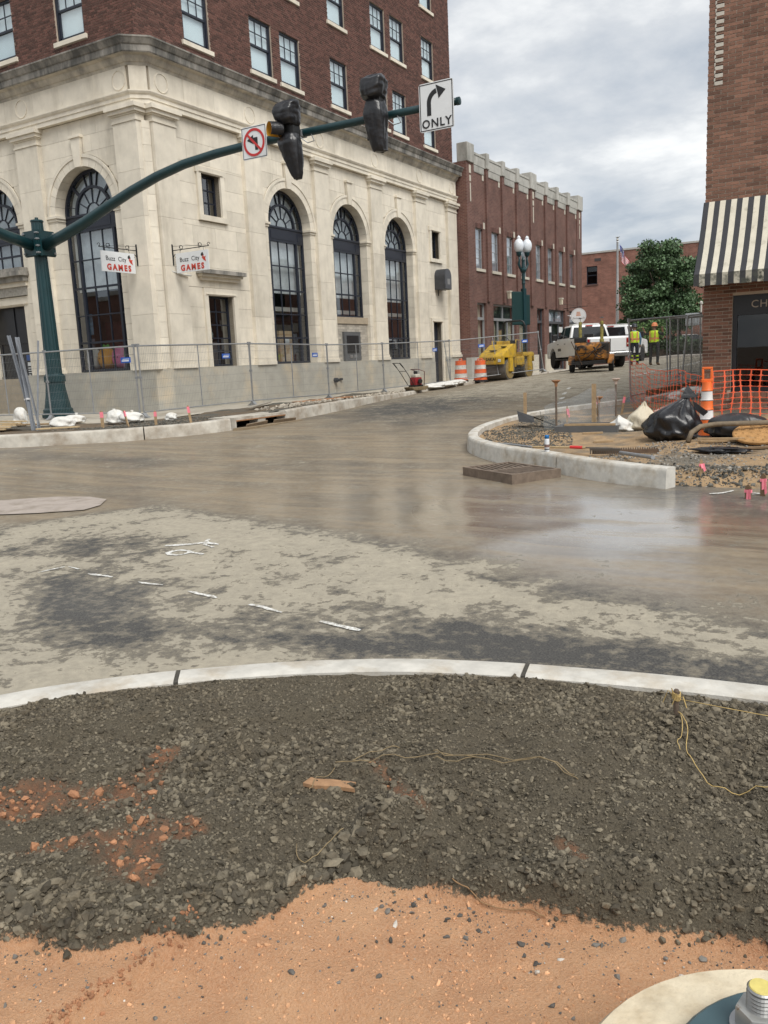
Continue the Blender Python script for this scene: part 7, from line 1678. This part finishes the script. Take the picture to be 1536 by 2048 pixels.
# channelizer
t = thing('channelizer', 'orange and white channelizer post with a loop handle', 'channelizer', (-2.09, 13.25, hv(hisl, -2.09, 13.25)-.05))
zs = [0, .16, .30, .44, .58, .72, .86]; chor = M('channelizer_orange', (.80, .16, .03), .45, var=.08); chw = M('channelizer_white', (.66, .64, .62), .45)
for k in range(6):
    r0 = .118-.008*k; m_ = chor if k in (0, 1, 3, 5) else chw; o = MB().lathe([(0, zs[k]), (r0, zs[k]), (r0+.006, zs[k]+.012), (r0-.004, zs[k]+.03), (r0-.008, zs[k+1]-.004), (0, zs[k+1]-.001)], 20).build('orange_segment' if m_ is chor else 'white_band', m_, t); smooth_by_angle(o, 35)
bevel(MB().box(-.075, -.045, -.02, .02, .84, 1.06).box(.045, .075, -.02, .02, .84, 1.06).box(-.075, .075, -.02, .02, 1.04, 1.075).box(-.08, .08, -.03, .03, .85, .90).build('loop_handle', chor, t), .008)
MB().lathe([(.26, 0), (.25, .05), (.13, .07)], 8).build('rubber_base', rubber, t)
# orange safety netting
netm = M('orange_net', (.82, .13, .05), .55, var=.1)
def netting(pts, h0, h1, label, sp=.125, seed=1):
    pl = resample(pts, sp); t = thing('safety_netting', label, 'netting', (pl[0].x, pl[0].y, hv(hisl, pl[0].x, pl[0].y)), 0, 'orange safety netting'); B = Vector((pl[0].x, pl[0].y, t.location.z)); n_ = len(pl); rr = random.Random(seed); cols = []
    for i, p in enumerate(pl):
        z0 = hv(hisl, p.x, p.y)+.0; hh = h0+(h1-h0)*i/max(1, n_-1)-.05*sin(pi*((i*sp) % 1.9)/1.9); lean = rr.uniform(-.03, .03)
        cols.append([Vector((p.x+lean*f+.012*sin(i+f*9), p.y+.02*sin(i*.8+f*7), z0+hh*f))-B for f in np.linspace(0.02, 1, 12)])
    d = (pl[-1]-pl[0]).normalized(); D = Vector((d.x, d.y, 0)); 
    for i in range(n_):
        dl = (pl[min(i+1, n_-1)]-pl[max(i-1, 0)]).normalized(); D = Vector((dl.x, dl.y, 0)); m = MB(); c_ = cols[i]
        for a, b in zip(c_[:-1], c_[1:]):
            w = .0105; q = (a+b)/2; nrm = Vector((-D.y, D.x, 0))*.002
            for e_ in (nrm,): m.add([a-D*w+e_, a+D*w+e_, q+D*w*.8+e_, b+D*w+e_, b-D*w+e_, q-D*w*.8+e_], [(0, 1, 2, 3, 4, 5)])
            m.add([a-D*.034+nrm*1.6, a-Vector((0, 0, .016))+nrm*1.6, a+D*.034+nrm*1.6, a+Vector((0, 0, .02))+nrm*1.6], [(0, 1, 2, 3)])
        m.build('strand', netm, t)
    m = MB()
    for k in range(12):
        for i in range(n_-1):
            a, b = cols[i][k], cols[i+1][k]; w = Vector((0, 0, .0028 if k < 11 else .006)); m.add([a-w, b-w, b+w, a+w], [(0, 1, 2, 3)])
    tag(m.build('cross_threads', netm, t), kind='stuff'); return t
netting([(-2.02, 13.38), (-.9, 13.75), (.4, 14.1), (2.2, 14.4)], .95, .95, 'orange safety netting stretched in front of the shop window')
netting([(-4.72, 19.4), (-4.2, 17.6), (-3.45, 15.3), (-2.75, 14.2), (-2.16, 13.38)], 1.0, .93, 'sagging orange safety netting running back to the fence', .13, 4)
# round lid leaning on timber
t = thing('manhole_lid', 'round tan manhole lid tilted on scrap timber', 'manhole lid', (-1.22, 12.25, hv(hisl, -1.22, 12.25)+.10)); t.rotation_euler = (radians(17), radians(-7), .3)
lidm = M('rusty_tan_iron', (.42, .23, .085), .7, .1, var=.25, scale=12, bump=.004, bscale=60); o = MB().lathe([(0, 0), (.36, 0), (.37, .012), (.37, .035), (.355, .045), (0, .045)], 40).build('lid', lidm, t)
for rr, n_ in ((.0, 1), (.11, 6), (.21, 11), (.30, 16)):
    for k in range(n_):
        a = 2*pi*k/n_+rr; sub(MB().lathe([(.042, 0), (.03, .010), (0, .010)], 6, (rr*cos(a), rr*sin(a), .045)), 'stud', lidm, o)
def timber(x0, y0, x1, y1, w, h, label, mat=wood, dz=0., z0=None, z1=None, name='timber'):
    za = hv(hisl, x0, y0) if z0 is None else z0; zb = hv(hisl, x1, y1) if z1 is None else z1; a, b = Vector((x0, y0, za+dz)), Vector((x1, y1, zb+dz)); d = b-a
    t = thing(name, label, 'timber' if name == 'timber' else name.replace('_', ' '), tuple(a), 0, None); A = Matrix.Rotation(atan2(d.y, d.x), 4, 'Z') @ Matrix.Rotation(-atan2(d.z, hypot(d.x, d.y)), 4, 'Y'); L_ = d.length
    MB().bev(0, L_, -w/2, w/2, 0, h, min(w, h)*.12, M4=A).build('board', mat, t); return t
timber(-2.12, 11.75, -1.95, 12.15, .05, .03, 'short board under the bent pipe'); timber(-1.98, 12.1, -1.2, 12.3, .06, .03, 'pale board under the round lid'); timber(-2.0, 12.0, -1.1, 12.05, .05, .03, 'thin board in front of the round lid', wood, .05); timber(-1.85, 11.55, -.6, 11.9, .06, .03, 'long dark board lying below the round lid', wood_d)
timber(-3.55, 12.4, -3.28, 12.48, .06, .03, 'small pale offcut on the bare sand', wood); timber(-3.9, 13.0, -3.6, 13.1, .05, .03, 'offcut beside the catch basin', wood)
t = thing('bent_pipe', 'muddy bent plastic pipe lying over the scrap boards', 'pipe', (-2.1, 11.85, hv(hisl, -2.1, 11.85)+.10)); MB().tube([(0, 0, -.06), (.03, .08, .06), (.12, .2, .13), (.3, .35, .15), (1.1, .5, .16)], .035, 10).build('pipe', M('muddy_pipe', (.17, .13, .085), .8, var=.4, scale=12), t, True)
t = thing('plastic_scrap', 'torn black plastic lying on the grey gravel', 'plastic', (-1.62, 11.45, hv(hisl, -1.62, 11.45)+.015)); lump(.32, .12, .05, 61, .25).build('sheet', black_pl, t, True)
# beams and white bags behind the netting
timber(-4.15, 18.6, -3.3, 22.2, .14, .09, 'long white beam lying beside the fence panels', M('white_beam', (.5, .47, .42), .8, var=.2, scale=8), .05, gz(-4.1, 18.6, .12), gz(-3.3, 22.2, .12)); timber(-4.35, 19.6, -3.4, 24, .12, .12, 'dark beam lying behind the white beam', wood_d, .1, gz(-4.35, 19.6, .12), gz(-3.4, 24, .12)); timber(-3.35, 15.6, -3.5, 20.2, .05, .04, 'thin pink grey pole lying through the netting', M('pink_pole', (.42, .27, .22), .8), .03, gz(-3.35, 15.6, .2), gz(-3.5, 20.2, .15))
for i, (x, y) in enumerate(((-3.55, 20.6), (-3.2, 20.2), (-3.65, 19.2))): sandbag(x, y, lambda p, q: g(p, q)+.13, .30, .2, .14, i*.8, 70+i, ['white sandbag on the beams by the shop corner', 'white sandbag against the shop corner', 'white sandbag at the near end of the beams'][i], 'white sandbags by the shop', tie=None)
# tools on the island
tool_h = M('ash_handle', (.42, .31, .17), .7)
t = thing('rake', 'garden rake with a red collar lying teeth down on the soil', 'rake', (-4.15, 11.35, hv(hisl, -4.15, 11.35)+.03)); MB().tube([(0, 0, 0), (.85, -.20, .02)], .014, 8).build('handle', tool_h, t); MB().tube([(.62, -.145, .02), (.80, -.19, .02)], .022, 8).build('collar', M('red_grip', (.6, .03, .03), .5), t)
mm = MB().box(.95, 1.35, -.36, -.32, .0, .03)
for k in range(14): mm.box(.955+.029*k, .967+.029*k, -.36, -.35, -.05, .0)
mm.tube([(.85, -.2, .02), (1.0, -.33, .03)], .008, 5).tube([(.85, -.2, .02), (1.25, -.33, .03)], .008, 5).build('head', M('rake_steel', (.10, .085, .07), .7, .3), t)
t = thing('toothed_screed', 'rusty toothed steel bar lying on the soil', 'steel bar', (-3.18, 11.05, hv(hisl, -3.0, 11.05)+.03), radians(16)); mm = MB().box(0, .85, -.01, .01, 0, .05)
for k in range(28): mm.prism([(.015+.03*k-.013, .05), (.015+.03*k+.013, .05), (.015+.03*k, .085)], -.006, .006, lambda p, q, w: (p, w, q))
mm.build('bar', M('rust_bar', (.13, .085, .055), .8, .2, var=.3, scale=14), t)
t = thing('steel_tube', 'short grey steel tube leaning on the kerb end', 'tube', (-2.78, 10.95, hv(hisl, -2.78, 10.95)+.06)); mm = MB().tube([(0, 0, .0), (.62, -.95, .06)], .024, 10).build('tube', steel2, t)
t = thing('steel_rod', 'long dark steel rod lying just inside the island kerb', 'rod', (-5.05, 11.85, hv(hisl, -5.05, 11.85)+.05)); MB().tube([(0, 0, 0), (.5, -.42, .03), (1.0, -.75, .03)], .014, 7).build('rod', steel2, t)
# spray can
zk = gz(-3.72, 10.72, .236); t = thing('spray_can', 'white spray paint can with a blue cap standing on the kerb', 'spray can', (-3.68, 10.67, zk)); MB().lathe([(.031, 0), (.033, .004), (.033, .165), (.028, .178), (.024, .18)], 20).build('can', M('can_white', (.70, .72, .74), .35), t, True); MB().lathe([(.030, .176), (.030, .215), (.026, .222), (0, .222)], 20).build('cap', M('can_blue', (.01, .14, .38), .4), t, True); MB().lathe([(.0335, .06), (.0335, .10)], 20).build('label_band', M('can_label', (.20, .12, .10), .5), t); MB().lathe([(.0335, .03), (.0335, .045)], 20).build('label_text', black_ink, t)
# drain grate
t = thing('drain_grate', 'rusty raised cast iron drain grate beside the island kerb', 'drain', (-3.97, 10.08, gz(-3.97, 10.08, -.045)), atan2(-.57, .91))
gi_ = M('rusty_cast_iron', (.19, .145, .11), .75, .3, var=.35, scale=10, bump=.003, bscale=80); L_, W_ = .54, .38
MB().box(-L_, L_, -W_, -W_+.05, 0, .155).box(-L_, L_, W_-.05, W_, 0, .155).box(-L_, -L_+.05, -W_+.05, W_-.05, 0, .155).box(L_-.05, L_, -W_+.05, W_-.05, 0, .155).build('frame', gi_, t)
MB().box(-L_+.05, L_-.05, -W_+.05, W_-.05, 0, .02).build('pit', M('pit_black', (.006, .005, .005), .9), t); MB().box(-.03, .03, -W_+.05, W_-.05, .11, .15).build('cross_bar', gi_, t)
for sx in (-1, 1):
    for k in range(9):
        y = -W_+.085+k*.075; A = Matrix.Translation((sx*.26, y, 0)) @ Matrix.Rotation(sx*.22, 4, 'Z'); MB().box(-.23, .23, -.016, .016, .10, .147, M4=A).build('bar', gi_, t)
MB().box(-L_-.08, L_+.1, -W_-.10, W_+.02, -.05, .015).build('mortar_bed', M('mud_bed', (.23, .175, .11), .9, var=.25, scale=7), t)
# kerb inlets at the left corner
t = thing('kerb_inlet', 'open kerb inlet with two dark mouths and loose steel plates', 'kerb inlet', (-12.45, 15.75, gz(-12.45, 15.75))); kc = kerb_dirty; top = .26
MB().box(-.75, .01, -.99, .99, top-.06, top).build('lid_slab', kc, t); 
for a, b in ((-.99, -.93), (-.14, .14), (.93, .99)): MB().box(-.24, .02, a, b, -.2, top-.062).build('divider', kc, t)
MB().box(-.75, -.7, -.99, .99, -.5, top-.062).box(-.7, .0, -.93, .93, -.5, -.45).build('chamber', M('chamber_dark', (.015, .013, .011), .9), t); MB().box(-.01, .03, -.93, .93, top-.085, top-.062).build('steel_angle', rust, t)
for k, (y, a) in enumerate(((-.35, .25), (.75, -.1))): MB().box(.06, .09, y-.42, y+.42, -.02, .16, M4=Matrix.Rotation(.4, 4, 'Y') @ Matrix.Rotation(a*.3, 4, 'Z')).build('loose_plate', M('muddy_plate', (.20, .15, .10), .8, .1, var=.3, scale=8), t)
MB().prism([(.05, -1.1), (.30, -1.0), (.34, 0), (.30, 1.3), (.05, 1.5)], -.02, .035, lambda p, q, w: (p, q, w)).build('mud_apron', M('mud_bed', (.23, .175, .11), .9), t)
# scrap on the left verge
timber(-16.1, 12.35, -15.2, 12.75, .12, .03, 'pale plank lying behind the corner kerb', M('pale_plank', (.50, .38, .22), .8, var=.2, scale=9), .04, hv(hdirt, -16.1, 12.35), hv(hdirt, -15.2, 12.75)); timber(-18.6, 13.3, -16.8, 13.6, .09, .04, 'long thin board behind the leaning posts', wood, .05, hv(hdirt, -18.6, 13.3), hv(hdirt, -16.8, 13.6))
for k in range(5): timber(-18.2+.12*k, 12.05+.15*k, -17.0+.1*k, 12.2+.06*k, .10, .03, ['splintered pale plank at the bottom of the heap by the corner kerb', 'splintered pale plank second from the bottom of the heap', 'splintered pale plank in the middle of the heap', 'splintered pale plank second from the top of the heap', 'splintered pale plank on top of the heap by the corner kerb'][k], MATS['pale_plank'], .05+.04*k, hv(hdirt, -18.2, 12.1), hv(hdirt, -17, 12.2))
for o in [q for q in COL.objects if q.get('label', '').startswith('splintered')]: o['group'] = 'splintered planks in one heap'
timber(-14.9, 20.6, -14.2, 22.6, .5, .02, 'rusty steel sheet lying by the inlet rubble', M('rust_sheet', (.30, .15, .07), .85, var=.3, scale=6), .03, gz(-14.9, 20.6, .2), gz(-14.2, 22.6, .18), 'steel_sheet'); timber(-14.2, 17.5, -15.4, 19.9, .16, .03, 'grey board lying below the fence foot', M('grey_board', (.33, .30, .25), .85), .05, gz(-14.2, 17.5, .25), gz(-15.4, 19.9, .25))
# ---- foreground: pin, string, wires, lamp foundation
zp = .04; t = thing('string_pin', 'short rusty pin driven into the gravel heap', 'pin', (-.615, 3.315, .03)); MB().lathe([(.012, -.1), (.011, .168), (.008, .175), (0, .175)], 12).build('pin', pin_m, t)
strm = M('yellow_string', (.50, .36, .14), .85, var=.3, scale=40)
def gzn(x, y): return float(near_fields(np.array([x]), np.array([y]))[0][0])
def cord(name, pts, r_, mat, label, cat, lift=.012, fixed=None):
    Q = [(p.x, p.y, gzn(p.x, p.y)+lift) for p in resample(smooth_line(pts), .04)] if fixed is None else fixed
    o = MB().tube(Q, r_, 6).build(name, mat, None, True); return tag(o, label, cat)
K_ = Vector((-.615, 3.315, .165))
cord('string_line', None, .0016, strm, 'yellow string pulled tight from the rusty pin past the kerb', 'string', fixed=[tuple(K_+Vector((.012, 0, .0))), (-.4, 3.33, .15), (0, 3.33, .135), (.6, 3.32, .12)])
m = MB()
for k in range(5): m.tube([tuple(K_+Vector((.016*cos(a), .016*sin(a), .006*k+.004*sin(a*2)))) for a in np.linspace(0, 6.28, 12)], .0022, 5)
for k in range(4): a = k*1.4; m.tube([tuple(K_), tuple(K_+Vector((.03*cos(a), -.02, .02+.01*k))), tuple(K_+Vector((.05*cos(a+.4), -.03+.01*k, -.02)))], .002, 5)
tag(m.build('string_knot', strm, None), 'bunched yellow string knot tied round the rusty pin', 'string')
cord('loose_string', [(-.605, 3.30), (-.55, 3.22), (-.535, 3.10), (-.52, 3.0), (-.47, 2.92), (-.40, 2.86), (-.31, 2.88), (-.2, 2.86), (0, 2.83)], .0017, strm, 'loose yellow string curling down from the pin over the gravel', 'string', .022)
cord('loose_string', [(-.60, 3.305), (-.57, 3.22), (-.56, 3.12), (-.565, 3.06), (-.54, 3.0)], .0015, strm, 'second slack yellow string hanging beside the pin', 'string', .018)
wire_m = M('rusty_wire', (.26, .16, .08), .8, var=.3, scale=30); straw = M('straw_wire', (.22, .165, .09), .9, var=.4, scale=40)
for i, (pts, lab) in enumerate((([(-1.33, 2.55), (-1.1, 2.62), (-.93, 2.66), (-.82, 2.62)], 'doubled straw coloured wire lying across the gravel'), ([(-1.34, 2.57), (-1.12, 2.65), (-.95, 2.66), (-.80, 2.60)], 'thin straw wire beside the doubled one'), ([(-1.65, 2.38), (-1.52, 2.46), (-1.38, 2.56), (-1.2, 2.62)], 'bent twig like wire above the clay streak'), ([(-1.60, 2.42), (-1.56, 2.55), (-1.50, 2.60)], 'short bent wire at the gravel middle'), ([(-1.02, 2.05), (-.93, 2.03), (-.85, 2.035), (-.78, 2.06), (-.73, 2.055)], 'orange brown wire at the edge of the clay'), ([(-1.56, 2.00), (-1.52, 1.94), (-1.49, 1.97), (-1.47, 2.06), (-1.44, 2.10)], 'hooked tan wire on the gravel edge'), ([(-1.66, 2.22), (-1.68, 2.30), (-1.64, 2.36)], 'small curved straw on the dark gravel'))): cord('wire', pts, .0019, wire_m if i in (4,) else straw, lab, 'wire', .02)
# flat board of clay stained wood
t = thing('wood_chip', 'flat clay stained wood chip on the dark gravel', 'wood chip', (-1.62, 2.30, gzn(-1.62, 2.30)+.012), radians(15)); MB().prism([(-.10, -.02), (-.05, -.032), (.03, -.024), (.10, -.03), (.07, -.005), (.09, .018), (.0, .024), (-.06, .018), (-.085, .026)], -.006, .008, lambda p, q, w: (p, q, w)).build('chip', M('clay_wood', (.33, .19, .10), .9, var=.25, scale=30), t)
# lamp foundation
LFm = M('cast_foundation', (.60, .52, .38), .85, var=.16, scale=9, bump=.006, bscale=40, col2=(.42, .33, .21), c2lo=.5, c2hi=.7, c2scale=4)
t = thing('pole_foundation', 'round cream concrete pole foundation with a green base plate', 'foundation', (0, 1.40, -.1)); o = MB().lathe([(.455, -.3), (.45, .22), (.445, .27), (.425, .297), (0, .305)], 56).build('footing', LFm, t); smooth_by_angle(o, 50)
o = MB().lathe([(.315, .30), (.32, .305), (.32, .335), (.312, .342), (0, .342)], 48, (.05, .03, 0)).build('base_plate', M('plate_green', (.055, .10, .115), .45, .2, var=.12, scale=9), t); smooth_by_angle(o, 40)
def hexp(r_): return [(r_*cos(pi/3*k+.3), r_*sin(pi/3*k+.3)) for k in range(6)]
for k in range(4):
    a = radians(142)+k*pi/2; bx, by = .06+.235*cos(a), .02+.235*sin(a)
    w_ = MB().lathe([(.055, 0), (.055, .008), (.03, .008)], 28, (bx, by, .342)).build('washer', steel, t)
    n_ = bevel(MB().prism(hexp(.046), .350, .392, lambda p, q, w: (bx+p, by+q, w)).build('nut', M('zinc_nut', (.40, .40, .38), .5, .6, var=.2, scale=30, col2=(.22, .14, .08), c2scale=30, c2lo=.58), t), .004, 2)
    pr = [(.026, .34)]
    for i in range(5): z = .392+i*.008; pr += [(.0265, z), (.0235, z+.004)]
    pr += [(.026, .434), (.023, .437), (0, .437)]; sub(MB().lathe(pr, 26, (bx, by, 0)), 'thread', M('bolt_steel', (.28, .28, .27), .4, .7, var=.2, scale=40), n_); sub(MB().lathe([(.0225, .4372), (.021, .4395), (0, .4395)], 20, (bx, by, 0)), 'yellow_end', M('paint_yellow', (.62, .52, .16), .6, var=.15, scale=60), n_)
# ---- goods in the shop windows
PL = [(-3.62, 2.05, .22, .36, (.60, .60, .56), 'white egg shaped plush toy behind the shop window'), (-3.06, 2.05, .34, .36, (.62, .30, .04), 'orange round plush toy with a green leaf behind the shop window'), (-2.42, 2.06, .33, .38, (.66, .18, .34), 'pink round plush toy behind the shop window'), (-1.98, 2.15, .20, .40, (.12, .55, .10), 'green plush toy at the edge of the shop window')]
for u, z, rx, rz__, c_, lab in PL:
    t = thing('plush_toy', lab, 'toy', (KX+u, KY+.68, z-rz__*.75), 0, 'plush toys in the shop window'); lump(rx, .24, rz__, int(abs(u)*100), .02, None, 28, 18, .8).build('toy_body', M('plush_%d' % int(abs(u)*100), c_, .9, var=.08), t, True)
    if 'leaf' in lab: MB().prism([(-.2, 0), (0, .05), (.2, 0), (.1, .14), (0, .08), (-.1, .14)], -.02, .02, lambda p, q, w: (p, w, q+rz__*1.72)).build('leaf', M('plush_green', (.08, .3, .06), .9), t)
    if 'pink' in lab or 'orange' in lab: MB().lathe([(.02, 0), (.02, .01)], 8, (-.08, -.245, rz__*.9), axis='y').lathe([(.02, 0), (.02, .01)], 8, (.08, -.245, rz__*.9), axis='y').build('eyes', black_ink, t)
t = thing('window_shelf', 'low dark display shelf inside the toy shop window', 'shelf', (KX-2.6, KY+.8, 1.66)); MB().box(-1.2, 1.2, -.35, .35, -.04, .04).build('shelf', M('shelf_dark', (.06, .03, .025), .8), t); MB().box(-1.2, 1.2, .62, .66, -.6, 1.6).build('backboard', M('maroon_board', (.06, .012, .014), .9), t)
for k, (u, z, w, h, c_) in enumerate(((-3.36, 3.15, .30, .62, (.05, .10, .14)), (-3.36, 2.55, .30, .34, (.10, .10, .12)))): t = tag(MB().box(KX+u-w/2, KX+u+w/2, KY+.385, KY+.392, z-h/2, z+h/2).build('poster', M('poster_%d' % k, c_, .5, var=.6, scale=9)), ['tall dark poster taped inside the toy shop window', 'small dark poster below the tall one in the toy shop window'][k], 'poster')
t = thing('cardboard_box', 'tall brown cardboard box standing inside the first street arch', 'box', (KX-.75, KY+6.75, 1.7)); MB().box(-.25, .25, -.42, .42, 0, 1.15).build('box', M('cardboard', (.42, .29, .16), .85), t); MB().box(.25, .254, -.1, .15, .72, .9).build('box_label', notice, t)
t = thing('shop_display', 'pale display of goods inside the hooded window', 'display', (KX-.55, KY+2.6, 1.72)); lump(.12, .22, .34, 91, .2, None, 20, 14).build('goods', M('pale_goods', (.34, .42, .40), .8, var=.3, scale=12), t, True, loc=(0, 0, .75)); MB().box(-.12, .12, -.3, .3, 0, .75).build('stand', M('stand_dark', (.08, .07, .07), .8), t)
t = thing('ceiling_light', 'black ceiling vent panel seen through the first street arch', 'ceiling panel', (KX-1.6, KY+6.6, 3.47)); MB().box(-.3, .3, -.5, .5, 0, .06).build('panel', M('panel_black', (.02, .02, .02), .6), t)
